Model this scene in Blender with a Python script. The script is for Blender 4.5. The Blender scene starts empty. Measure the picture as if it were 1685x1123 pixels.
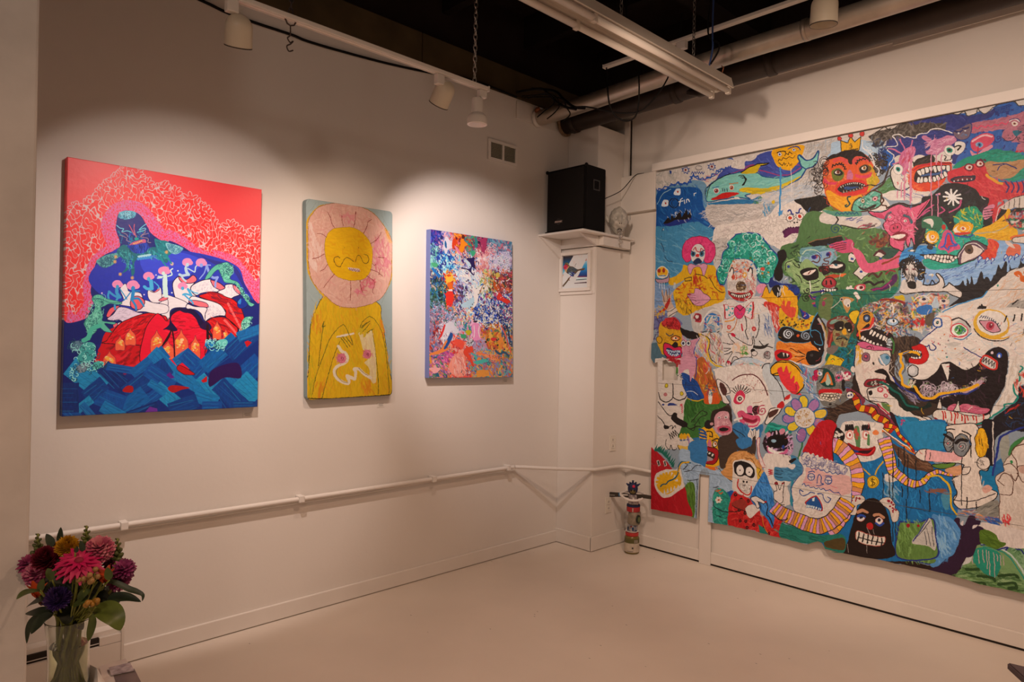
import bpy,bmesh,math,random
import numpy as np
from mathutils import Vector,Matrix
random.seed(7)
S=bpy.context.scene
COL=S.collection
# ------------------------------------------------------------------ camera
cam_d=bpy.data.cameras.new('camera')
cam_d.sensor_width=36.0
cam_d.lens=24.0
cam_d.clip_start=0.02
cam=bpy.data.objects.new('camera',cam_d)
COL.objects.link(cam)
R3=Matrix(((0.69624123,-0.01246158,0.7176997),(0.71755284,-0.01456803,-0.69635171),(0.01913311,0.99981622,-0.00120102)))
CAM=Vector((3.4512,-4.2489,1.5))
cam.matrix_world=Matrix.Translation(CAM)@R3.to_4x4()
S.camera=cam
# ------------------------------------------------------------------ world, exposure
w=bpy.data.worlds.new('night_world')
w.use_nodes=True
w.node_tree.nodes['Background'].inputs[0].default_value=(1.0,0.70,0.47,1)
w.node_tree.nodes['Background'].inputs[1].default_value=0.02
S.world=w
S.view_settings.view_transform='Standard'
S.view_settings.look='None'
S.view_settings.exposure=0.58
S.view_settings.gamma=1.0
S.view_settings.use_curve_mapping=False
def spot(name,loc,aim,watts,angle,blend,col,rad=0.03):
 d=bpy.data.lights.new(name,'SPOT')
 d.energy=watts
 d.spot_size=math.radians(angle)
 d.spot_blend=blend
 d.color=col
 d.shadow_soft_size=rad
 o=bpy.data.objects.new(name,d)
 COL.objects.link(o)
 o.location=loc
 o.rotation_euler=(Vector(aim)-Vector(loc)).to_track_quat('-Z','Y').to_euler()
 return o
WARM=(1.0,0.60,0.385)
MID=(1.0,0.74,0.58)
COOL=(1.0,0.77,0.64)
# lamps of the wall track (the first three sit in the heads in view)
PALE=(1.0,0.80,0.70)
spot('track_spot',(1.08,-3.30,2.56),(0.0,-3.12,1.85),62,76,0.28,PALE,0.03)
spot('track_spot',(1.08,-2.39,2.58),(0.0,-2.25,1.65),24,82,0.7,(1.0,0.72,0.55),0.03)
spot('track_spot',(1.08,-2.16,2.55),(0.0,-1.34,1.80),56,66,0.7,(1.0,0.82,0.75),0.03)
spot('track_spot',(1.08,-4.60,2.56),(0.0,-4.35,1.85),62,76,0.28,PALE,0.03)
# lamps of the tracks over and behind the camera, pointed at the mural
spot('mural_spot',(3.0,-2.3,2.88),(2.40,0.0,1.75),88,88,0.9,MID,0.05)
spot('mural_spot',(1.78,-2.3,2.80),(1.30,0.0,1.75),66,84,0.9,MID,0.05)
# added warm fill without fixtures, lifting the floor and lower walls
for lx,ly,e in((2.6,-2.2,72),(3.4,-4.4,66),(5.0,-2.6,52)):
 spot('down_spot',(lx,ly,3.3),(lx,ly,0.0),e,128,0.8,(1.0,0.61,0.41),0.08)
ld=bpy.data.lights.new('ambient_fill','POINT')  # unseen point light added to lift the upper walls and ceiling
ld.energy,ld.color,ld.shadow_soft_size=26,(1.0,0.80,0.68),0.12
lo=bpy.data.objects.new('ambient_fill',ld)
COL.objects.link(lo)
lo.location=(3.6,-5.4,2.7)
# ------------------------------------------------------------------ materials


def lin(c):
 c=c/255.0
 return c/12.92 if c<=0.04045 else((c+0.055)/1.055)**2.4
def hx(s):
 s=s.lstrip('#')
 return tuple(lin(int(s[i:i+2],16))for i in(0,2,4))
def mat(name,col,rough=0.6,metal=0.0,noise=0.0,scale=20.0,bump=0.0,bscale=60.0,spec=0.5,col2=None,trans=0.0,ior=1.45,detail=4.0):
 m=bpy.data.materials.new(name)
 m.use_nodes=True
 nt=m.node_tree
 b=nt.nodes['Principled BSDF']
 c=hx(col)if isinstance(col,str)else col
 b.inputs['Base Color'].default_value=(*c,1)
 b.inputs['Roughness'].default_value=rough
 b.inputs['Metallic'].default_value=metal
 b.inputs['Specular IOR Level'].default_value=spec
 b.inputs['IOR'].default_value=ior
 b.inputs['Transmission Weight'].default_value=trans
 if noise or bump:
  tc=nt.nodes.new('ShaderNodeTexCoord')
 if noise:
  n=nt.nodes.new('ShaderNodeTexNoise')
  n.inputs['Scale'].default_value=scale
  n.inputs['Detail'].default_value=detail
  nt.links.new(tc.outputs['Object'],n.inputs['Vector'])
  r=nt.nodes.new('ShaderNodeValToRGB')
  c2=hx(col2)if col2 else tuple(x*(1-noise)for x in c)
  r.color_ramp.elements[0].position=0.3
  r.color_ramp.elements[1].position=0.7
  r.color_ramp.elements[0].color=(*c2,1)
  r.color_ramp.elements[1].color=(*c,1)
  nt.links.new(n.outputs['Fac'],r.inputs['Fac'])
  nt.links.new(r.outputs['Color'],b.inputs['Base Color'])
 if bump:
  n2=nt.nodes.new('ShaderNodeTexNoise')
  n2.inputs['Scale'].default_value=bscale
  n2.inputs['Detail'].default_value=3
  nt.links.new(tc.outputs['Object'],n2.inputs['Vector'])
  bp=nt.nodes.new('ShaderNodeBump')
  bp.inputs['Strength'].default_value=bump
  bp.inputs['Distance'].default_value=0.01
  nt.links.new(n2.outputs['Fac'],bp.inputs['Height'])
  nt.links.new(bp.outputs['Normal'],b.inputs['Normal'])
 return m
M_WALL=mat('white_wall_paint',(0.74,0.70,0.65),0.65,noise=0.05,scale=1.3,bump=0.06,bscale=35,spec=0.25)
M_TRIM=mat('white_trim_paint',(0.76,0.72,0.67),0.5,noise=0.05,scale=6,spec=0.3)
M_GREY=mat('grey_plaster',(0.62,0.59,0.55),0.8,noise=0.22,scale=5,bump=0.15,bscale=25,spec=0.2)
M_CEIL=mat('black_ceiling',(0.022,0.014,0.012),0.9,noise=0.4,scale=3,spec=0.1)
M_JOIST=mat('dark_wood_joist',(0.016,0.011,0.009),0.85,noise=0.5,scale=4,spec=0.1)
M_SILL=mat('olive_plate_wood',(0.075,0.052,0.024),0.8,noise=0.35,scale=5,spec=0.2)
M_GAP=mat('dark_gap',(0.02,0.014,0.01),0.9)
M_PIPE=mat('silver_conduit',(0.55,0.48,0.40),0.38,metal=0.75,noise=0.2,scale=12)
M_DUCT=mat('dark_brown_pipe',(0.040,0.027,0.020),0.5,noise=0.35,scale=9)
M_LAMP=mat('cream_lamp_enamel',(0.62,0.55,0.42),0.35,noise=0.04,scale=8)
M_LAMPW=mat('white_lamp_enamel',(0.72,0.68,0.62),0.35)
M_TRACK=mat('white_track',(0.70,0.66,0.60),0.4)
M_BLACK=mat('black_cable',(0.007,0.006,0.0055),0.7,spec=0.15)
M_RAIL=mat('white_rail_gloss',(0.86,0.83,0.79),0.35,noise=0.03,scale=8)
M_BLUE=mat('blue_cord',(0.02,0.05,0.16),0.6)
M_STEEL=mat('chain_steel',(0.45,0.42,0.38),0.35,metal=0.9)
M_FIXT=mat('fixture_enamel',(0.60,0.54,0.46),0.4,noise=0.08,scale=5)
M_TUBE=mat('lamp_tube_glass',(0.72,0.66,0.58),0.18)
M_COPPER=mat('rust_copper',(0.30,0.09,0.03),0.6,noise=0.5,scale=60)
def floor_mat():
 m=mat('white_painted_floor',(0.78,0.71,0.63),0.38,noise=0.10,scale=1.6,bump=0.03,bscale=8,spec=0.35)
 nt=m.node_tree
 b=nt.nodes['Principled BSDF']
 ramp=[n for n in nt.nodes if n.type=='VALTORGB'][0]
 tc=[n for n in nt.nodes if n.type=='TEX_COORD'][0]
 # sparse scuffs and grit
 mp=nt.nodes.new('ShaderNodeMapping')
 mp.inputs['Scale'].default_value=(1,2.2,1)
 nt.links.new(tc.outputs['Object'],mp.inputs['Vector'])
 v=nt.nodes.new('ShaderNodeTexVoronoi')
 v.inputs['Scale'].default_value=6.0
 nt.links.new(mp.outputs['Vector'],v.inputs['Vector'])
 lt=nt.nodes.new('ShaderNodeMath')
 lt.operation='LESS_THAN'
 lt.inputs[1].default_value=0.036
 nt.links.new(v.outputs['Distance'],lt.inputs[0])
 mx=nt.nodes.new('ShaderNodeMix')
 mx.data_type='RGBA'
 mx.inputs['B'].default_value=(0.10,0.07,0.05,1)
 sc=nt.nodes.new('ShaderNodeMath')
 sc.operation='MULTIPLY'
 sc.inputs[1].default_value=0.7
 nt.links.new(lt.outputs[0],sc.inputs[0])
 nt.links.new(sc.outputs[0],mx.inputs['Factor'])
 nt.links.new(ramp.outputs['Color'],mx.inputs['A'])
 nt.links.new(mx.outputs['Result'],b.inputs['Base Color'])
 return m
M_FLOOR=floor_mat()
# ------------------------------------------------------------------ mesh helpers


def link(name,bm,m,parent=None,smooth=False,loc=None):
 me=bpy.data.meshes.new(name)
 bmesh.ops.recalc_face_normals(bm,faces=bm.faces)
 bm.to_mesh(me)
 bm.free()
 if smooth:
  for p in me.polygons:
   p.use_smooth=True
 for k in(m if isinstance(m,(list,tuple))else[m]):
  me.materials.append(k)
 o=bpy.data.objects.new(name,me)
 COL.objects.link(o)
 if parent:
  o.parent=parent
  if loc is not None:
   o.location=loc
 elif loc is not None:
  o.location=loc
 return o
def tag(o,label=None,cat=None,group=None,kind=None):
 for k,v in(('label',label),('category',cat),('group',group),('kind',kind)):
  if v:
   o[k]=v
 return o
def empty(name,loc,label,cat,group=None,rz=0.0):
 o=bpy.data.objects.new(name,None)
 o.empty_display_size=0.05
 COL.objects.link(o)
 o.location=loc
 o.rotation_euler=(0,0,rz)
 return tag(o,label,cat,group)
def bm_box(bm,x0,x1,y0,y1,z0,z1,bev=0.0):
 vs=[bm.verts.new(p)for p in((x0,y0,z0),(x1,y0,z0),(x1,y1,z0),(x0,y1,z0),(x0,y0,z1),(x1,y0,z1),(x1,y1,z1),(x0,y1,z1))]
 fs=[bm.faces.new([vs[i]for i in q])for q in((0,3,2,1),(4,5,6,7),(0,1,5,4),(1,2,6,5),(2,3,7,6),(3,0,4,7))]
 if bev:
  es=list({e for f in fs for e in f.edges})
  bmesh.ops.bevel(bm,geom=es,offset=bev,segments=2,affect='EDGES',profile=0.5)
 return bm
def box(name,x0,x1,y0,y1,z0,z1,m,parent=None,bev=0.0,kind=None):
 o=link(name,bm_box(bmesh.new(),x0,x1,y0,y1,z0,z1,bev),m,parent)
 if kind:
  o['kind']=kind
 return o
def bm_tube(bm,pts,r,n=8,cap=True,closed=False):
 pts=[Vector(p)for p in pts]
 k=len(pts)
 rs=r if isinstance(r,(list,tuple))else[r]*k
 rings=[]
 up=Vector((0,0,1))
 ref=None
 for i,p in enumerate(pts):
  if closed:
   t=pts[(i+1)%k]-pts[i-1]
  else:
   t=pts[min(i+1,k-1)]-pts[max(i-1,0)]
  t.normalize()
  if ref is None:
   a=up if abs(t.z)<0.9 else Vector((1,0,0))
   ref=t.cross(a).normalized()
  ref=(ref-t*ref.dot(t)).normalized()
  b=t.cross(ref)
  rings.append([bm.verts.new(p+(ref*math.cos(2*math.pi*j/n)+b*math.sin(2*math.pi*j/n))*rs[i])for j in range(n)])
 for i in range(k if closed else k-1):
  A,B=rings[i],rings[(i+1)%k]
  for j in range(n):
   bm.faces.new((A[j],A[(j+1)%n],B[(j+1)%n],B[j]))
 if cap and not closed:
  bm.faces.new(rings[0][::-1])
  bm.faces.new(rings[-1])
 return bm
def spline(pts,seg=6,closed=False):
 P=[Vector(p)for p in pts]
 n=len(P)
 out=[]
 rng=range(n if closed else n-1)
 for i in rng:
  if closed:
   p0,p1,p2,p3=P[i-1],P[i],P[(i+1)%n],P[(i+2)%n]
  else:
   p0,p1,p2,p3=P[max(i-1,0)],P[i],P[i+1],P[min(i+2,n-1)]
  for s in range(seg):
   t=s/seg
   out.append(0.5*((2*p1)+(p2-p0)*t+(2*p0-5*p1+4*p2-p3)*t*t+(3*p1-p0-3*p2+p3)*t**3))
 if not closed:
  out.append(P[-1])
 return out
def tube(name,pts,r,m,parent=None,n=8,sm=0):
 if sm:
  pts=spline(pts,sm)
 return link(name,bm_tube(bmesh.new(),pts,r,n),m,parent,smooth=True)
def bm_lathe(bm,prof,n=24,M4=None,cap0=True,cap1=True):
 rings=[]
 for(r,z)in prof:
  ring=[]
  for j in range(n):
   a=2*math.pi*j/n
   v=Vector((r*math.cos(a),r*math.sin(a),z))
   ring.append(bm.verts.new(M4@v if M4 else v))
  rings.append(ring)
 for A,B in zip(rings,rings[1:]):
  for j in range(n):
   bm.faces.new((A[j],A[(j+1)%n],B[(j+1)%n],B[j]))
 if cap0:
  bm.faces.new(rings[0][::-1])
 if cap1:
  bm.faces.new(rings[-1])
 return bm
def autosmooth(o,ang=40):
 for p in o.data.polygons:
  p.use_smooth=True
 try:
  o.data.set_sharp_from_angle(angle=math.radians(ang))
 except Exception:
  pass
 return o
def aim_matrix(loc,d):
 return Matrix.Translation(loc)@Vector(d).to_track_quat('Z','Y').to_matrix().to_4x4()
def at(px,py,dep):
 """world point seen at a photo pixel, at the given depth in front of the camera"""
 return CAM+R3@Vector(((px-842.5)/1123.3*dep,-(py-561.5)/1123.3*dep,-dep))
 # ------------------------------------------------------------------ the room
XR,YF,ZC=6.2,-7.6,3.85
fl=box('floor',-0.12,XR,YF,0.12,-0.1,0.0,M_FLOOR,kind='structure')
wl=box('wall_left',-0.12,0.0,YF,0.12,0.0,3.215,M_WALL,kind='structure')
wr=box('wall_right',0.0,XR,0.0,0.12,0.0,3.30,M_WALL,kind='structure')
box('wall_east',XR,XR+0.12,YF,0.12,0.0,ZC,M_WALL,kind='structure')
box('wall_south',-0.12,XR,YF-0.12,YF,0.0,ZC,M_WALL,kind='structure')
ce=box('ceiling',-0.3,XR+0.12,YF-0.12,0.32,ZC,ZC+0.1,M_CEIL,kind='structure')
# dark header zone above the two walls
box('header',-0.3,-0.06,YF,0.32,3.215,ZC,M_CEIL,wl)
box('header',-0.06,XR,0.05,0.32,3.30,ZC,M_CEIL,wr)
# olive timber plate on top of the left wall, in three lengths
for y0,y1 in((YF,-3.4),(-3.395,-1.74),(-1.735,-0.02)):
 box('plate_board',-0.06,0.02,y0,y1,3.216,3.40,M_SILL,wl,0.004)
 # capping strip along the top of the right wall
box('cap_strip',0.3,XR,-0.012,0.0,3.245,3.262,M_TRIM,wr,0.002)
box('cap_strip',2.15,XR,-0.02,-0.012,3.225,3.262,M_TRIM,wr,0.002)
# ceiling joists
for k,y in enumerate((-0.75,-1.5,-2.25,-3.0,-3.75,-4.5)):
 box('joist',-0.06,XR,y-0.03,y+0.03,3.62,ZC,M_JOIST,ce)
box('girder',1.25,1.40,YF,0.05,3.50,ZC,M_JOIST,ce)
# skirting boards, each with a rounded top edge, a dark gap under the right one
b=box('baseboard_left',0.0,0.016,YF,-0.40,0.004,0.088,M_TRIM,bev=0.004,kind='structure')
b=box('baseboard_right',0.345,XR,-0.016,0.0,0.012,0.088,M_TRIM,bev=0.004,kind='structure')
box('gap_strip',0.345,XR,-0.010,0.0,0.0,0.012,M_GAP,b)
# wall stub on the near left, and the corner column with its shelf
wn=box('wall_near',0.02,1.555,-4.13,-3.945,0.0,3.30,M_GREY,bev=0.006,kind='structure')
col=box('trim_1',0.0,0.34,-0.40,0.0,0.0,2.20,M_WALL,bev=0.003,kind='structure')
col['label']='boxed white corner column'
box('upper_chase',0.0,0.29,-0.34,0.0,2.289,3.10,M_WALL,col,0.003)
box('side_batten',0.291,0.335,-0.03,0.0,2.77,3.20,M_TRIM,col)
box('shadow_gap',0.3355,0.342,-0.012,0.0,2.77,3.20,M_GAP,col)
box('baseboard_panel',0.0,0.35,-0.412,-0.40,0.004,0.105,M_TRIM,col,0.003)
box('baseboard_panel',0.34,0.352,-0.412,-0.016,0.004,0.105,M_TRIM,col,0.003)
# the shelf: slab, frieze round the column and a corner bracket
sh=empty('corner_shelf',(0.2,-0.4,2.20),'white painted corner shelf on the column, holding the black loudspeaker','shelf')
def under(o,par):
 o.parent=par
 o.matrix_parent_inverse=par.matrix_world.inverted()
 return o
def place_all():
 bpy.context.view_layer.update()
place_all()
def cbox(name,par,x0,x1,y0,y1,z0,z1,m,bev=0.0,lab=None):
 """box given in world coordinates, stored relative to its thing's Empty"""
 l=par.matrix_world.translation
 o=box(name,x0-l.x,x1-l.x,y0-l.y,y1-l.y,z0-l.z,z1-l.z,m,par,bev)
 if lab:
  o['label']=lab
 return o
cbox('slab',sh,0.001,0.425,-0.655,-0.06,2.272,2.288,M_TRIM,0.003)
cbox('frieze_board',sh,0.001,0.362,-0.425,-0.401,2.202,2.271,M_TRIM,0.002)
cbox('frieze_board',sh,0.341,0.40,-0.40,-0.075,2.205,2.271,M_TRIM,0.002)
bm=bmesh.new()
l=sh.matrix_world.translation
pts=[(0.34,-0.425,2.205),(0.34,-0.425,2.271),(0.34,-0.60,2.271)]
va=[bm.verts.new(Vector(p)-l)for p in pts]
vb=[bm.verts.new(Vector(p)+Vector((0.02,0,0))-l)for p in pts]
bm.faces.new(va)
bm.faces.new(vb[::-1])
for i in range(3):
 bm.faces.new((va[i],va[(i+1)%3],vb[(i+1)%3],vb[i]))
link('bracket',bm,M_TRIM,sh)
bm=bmesh.new()
pts=[(0.002,-0.425,2.13),(0.002,-0.425,2.271),(0.002,-0.645,2.271)]
va=[bm.verts.new(Vector(p)-l)for p in pts]
vb=[bm.verts.new(Vector(p)+Vector((0.018,0,0))-l)for p in pts]
bm.faces.new(va)
bm.faces.new(vb[::-1])
for i in range(3):
 bm.faces.new((va[i],va[(i+1)%3],vb[(i+1)%3],vb[i]))
link('bracket',bm,M_TRIM,sh)
# white board that carries the upper left end of the mural, shadow gap below
o=box('backing_board',0.17,0.5965,-0.056,-0.001,2.488,2.765,M_TRIM,bev=0.002)
tag(o,'white horizontal board on the right wall beside the loudspeaker and behind the mural','board')
# white battens behind the cut-outs of the mural
for i,(x0,x1,z0,z1,lab)in enumerate(((0.99,1.075,0.0,0.62,'white upright batten showing under the slot of the mural'),)):
 o=box('batten',x0,x1,-0.028,-0.017,z0+0.001,z1,M_TRIM,bev=0.001)
 tag(o,lab,'batten')

# ================================================================== painting in code
# The pictures on the walls are flat painted things: each is drawn stroke by stroke on an
# array laid out in the picture's own plane (metres on the board), then used as its colour.
RNG=np.random.default_rng(5)
R3N=np.array(R3)
CAMN=np.array(CAM)
def fnoise(h,w,lo,hi,seed,ax=1.0,ay=1.0):
 """band limited noise, unit variance; lo/hi in cycles per image"""
 r=np.random.default_rng(seed)
 f=np.fft.rfft2(r.standard_normal((h,w)))
 fy=np.fft.fftfreq(h)[:,None]*h*ay
 fx=np.fft.rfftfreq(w)[None,:]*w*ax
 q=np.hypot(fy,fx)
 f*=np.exp(-(q/hi)**2)*(1-np.exp(-(q/lo)**2))
 n=np.fft.irfft2(f,s=(h,w))
 return(n/(n.std()+1e-9)).astype(np.float32)
class Painter:
 """canvas in a wall plane: axis 'x' = plane x const (u runs along +y), axis 'y' = plane y const (u runs along +x)"""
 def __init__(s,axis,c,u0,u1,z0,z1,ppm,base,white,seed=1,alb=0.78):
  s.axis,s.c,s.u0,s.u1,s.z0,s.z1,s.ppm=axis,c,u0,u1,z0,z1,ppm
  s.W,s.H=int((u1-u0)*ppm),int((z1-z0)*ppm)
  s.alb=alb
  s.white=white
  s.img=np.zeros((s.H,s.W,3),np.float32)
  s.grain=fnoise(512,512,4,60,seed,1.0,3.0)
  s.grain2=fnoise(512,512,4,60,seed+1,3.0,1.0)
  s.rng=random.Random(seed)
  s.amp=0.05
  s.da=0.5
  s.tile(0,0,1.0)
  s.img[:]=s.c_(base)
 def tile(s,ox,oy,k,white=None):
  s.ox,s.oy,s.k=ox,oy,k
  if white:
   s.white=white
 def c_(s,c):
  if isinstance(c,str):
   c=hx(c)
   wv=hx(s.white)
   c=tuple(min(0.92,a/b*s.alb)for a,b in zip(c,wv))
  return np.array(c,np.float32)
 def map(s,P):
  P=np.asarray(P,float)
  x=s.ox+P[:,0]*s.k
  y=s.oy+P[:,1]*s.k
  D=np.stack([(x-842.5),-(y-561.5),-np.full_like(x,1123.3)],1)@R3N.T
  if s.axis=='x':
   t=(s.c-CAMN[0])/D[:,0]
   u=CAMN[1]+D[:,1]*t
  else:
   t=(s.c-CAMN[1])/D[:,1]
   u=CAMN[0]+D[:,0]*t
  z=CAMN[2]+D[:,2]*t
  return np.stack([(u-s.u0)*s.ppm,(s.z1-z)*s.ppm],1)
 @staticmethod
 def parse(p):
  if isinstance(p,str):
   return[tuple(4*float(v)for v in q.split(','))for q in p.split()]
  return list(p)
 @staticmethod
 def sm(P,closed,seg=7):
  P=np.asarray(P,float)
  n=len(P)
  if n<3:
   return P
  if closed:
   a,b,c,d=np.roll(P,1,0),P,np.roll(P,-1,0),np.roll(P,-2,0)
  else:
   Q=np.vstack([P[:1],P,P[-1:]])
   a,b,c,d=Q[:-3],Q[1:-2],Q[2:-1],Q[3:]
  t=(np.arange(seg)/seg)[None,:,None]
  a,b,c,d=(q[:,None,:]for q in(a,b,c,d))
  o=0.5*(2*b+(c-a)*t+(2*a-5*b+4*c-d)*t*t+(3*b-a-3*c+d)*t**3)
  o=o.reshape(-1,2)
  return o if closed else np.vstack([o,P[-1:]])
 def fill_px(s,Q,col,amp=None):
  """even-odd scan fill of a polygon in texture pixels"""
  x0=max(int(np.floor(Q[:,0].min())),0)
  x1=min(int(np.ceil(Q[:,0].max()))+1,s.W)
  y0=max(int(np.floor(Q[:,1].min())),0)
  y1=min(int(np.ceil(Q[:,1].max()))+1,s.H)
  if x1<=x0 or y1<=y0:
   return
  cr=np.zeros((y1-y0,x1-x0+1),np.int16)
  for(ax,ay),(bx,by)in zip(Q,np.roll(Q,-1,0)):
   if ay==by:
    continue
   if ay>by:
    ax,ay,bx,by=bx,by,ax,ay
   r0=max(int(math.ceil(ay-0.5)),y0)
   r1=min(int(math.ceil(by-0.5)),y1)
   if r1<=r0:
    continue
   rows=np.arange(r0,r1)
   xs=ax+(rows+0.5-ay)*(bx-ax)/(by-ay)
   xi=np.clip(np.ceil(xs-0.5).astype(int),x0,x1)-x0
   cr[rows-y0,xi]+=1
  m=(np.cumsum(cr[:,:-1],1)&1).astype(bool)
  s.paint(m,x0,y0,col,amp)
 def paint(s,m,x0,y0,col,amp=None):
  amp=s.amp if amp is None else amp
  h,w_=m.shape
  col=s.c_(col)
  if amp and h*w_>60:
   g=s.grain if s.rng.random()<0.5 else s.grain2
   oy,ox=s.rng.randrange(512),s.rng.randrange(512)
   yy=(np.arange(y0,y0+h)+oy)%512
   xx=(np.arange(x0,x0+w_)+ox)%512
   v=1+amp*g[yy[:,None],xx[None,:]]
   s.img[y0:y0+h,x0:x0+w_][m]=col[None,:]*v[m][:,None]
  else:
   s.img[y0:y0+h,x0:x0+w_][m]=col
 def stroke_px(s,Q,r,col,al=1.0):
  n=len(Q)
  for i in range(max(n-1,1)):
   a=Q[i]
   b=Q[min(i+1,n-1)]
   x0=max(int(min(a[0],b[0])-r-1),0)
   x1=min(int(max(a[0],b[0])+r+2),s.W)
   y0=max(int(min(a[1],b[1])-r-1),0)
   y1=min(int(max(a[1],b[1])+r+2),s.H)
   if x1<=x0 or y1<=y0:
    continue
   X=np.arange(x0,x1)[None,:]-a[0]
   Y=np.arange(y0,y1)[:,None]-a[1]
   dx,dy=b-a
   L=dx*dx+dy*dy
   t=np.clip((X*dx+Y*dy)/L,0,1)if L>1e-9 else 0.0
   m=(X-t*dx)**2+(Y-t*dy)**2<=r*r
   v_=s.img[y0:y1,x0:x1]
   v_[m]=col if al>=1 else v_[m]*(1-al)+col*al
 def scale(s,P):
  """texture px per tile px around a point"""
  p=np.array([P[0],(P[0][0]+1,P[0][1]),(P[0][0],P[0][1]+1)],float)
  q=s.map(p)
  return 0.5*(np.hypot(*(q[1]-q[0]))+np.hypot(*(q[2]-q[0])))
  # --- the brush commands, in tile pixels
 def f(s,c,pts,o=None,w=0,smooth=True,amp=None):
  P=s.parse(pts)
  T=s.sm(P,True)if smooth else np.asarray(P,float)
  s.fill_px(s.map(T),c,amp)
  if o:
   T2=np.vstack([T,T[:1]])
   s.stroke_px(s.map(T2),max(0.5*w*s.scale(P),0.6),s.c_(o))
 def g(s,c,pts,o=None,w=0,amp=None):
  s.f(c,pts,o,w,False,amp)
 def l(s,c,w,pts,smooth=True,al=1.0,seg=7):
  P=s.parse(pts)
  T=s.sm(P,False,seg)if smooth else np.asarray(P,float)
  s.stroke_px(s.map(T),max(0.5*w*s.scale(P),0.6),s.c_(c),al)
 def k_(s,c,w,pts):
  s.l(c,w,pts,False)
 def e(s,c,x,y,rx,ry=None,a=0.0,o=None,w=0):
  ry=rx if ry is None else ry
  t=np.linspace(0,2*np.pi,21)[:-1]
  ca,sa=math.cos(math.radians(a)),math.sin(math.radians(a))
  P=np.stack([x+rx*np.cos(t)*ca-ry*np.sin(t)*sa,y+rx*np.cos(t)*sa+ry*np.sin(t)*ca],1)
  s.f(c,P,o,w,False)
 def arc(s,c,w,x,y,rx,ry,a0,a1):
  t=np.radians(np.linspace(a0,a1,12))
  s.l(c,w,np.stack([x+rx*np.cos(t),y+ry*np.sin(t)],1))
 def spiral(s,c,w,x,y,r,turns=2.0,ph=0.0):
  t=np.linspace(0,1,int(12*turns))
  a=2*np.pi*turns*t+ph
  s.l(c,w,np.stack([x+r*t*np.cos(a),y+r*t*np.sin(a)],1))
 def inside(s,P,n):
  P=np.asarray(s.sm(P,True,4))
  x0,y0=P.min(0)
  x1,y1=P.max(0)
  out=[]
  tries=0
  Q=np.roll(P,-1,0)
  while len(out)<n and tries<40:
   k=np.stack([s.rng_np.uniform(x0,x1,n*2),s.rng_np.uniform(y0,y1,n*2)],1)
   ins=np.zeros(len(k),bool)
   for(ax,ay),(bx,by)in zip(P,Q):
    cond=(ay>k[:,1])!=(by>k[:,1])
    with np.errstate(divide='ignore',invalid='ignore'):
     xi=ax+(k[:,1]-ay)*(bx-ax)/(by-ay)
    ins^=cond&(k[:,0]<xi)
   out+=[tuple(q)for q in k[ins]]
   tries+=1
  return out[:n]
 @property
 def rng_np(s):
  if not hasattr(s,'_rn'):
   s._rn=np.random.default_rng(s.rng.randrange(10**6))
  return s._rn
 def d(s,cols,pts,n,ln,w,ang=None,spread=180,bend=0.3):
  """n short brush dabs inside an outline"""
  P=s.parse(pts)
  cols=cols.split()
  for(x,y)in s.inside(P,n):
   a=math.radians((ang if ang is not None else 0)+s.rng.uniform(-spread,spread))
   L=ln*s.rng.uniform(0.5,1.3)
   b=s.rng.uniform(-bend,bend)*L
   dx,dy=math.cos(a)*L/2,math.sin(a)*L/2
   s.l(s.rng.choice(cols),w*s.rng.uniform(0.6,1.3),[(x-dx,y-dy),(x-dy/max(L,1)*b,y+dx/max(L,1)*b),(x+dx,y+dy)],True,s.da,3)
 def dots(s,cols,pts,n,r):
  cols=cols.split()
  for(x,y)in s.inside(s.parse(pts),n):
   q=r*s.rng.uniform(0.6,1.3)
   s.e(s.rng.choice(cols),x,y,q,q)
 def curls(s,cols,pts,n,r,w):
  cols=cols.split()
  for(x,y)in s.inside(s.parse(pts),n):
   a=s.rng.uniform(0,360)
   q=r*s.rng.uniform(0.6,1.3)
   s.arc(s.rng.choice(cols),w,x,y,q,q,a,a+s.rng.uniform(120,280))
 def zig(s,c,w,pts,n,amp):
  """zigzag along a line"""
  P=s.sm(s.parse(pts),False,12)
  t=np.linspace(0,len(P)-1,n)
  i=np.clip(t.astype(int),0,len(P)-2)
  q=P[i]+(P[i+1]-P[i])*(t-i)[:,None]
  dd=P[i+1]-P[i]
  nn=np.stack([-dd[:,1],dd[:,0]],1)/(np.hypot(dd[:,0],dd[:,1])[:,None]+1e-9)
  q=q+nn*(amp*np.where(np.arange(n)%2==0,1,-1))[:,None]
  s.l(c,w,q,False)
 def teeth(s,c,pts,n,h,o='#1a1414',w=4,tri=False,f=0.42):
  """a row of n teeth hanging off a line (positive h: to the right hand of its direction, i.e. down when it runs right)"""
  P=s.sm(s.parse(pts),False,12)
  t=(np.arange(n)+0.5)/n*(len(P)-1)
  for ti in t:
   i=min(int(ti),len(P)-2)
   p=P[i]+(P[i+1]-P[i])*(ti-i)
   dd=P[i+1]-P[i]
   dd=dd/(np.hypot(*dd)+1e-9)
   nn=np.array([-dd[1],dd[0]])
   seglen=np.hypot(*np.diff(P,axis=0).T).sum()/n
   a=dd*seglen*f
   hh=h*s.rng.uniform(0.8,1.15)
   if tri:
    s.g(c,[p-a,p+a,p+nn*hh],o,w)
   else:
    s.f(c,[p-a,p+a,p+a*0.9+nn*hh*0.8,p+nn*hh,p-a*0.9+nn*hh*0.8],o,w)
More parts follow.
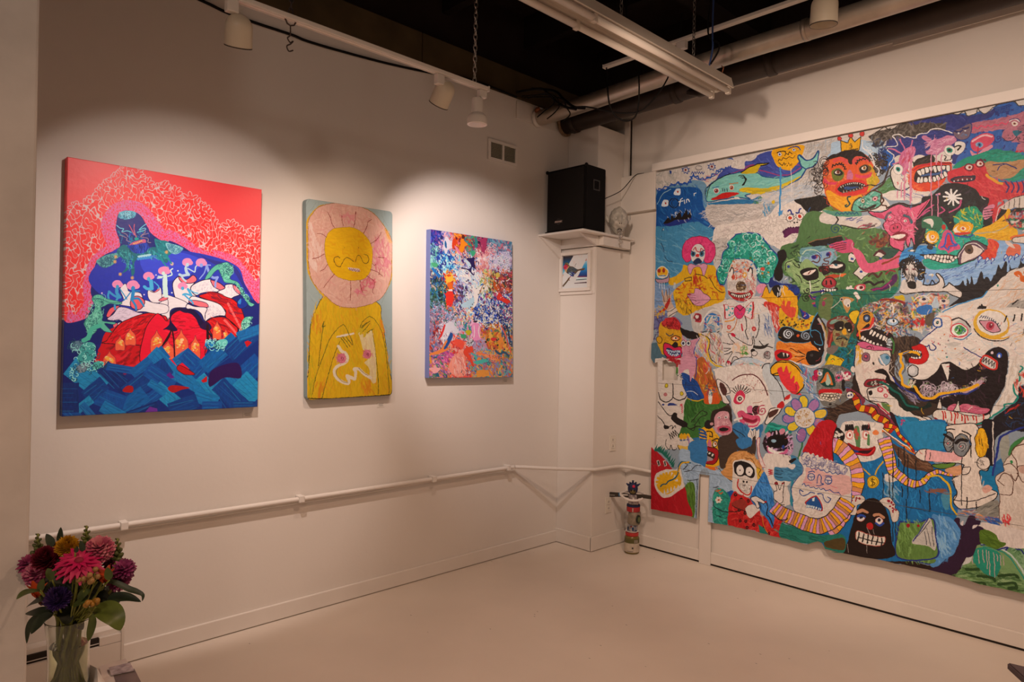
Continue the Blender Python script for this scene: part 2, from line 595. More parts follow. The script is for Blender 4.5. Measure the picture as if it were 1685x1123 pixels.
 def bands(s,cols,path,w0,w1,n,oc='#1a1414',ow=5):
  """striped tube along a path"""
  P=s.sm(s.parse(path),False,14)
  cols=cols.split()
  L=np.concatenate([[0],np.cumsum(np.hypot(*np.diff(P,axis=0).T))])
  q=np.linspace(0,L[-1],n+1)
  X=np.interp(q,L,P[:,0])
  Y=np.interp(q,L,P[:,1])
  dX,dY=np.gradient(X),np.gradient(Y)
  m=np.hypot(dX,dY)+1e-9
  wd=np.linspace(w0,w1,n+1)/2
  A=np.stack([X-dY/m*wd,Y+dX/m*wd],1)
  B=np.stack([X+dY/m*wd,Y-dX/m*wd],1)
  for i in range(n):
   s.g(cols[i%len(cols)],[A[i],A[i+1],B[i+1],B[i]],oc,ow*0.55)
  s.l(oc,ow,A)
  s.l(oc,ow,B)
 def eye(s,x,y,r,iris='#2a2a2a',ry=None,white='#e6d8cc',o='#1a1414',w=5,k=0.5,pup='#120d0d'):
  s.e(white,x,y,r,ry or r,0,o,w)
  s.e(iris,x,y,r*k,(ry or r)*k)
  s.e(pup,x,y,r*k*0.5,(ry or r)*k*0.5)
 def rough(s,px=1.0,seed=3):
  """the unsteady hand: a small warp of every edge, then paint relief in the colour"""
  a=fnoise(s.H,s.W,12,60,seed)*px
  b=fnoise(s.H,s.W,12,60,seed+1)*px
  yy=np.clip(np.arange(s.H)[:,None]+a,0,s.H-1).astype(int)
  xx=np.clip(np.arange(s.W)[None,:]+b,0,s.W-1).astype(int)
  s.img=s.img[yy,xx]
 def image(s,name):
  im=bpy.data.images.new(name,s.W,s.H,alpha=False,float_buffer=False)
  a=np.clip(s.img,0,1)
  a=np.where(a<=0.0031308,a*12.92,1.055*np.power(a,1/2.4)-0.055)
  px=np.ones((s.H,s.W,4),np.float32)
  px[...,:3]=a[::-1]
  im.pixels.foreach_set(px.ravel())
  im.update()
  im.pack()
  return im
 def material(s,name,rough=0.55,spec=0.4,bump=0.25):
  m=bpy.data.materials.new(name)
  m.use_nodes=True
  nt=m.node_tree
  b=nt.nodes['Principled BSDF']
  t=nt.nodes.new('ShaderNodeTexImage')
  t.image=s.image(name)
  t.extension='EXTEND'
  nt.links.new(t.outputs['Color'],b.inputs['Base Color'])
  b.inputs['Roughness'].default_value=rough
  b.inputs['Specular IOR Level'].default_value=spec
  if bump:
   tc=nt.nodes.new('ShaderNodeTexCoord')
   n2=nt.nodes.new('ShaderNodeTexNoise')
   n2.inputs['Scale'].default_value=45
   n2.inputs['Detail'].default_value=5
   nt.links.new(tc.outputs['Object'],n2.inputs['Vector'])
   bp=nt.nodes.new('ShaderNodeBump')
   bp.inputs['Strength'].default_value=bump
   bp.inputs['Distance'].default_value=0.006
   nt.links.new(n2.outputs['Fac'],bp.inputs['Height'])
   nt.links.new(bp.outputs['Normal'],b.inputs['Normal'])
  return m
 def uv(s,o):
  """planar UVs of a mesh given in world coordinates"""
  me=o.data
  uvl=me.uv_layers.new(name='board')
  mw=o.matrix_world
  for lp in me.loops:
   p=mw@me.vertices[lp.vertex_index].co
   u=p.y if s.axis=='x' else p.x
   uvl.data[lp.index].uv=((u-s.u0)/(s.u1-s.u0),(p.z-s.z0)/(s.z1-s.z0))

# ------------------------------------------------------------------ the mural's picture
K=310/1658
mu=Painter('y',-0.05,0.53,3.10,0.26,2.80,760,'#8d9aa5','#dcd0c6',seed=11,alb=0.70)
f,g,l,kk,e,arc,d,dots,curls,zig,teeth,bands,eye,spiral=(mu.f,mu.g,mu.l,mu.k_,mu.e,mu.arc,mu.d,mu.dots,mu.curls,mu.zig,mu.teeth,mu.bands,mu.eye,mu.spiral)
BK='#1a1414'
WHT='#dccfc4'
def tile1():
 mu.tile(1070,220,K,'#dcd0c6')
 g('#cdc0b6','0,62 425,-15 425,125 125,175 0,150')
 # sea on the left
 f('#6c93ac','5,125 62,105 120,108 125,160 142,208 140,288 0,288')
 f('#124f94','12,140 28,122 62,118 108,121 118,160 135,200 150,208 142,218 120,202 100,194 60,200 28,208 8,212')
 f('#3f84aa','5,212 32,204 62,200 100,194 120,202 140,218 140,288 0,288')
 d('#5d9fbd #2f6f98 #78a9bd','10,215 110,200 135,225 70,275 10,280',60,90,7,20,25)
 d('#0d3f7c #1f62a6 #2f74b4','15,140 62,120 112,125 135,198 95,190 25,205',60,90,8,60,40)
 l('#8fb3c4',6,'15,155 28,132 45,122')
 # scalloped cloud top left
 f('#d0c4b9','10,82 38,72 172,54 172,75 152,78 148,88 120,100 108,101 92,93 85,108 65,110 62,106 50,112 15,125','#2450a0',7)
 d('#a3a49c #b9b2a8 #e2d6cb','12,85 60,80 60,108 18,120',40,50,10)
 zig('#2450a0',10,'15,125 50,112 85,108 92,92 120,100 150,82 172,75',34,11)
 for x,y in((310,320),(540,290)):
  zig('#23438c',6,[(x+30*math.cos(a/3),y+26*math.sin(a/3))for a in range(20)],17,7)
  e('#7a1c2a',x,y,10)
 zig('#23438c',6,'90,86 118,86',12,10)
 g('#23438c','42,82 46,82 46,88 42,88')
 arc('#3b3b44',4,425,300,28,18,0,330)
 d('#c04a5c','120,90 150,86 148,105 122,108',6,60,6,-10,15)
 # indigo sky
 f('#3c4a97','145,100 162,78 180,70 225,51 270,38 278,70 312,75 330,58 332,82 301,96 250,93 235,84 200,88 160,102')
 d('#333f86 #4a58a6 #5363ae','160,92 190,70 270,42 275,75 325,75 300,92 235,82',90,60,9,20,40)
 l('#a03a6c',7,'175,88 200,80 228,68 200,75')
 l('#a03a6c',8,'238,80 260,85 285,92 310,88 332,72 322,68')
 f('#d3c7bc','175,60 205,51 231,45 232,53 222,60 208,62 208,75 198,78 190,77 180,75 177,68')
 d('#bdb2a8 #e3d8cd','179,62 230,48 208,65 185,75',14,30,9)
 # grey white cloud on the right of the sky
 f('#b5aba2','335,28 385,15 440,0 440,40 390,55 380,82 372,108 375,140 320,148 318,105 335,82 370,55 368,38 355,50 340,52')
 d('#cfc5bb #9d958d #ddd2c8 #a9b0b6','338,30 410,12 385,50 375,105 320,140 325,108 355,75',200,90,7,-50,50)
 f('#9db6c8','390,48 414,35 440,30 440,65 400,58')
 # sun with a face
 f('#e6a412','271,35 332,25 338,35 328,58 312,78 300,80 285,75 273,60')
 d('#f0b31c #d9910d','272,38 332,30 322,62 288,72',40,30,8)
 eye(1138,178,19,'#4657b8',o='#8a6a14',w=3)
 eye(1264,140,15,'#4657b8',o='#8a6a14',w=3)
 l(BK,8,'278,42 288,38 296,38 298,40')
 l('#1f3c8a',8,'304,34 315,28 325,29 330,35')
 zig(BK,6,'295,46 310,41',5,10)
 zig(BK,5,'280,59 295,54 318,51',8,9)
 for q in range(9):
  l(BK,5,[(1130+q*14,255+(q%3)*14),(1145+q*12,262+(q%2)*16)])
  # whale
 f('#7cbcae','125,150 122,130 132,110 160,94 195,85 232,85 250,94 288,97 322,85 332,74 325,54 329,46 342,58 358,54 369,38 368,59 358,72 342,78 332,95 308,110 285,122 255,130 225,132 208,136 220,144 200,141 185,140 150,146','#1c5182',9)
 d('#8fcabb #6aafa4 #74b8b6','130,140 140,108 200,90 250,98 322,92 285,118 225,125',110,70,9,-8,20)
 f('#d0b01c','195,125 212,118 250,120 288,112 332,93 308,110 285,122 255,131 225,132')
 d('#bfa016 #e0c22c #a8a02c','200,126 250,122 300,110 275,122 230,131',30,60,8,-12,12)
 f('#c8a91c','200,86 218,75 240,67 261,64 241,73 234,85 215,88')
 l(BK,8,'199,85 218,74 240,66 261,65 242,71')
 l('#173f78',9,'325,52 332,72 342,78')
 l('#173f78',11,'328,46 342,58 358,54 369,38 368,59 358,72 342,78 332,96')
 f('#c01f1d','134,146 140,140 160,131 175,129 192,130 193,133 175,140 155,144')
 for x,y,c in((582,500,'#a04a4a'),(715,472,'#b86a4a')):
  e('#cfd8d0',x,y,24,26)
  e(c,x,y+2,18,20)
  e('#5a1a20',x,y+2,9,11)
  e('#e8dcd4',x-5,y-3,4)
 l('#c07a3a',8,'174,110 184,109 192,108')
 l('#2c6a9a',6,'136,120 145,117 151,116')
 for x in(632,650,672):
  l('#1d2a3a',6,[(x,485),(x+5,508)])
 for q in range(3):
  l(BK,7,[(775+q*14,372+q*10),(815+q*10,365+q*12),(835+q*3,410),(810+q*6,455-q*4)])
 l(BK,7,'124,140 128,120 140,105 175,88')
 l(BK,5,'120,135 122,120 138,108')
 f('#d8cec4','184,140 194,140 198,148 195,151 190,148')
 f('#2a6f9c','125,155 160,148 185,145 200,144 225,145 242,136 240,152 200,158 150,160')
 d('#3f84aa #1f5f96','130,154 225,148 238,142 235,152 160,159',24,60,7,0,15)
 d('#4f7f4c #5f8c3c','225,148 248,139 245,152 232,155',14,30,8)
 # pale jaw and foam
 f('#bfb3aa','122,162 150,156 250,155 262,165 258,180 225,192 175,198 144,205 128,192')
 d('#d6cbc2 #a79d96 #c3b8b0 #8d8a88 #ded3ca','125,165 250,158 258,172 175,195 140,202',240,90,6,-10,40)
 d('#3f8cb4','248,155 262,160 260,175 250,180',12,40,10,70,30)
 f(WHT,'140,212 175,198 250,185 275,162 300,144 335,150 342,172 350,185 350,208 325,228 300,252 290,258 280,252 240,235 195,235 165,262 155,288 140,288')
 d('#c9bcb2 #b3a69e #e6dad0 #c7b2ae #9f958e','142,215 262,185 295,160 325,225 282,245 238,232 175,240 150,280',320,80,5,-20,70,0.6)
 d('#8c8480','142,240 185,240 160,275 145,280',40,60,5,60,60)
 # steel blue washes and the drip under the sun
 d('#9aa6b4 #b4bcc4 #c8c8c8','240,140 325,110 375,105 370,135 275,160',160,110,6,-12,25)
 e('#d9b41c',1080,603,14,18)
 l('#3f8cc0',14,'286,75 286,112 285,160 284,179')
 d('#3f8cc0','280,170 290,170 289,180 281,180',8,26,12)
 l('#d8d0ca',5,'309,75 310,105 310,140')
 # white monster face with red flower eyes
 for x,y in((1230,742),(1313,726)):
  zig('#2c2628',4,[(x+34*math.cos(a/2),y+34*math.sin(a/2))for a in range(14)],22,5)
  e('#e5d8ce',x,y,29,27)
  e('#c22a1c',x,y,15,17)
 e('#d86a1c',1225,745,7)
 l('#23307c',12,'302,170 306,168 310,172 310,175 314,177')
 l('#23307c',12,'320,174 326,174 328,167 331,165')
 e(BK,1268,783,9,7)
 e(BK,1292,779,9,7)
 zig('#4a1640',20,'295,220 308,212 328,212',18,20)
 f('#5c1c4c','294,224 300,212 315,208 330,212 328,218 310,220 298,229')
 l('#3f8cc0',10,'328,218 328,245 327,288')
 l('#3f8cc0',9,'328,216 350,232 362,225')
 # black wing, pale hand and the green coils
 f('#1d1a18','317,147 332,142 350,140 382,136 395,152 390,165 362,172 348,174 338,165 331,158')
 f('#5f8440','345,200 358,185 390,162 440,160 440,240 345,250 330,240')
 d('#4a6f34 #7d9a50 #89a45c #3b5a2c','348,200 390,172 414,175 414,225 335,240',80,60,10)
 f(WHT,'362,192 370,175 382,168 398,172 414,180 440,185 440,198 400,200 382,202 370,202')
 for x,y in((1490,765),(1497,787),(1490,805),(1525,682)):
  e('#b0121c',x,y,12,7)
 for y in(770,790,808):
  l(BK,4,[(1460,y),(1560,y-8)])
 spiral('#23503c',7,1610,830,50,2.2)
 for x,y in((1430,890),(1360,935),(1530,880),(1560,900)):
  spiral('#1f2a1c',7,x,y,38,1.8,x)
 g('#1a1516','348,240 390,232 440,222 440,240 390,246 350,248')
 l('#b0303a',6,'348,239 390,231 440,221')
 # shark: eyes, word and teeth
 for x,y in((238,512),(130,612)):
  f('#d9dde0',[(x-32,y+22),(x-15,y-22),(x+10,y-30),(x+30,y-18),(x+20,y+25)])
  e('#b02a1c',x+4,y,8)
 arc(BK,7,205,612,42,40,0,330)
 arc(BK,5,205,612,18,26,60,290)
 kk('#e4e4e4',9,'64,158 66,145 70,142')
 kk('#e4e4e4',8,'62,150 72,148')
 kk('#e4e4e4',8,'76,153 75,146')
 kk('#e4e4e4',8,'80,151 80,145 83,144 86,148 86,150')
 kk('#e4e4e4',6,'96,136 96,131 100,130')
 f('#1d2f7a','30,198 50,192 85,185 90,190 65,200 38,204')
 g(BK,'27,198 38,186 44,192 46,179 52,187 66,170 69,184 80,166 82,180 89,170 90,185 75,189 55,190 38,198')
 d('#d9dde0 #b8bcc4','38,185 65,170 88,165 85,190 50,192',24,30,5,60,30)
 g(BK,'30,196 41,185 45,192 48,179 53,188 66,172 69,184 80,169 83,180 88,172 89,184 52,191')
 l('#e0d8d0',5,'28,208 29,212')
 for q in('24,225 26,238 30,248','28,208 26,215','30,260 38,272 48,280'):
  l('#1d3a58',6,q)
def tile2():
 mu.tile(1375,150,K,'#dcd0c6')
 g('#cfc2b7','8,110 8,82 100,60 450,-8 475,150 75,175')
 f('#a9bfd0','-10,120 5,110 75,108 105,118 105,140 82,150 0,150')
 # ultramarine, lifted patterned blue
 f('#2e5ea8','250,60 315,45 360,21 390,14 450,5 450,155 375,140 325,140 270,160 255,150')
 f('#323878','118,90 160,68 200,58 255,46 288,54 318,50 332,48 350,38 340,58 295,72 282,82 275,110 288,118 270,140 260,160 225,140 175,150 140,140 115,160 95,160 95,130 110,118')
 d('#3c4288 #2a3070 #454c94','125,95 200,60 288,58 295,70 270,105 225,125 140,135',140,70,9,0,60)
 f('#1f58a4','105,130 120,135 130,155 120,170 105,175 98,160')
 for q in range(70):
  x,y=mu.rng.uniform(1080,1700),mu.rng.uniform(90,560)
  if y>250-(x-1100)*0.3:
   w_,h_=mu.rng.uniform(12,26),mu.rng.uniform(8,20)
   g('#27357c',[(x,y),(x+w_,y-4),(x+w_,y+h_),(x,y+h_+3)])
 for q in range(5):
  l('#1c2b70',8,[(1380+q*8,150+q*14),(1450,140+q*13),(1530,115+q*14)])
  # grey brown hair and the scalloped white rim
 f('#4c443e','72,100 85,95 90,88 108,85 120,82 130,85 135,78 152,70 170,75 188,71 208,69 215,72 240,71 239,85 210,86 185,95 165,100 140,98 112,108 102,120 82,122 82,110')
 d('#6a6058 #39322e #7d736a #59504a','82,100 150,75 238,72 208,85 110,108 85,118',130,60,11)
 l('#2c2624',6,'75,100 86,92 105,80 112,82 120,85 130,80 135,75 150,72 160,69 190,60')
 for a,b in(((1030,185),(1560,75)),):
  f('#d8cbbf','252,48 275,40 360,20 350,32 346,38 335,46 325,49 319,41 312,38 309,48 298,52 288,54 281,45 270,51')
  l('#3c3a34',7,'252,48 270,51 281,44 288,54 298,52 309,48 312,38 319,45 328,49 335,45 346,35 355,30 360,22')
 f('#d8cbbf','392,18 450,5 450,32 412,31 402,32 395,26','#3c3a34',9)
 l('#dfd6d0',9,'110,125 112,122 135,120 130,105 125,98 140,95 150,102 155,100 175,102 180,95 200,92 208,85 225,82 240,86 258,92')
 l('#dfd6d0',8,'110,125 118,135 128,140 125,150 119,158 118,168')
 # pink cat
 f('#b3697a','296,72 350,62 390,52 450,40 450,120 400,112 390,110 372,108 365,100 370,88 375,82 355,86 325,88 300,93')
 d('#c27a8a #a45c6e #bd7080','300,75 410,52 410,108 370,100 378,85 308,88',90,60,10,-12,30)
 zig('#e0486a',9,'300,82 325,78 350,75 380,68',12,10)
 eye(1575,285,30,'#b06a5a',22,'#e2d2c8','#b06a78',3,0.45)
 l('#e2d6d0',10,'382,66 394,61 404,67')
 l('#3a2a6c',6,'382,62 398,60 405,67')
 f('#1f6a80','390,88 408,88 400,98 394,98')
 l('#3a2a3c',6,'398,99 390,108 375,110 366,102')
 l('#3a2a3c',6,'398,99 405,110 425,112')
 dots('#4a2c3c','370,100 388,95 388,106 372,108',8,5)
 dots('#4a2c3c','402,98 415,95 415,108 402,105',8,5)
 for q in range(5):
  l('#2c2440',5,[(1600,320+q*12),(1655,300+q*14)])
 f('#b3697a','400,118 425,112 450,112 450,140 422,135 410,132 398,134')
 for x in(1595,1625,1655):
  e('#c01838',x,528,14,7,-20)
 spiral('#22307a',8,1425,415,40,1.6)
 # floating eye
 f('#cf4660','297,112 305,102 322,94 336,92 347,98 344,112 328,125 310,132 299,126')
 l('#e9b2b6',16,'301,110 315,101 332,96 343,100')
 f('#d98a9c','297,130 310,136 328,125 342,118 344,125 322,137 305,141 298,138')
 e('#86a4c0',1262,473,36,27)
 e('#3d6c9c',1264,474,20)
 e(BK,1264,474,9)
 l('#c0203c',9,'312,122 311,135 310,150')
 # square violet face
 f('#75606e','258,90 275,80 295,71 299,82 294,100 280,107 265,104','#2b3070',6)
 l('#2a2a5c',14,'262,88 271,90 278,86')
 l('#2a2a5c',14,'279,82 288,81 291,79')
 e('#dcd6d6',1080,368,9,7)
 e('#dcd6d6',1140,346,9,7)
 d('#5a86b8','272,95 290,92 285,102 275,103',5,26,7)
 # crown
 f('#a8c0d2','-8,130 8,118 12,132')
 g('#e2a314','10,108 26,114 32,100 42,112 56,100 51,130 13,135',BK,6)
 for x,y,r in((30,416,17),(131,386,22),(231,373,21)):
  e('#cf3a34',x,y,r,r,0,'#5c1a14',4)
 l(BK,5,'30,119 33,116 34,120 32,121 35,122 34,125 30,125')
 zig(BK,4,'18,131 49,127',22,6)
 # crowned face
 f('#d9572a','-25,160 -10,142 5,136 15,132 38,129 58,135 75,149 86,172 93,188 95,200 82,212 70,225 59,235 52,252 35,265 18,266 0,258 -15,245 -24,225 -28,205 -28,180')
 f('#e39a1c','-22,220 -10,220 10,232 32,232 60,229 50,252 35,264 18,264 0,257 -15,244')
 d('#e8aa2a #d98614','-15,230 15,235 50,235 35,260 5,255',40,60,10,20,30)
 f('#c8a020','72,160 85,172 93,188 94,200 80,212 68,220 70,195 78,180')
 d('#d9b42c #a89a20 #e07a2c','75,170 92,190 80,210 70,212',24,40,10)
 d('#e0703c #c74826 #e28a50','-22,175 15,175 15,195 -15,220 -25,205',40,60,12)
 f('#241a19','-22,152 -10,141 5,136 15,132 38,129 58,134 72,148 78,152 55,143 40,148 36,160 30,160 25,150 12,145 -5,148')
 f('#d24a44','-5,150 12,146 25,151 28,162 22,160 8,153 -5,158')
 f('#d24a44','38,150 55,144 72,150 78,160 58,152 40,162')
 zig(BK,9,'44,160 52,151 68,148 75,154',15,8)
 zig(BK,9,'-8,165 5,160 15,161 21,172',14,8)
 f('#66702a','-8,175 5,170 15,175 18,185 12,195 0,198 -8,190')
 f('#6a4a22','51,170 60,162 75,165 78,172 65,180 54,180')
 e(BK,22,718,40,26)
 e('#e0d2c4',18,716,24,15)
 e('#6a2a1c',24,714,14,15)
 e(BK,246,686,42,30,-25)
 e('#e6d8c8',248,678,24,17,-20)
 e('#8a5a1c',252,676,13)
 f('#d63c58','42,182 60,186 78,179 81,180 75,189 58,192 45,189')
 f('#d63c58','-25,192 -15,200 0,200 5,198 0,205 -15,206 -26,200')
 f('#c4698a','26,180 30,174 35,176 38,190 35,196 28,197 24,192')
 f('#d0302a','-1,216 8,204 22,196 35,194 58,196 72,209 65,222 40,229 18,230 5,226')
 f('#1f1a1c','5,214 15,206 35,200 58,203 64,209 50,216 30,220 15,223 7,220')
 f('#2c4a7c','20,210 40,210 52,212 32,216 20,216')
 teeth('#e8ddd0','9,210 28,202 45,201 64,206',12,24,BK,3,True)
 teeth('#9a8a7c','60,214 40,220 15,224',7,30,BK,3,True)
 l(BK,9,'64,210 75,206 88,208 100,202 110,192 118,185')
 l('#26443c',12,'24,250 20,252 24,254 30,248 25,235 32,232')
 zig('#b0301c',5,'-25,232 -15,250 5,261',6,8)
 # hair in scribbles
 curls('#1c1614 #2a1e1c','-48,160 -28,150 -20,160 -28,215 -42,225 -50,200',46,28,5)
 d('#1c1614','-65,180 -30,160 -25,205 -50,225',34,110,4,110,40,0.6)
 curls('#2c211c #4a3c34 #1c1614','78,140 110,135 112,160 100,185 92,180 82,160',70,18,7)
 d('#2a3858 #1c2c50 #8fa4b8','75,105 105,110 110,135 85,140',50,40,7)
 l('#dcd6d2',8,'59,110 60,125 72,135 82,150 85,162 95,172 92,185')
 d('#e6e0da #b8ccd8','60,112 85,120 82,140 65,132',18,50,7,40,40)
 # green field behind
 f('#4c7a46','92,212 110,198 120,190 130,208 135,215 118,222 100,225')
 d('#3c6438 #5c8c54 #6c9c7c','95,212 118,195 130,210 105,222',24,50,9,-20,20)
 l('#3c2a22',16,'82,218 100,208 108,195 115,172 120,165')
 # pale giant
 f(WHT,'95,230 120,220 140,218 130,205 121,190 119,175 125,165 140,155 160,148 190,140 208,160 215,190 212,218 190,240 172,248 155,240 120,240 105,232')
 f('#ded2c6','120,185 122,172 135,160 155,152 172,160 175,190 161,200 162,212 140,218 128,208',BK,9)
 d('#c23048 #4a5c9c #b8aca4','135,180 160,175 160,215 138,210',26,30,6,80,30)
 d('#324a98','150,220 195,225 190,240 155,238',12,60,6,20,15)
 f('#c96a90','142,140 150,130 162,122 175,125 172,142 160,150 160,172 150,185 140,165')
 for q in('150,140 132,130 115,126','155,135 148,120 141,106','160,130 166,118 168,108','150,152 135,158 126,160'):
  l('#c96a90',12,q)
 d('#d98aa8 #b8547c #c03c54','145,140 172,128 170,145 150,175',34,50,10,100,30)
 f('#c77a9c','190,102 200,98 215,108 219,88 221,105 245,98 260,100 265,110 250,120 232,135 210,140 198,135 208,120')
 d('#d996b0 #b86a8c #e0b0c0','200,105 215,110 255,105 235,130 210,138',60,70,10,-20,40)
 f('#ded4ca','260,125 262,112 275,110 285,116 282,130 268,140 258,135','#1f2c6c',5)
 l(BK,14,'262,122 269,119 274,122 268,130')
 f('#d9cfc5','225,140 240,132 252,138 255,155 240,160 222,152')
 eye(547,688,44,'#1f8c80',46,'#e6dcd2','#8a8480',3,0.48)
 eye(1000,520,52,'#1f8c74',44,'#e6dcd2','#8a8480',3,0.52)
 l(BK,8,'238,142 244,145 240,152 252,150 255,140')
 f('#2a2320','170,162 180,150 195,144 210,140 216,150 212,165 198,170 180,175',BK,5)
 d('#4a4038 #3a302c','175,160 195,148 212,148 208,162 182,170',30,60,10,-15,20)
 f('#da4324','159,192 164,178 172,166 185,162 212,158 250,156 255,170 246,185 238,200 225,212 205,221 180,220 164,211')
 d('#e65a30 #c63420 #e8703c','162,190 175,170 175,215 225,210 240,190 200,220',40,70,11,0,50)
 f('#2a1a1c','172,195 178,175 195,168 225,162 250,165 248,182 232,195 200,200 178,200')
 f('#3a5a8c','185,185 220,179 248,172 248,178 220,184 190,188')
 teeth('#e6dcd0','179,176 200,168 225,164 250,164',8,48,BK,4)
 teeth('#e6dcd0','246,185 225,196 200,200 178,200',8,48,BK,4)
 l('#c02030',14,'172,172 195,162 250,158')
 l('#7a1a20',10,'225,155 255,160')
 for x,y0,y1 in((655,600,990),(605,760,960),(545,880,940),(610,640,900),(665,600,960),(840,540,1130),(905,760,1110),(885,540,640),(930,560,760),(580,800,930)):
  l('#d08098',9,[(x,y0),(x-4,(y0+y1)/2),(x-2,y1)])
  # green wave, leaf face and the red beast
 f('#0f8a70','258,170 270,156 300,141 350,128 370,131 390,132 415,140 450,140 450,200 390,200 360,195 332,188 320,162 288,164')
 d('#15a080 #0b7460 #1c9a86','270,160 350,132 412,145 410,195 345,140',100,90,10,-12,25)
 f('#2a7a9c','338,185 365,192 390,198 425,190 425,200 375,208 350,198')
 f('#b3845a','322,165 338,155 375,156 412,150 450,148 410,170 392,188 370,194 350,190 332,179')
 d('#c4976a #9c6c48 #bd8c60','330,165 375,158 410,155 390,185 358,188',50,80,9,-10,25)
 l('#23306c',9,'346,162 370,160 390,165 398,170')
 l('#23306c',9,'355,174 360,165 370,162')
 f('#c9303c','246,182 250,176 282,164 300,160 322,160 335,180 345,192 360,200 390,200 450,198 450,236 370,238 356,255 350,288 332,275 325,252 310,225 282,208 250,200')
 d('#d8444c #b8222e #dc5450','255,180 320,165 335,190 410,205 410,232 355,240 312,215',100,80,10,30,50)
 l('#e09a2c',22,'332,185 345,194 366,204')
 for x,y in((1170,670),(1270,640)):
  e('#7a1a2c',x,y,42,36)
  e('#e0c8bc',x,y,29,24)
  e('#a8281c',x+6,y,12)
  e(BK,x+8,y,5)
 zig('#5c1432',10,'308,158 315,151 330,152',9,6)
 f('#28283c','252,194 265,188 282,186 306,185 304,196 282,200 260,200')
 f('#6a2c34','262,192 295,188 300,192 270,198')
 for q in range(5):
  e('#dcd2c8',1040+q*38,790-q*5,6,8)
 for q in range(4):
  l('#3a2c6c',12,[(1490+q*50,800-q*4),(1520+q*45,840),(1500+q*48,890)])
  # black hair with a white star
 f('#1c1c20','172,290 190,265 198,250 208,235 220,220 240,205 270,202 298,211 312,222 322,240 330,262 335,290')
 d('#2c3034 #121214 #3c2c3c','195,265 225,225 275,210 312,232 325,272',90,80,9,-40,40)
 for q in('225,262 240,245 252,235','268,270 265,252 278,240','278,235 295,236 310,241','218,250 222,265 232,278'):
  l('#c24a7a',13,q)
 f('#d88a9c','220,226 231,224 228,232 222,231')
 # small sea green face under the crown
 f('#dfd3c8','90,240 110,240 118,260 62,265 35,268')
 f('#5aa890','35,262 41,242 52,234 60,235 70,225 82,218 100,226 99,242 100,250 82,260 55,265','#4a2a1c',12)
 d('#7cc0aa #2c6c58 #b8d0c4 #1c3c34','42,250 75,225 98,238 80,258',60,40,8)
 eye(236,965,20,'#8a6a2c',20,'#dcd0bc',BK,4)
 eye(345,945,24,'#c04a5c',20,'#e0b8b8','#8a2a3c',4)
 f('#2a1f1c','48,252 65,258 88,248 82,258 60,262')
 l('#4a2a1c',12,'98,230 105,240 100,250 110,252 112,258')
 zig('#1f5a70',9,'0,269 20,270 50,270',13,12)
 d('#2a4a9c','15,272 65,278 62,281 15,281',8,50,8,-20,10)
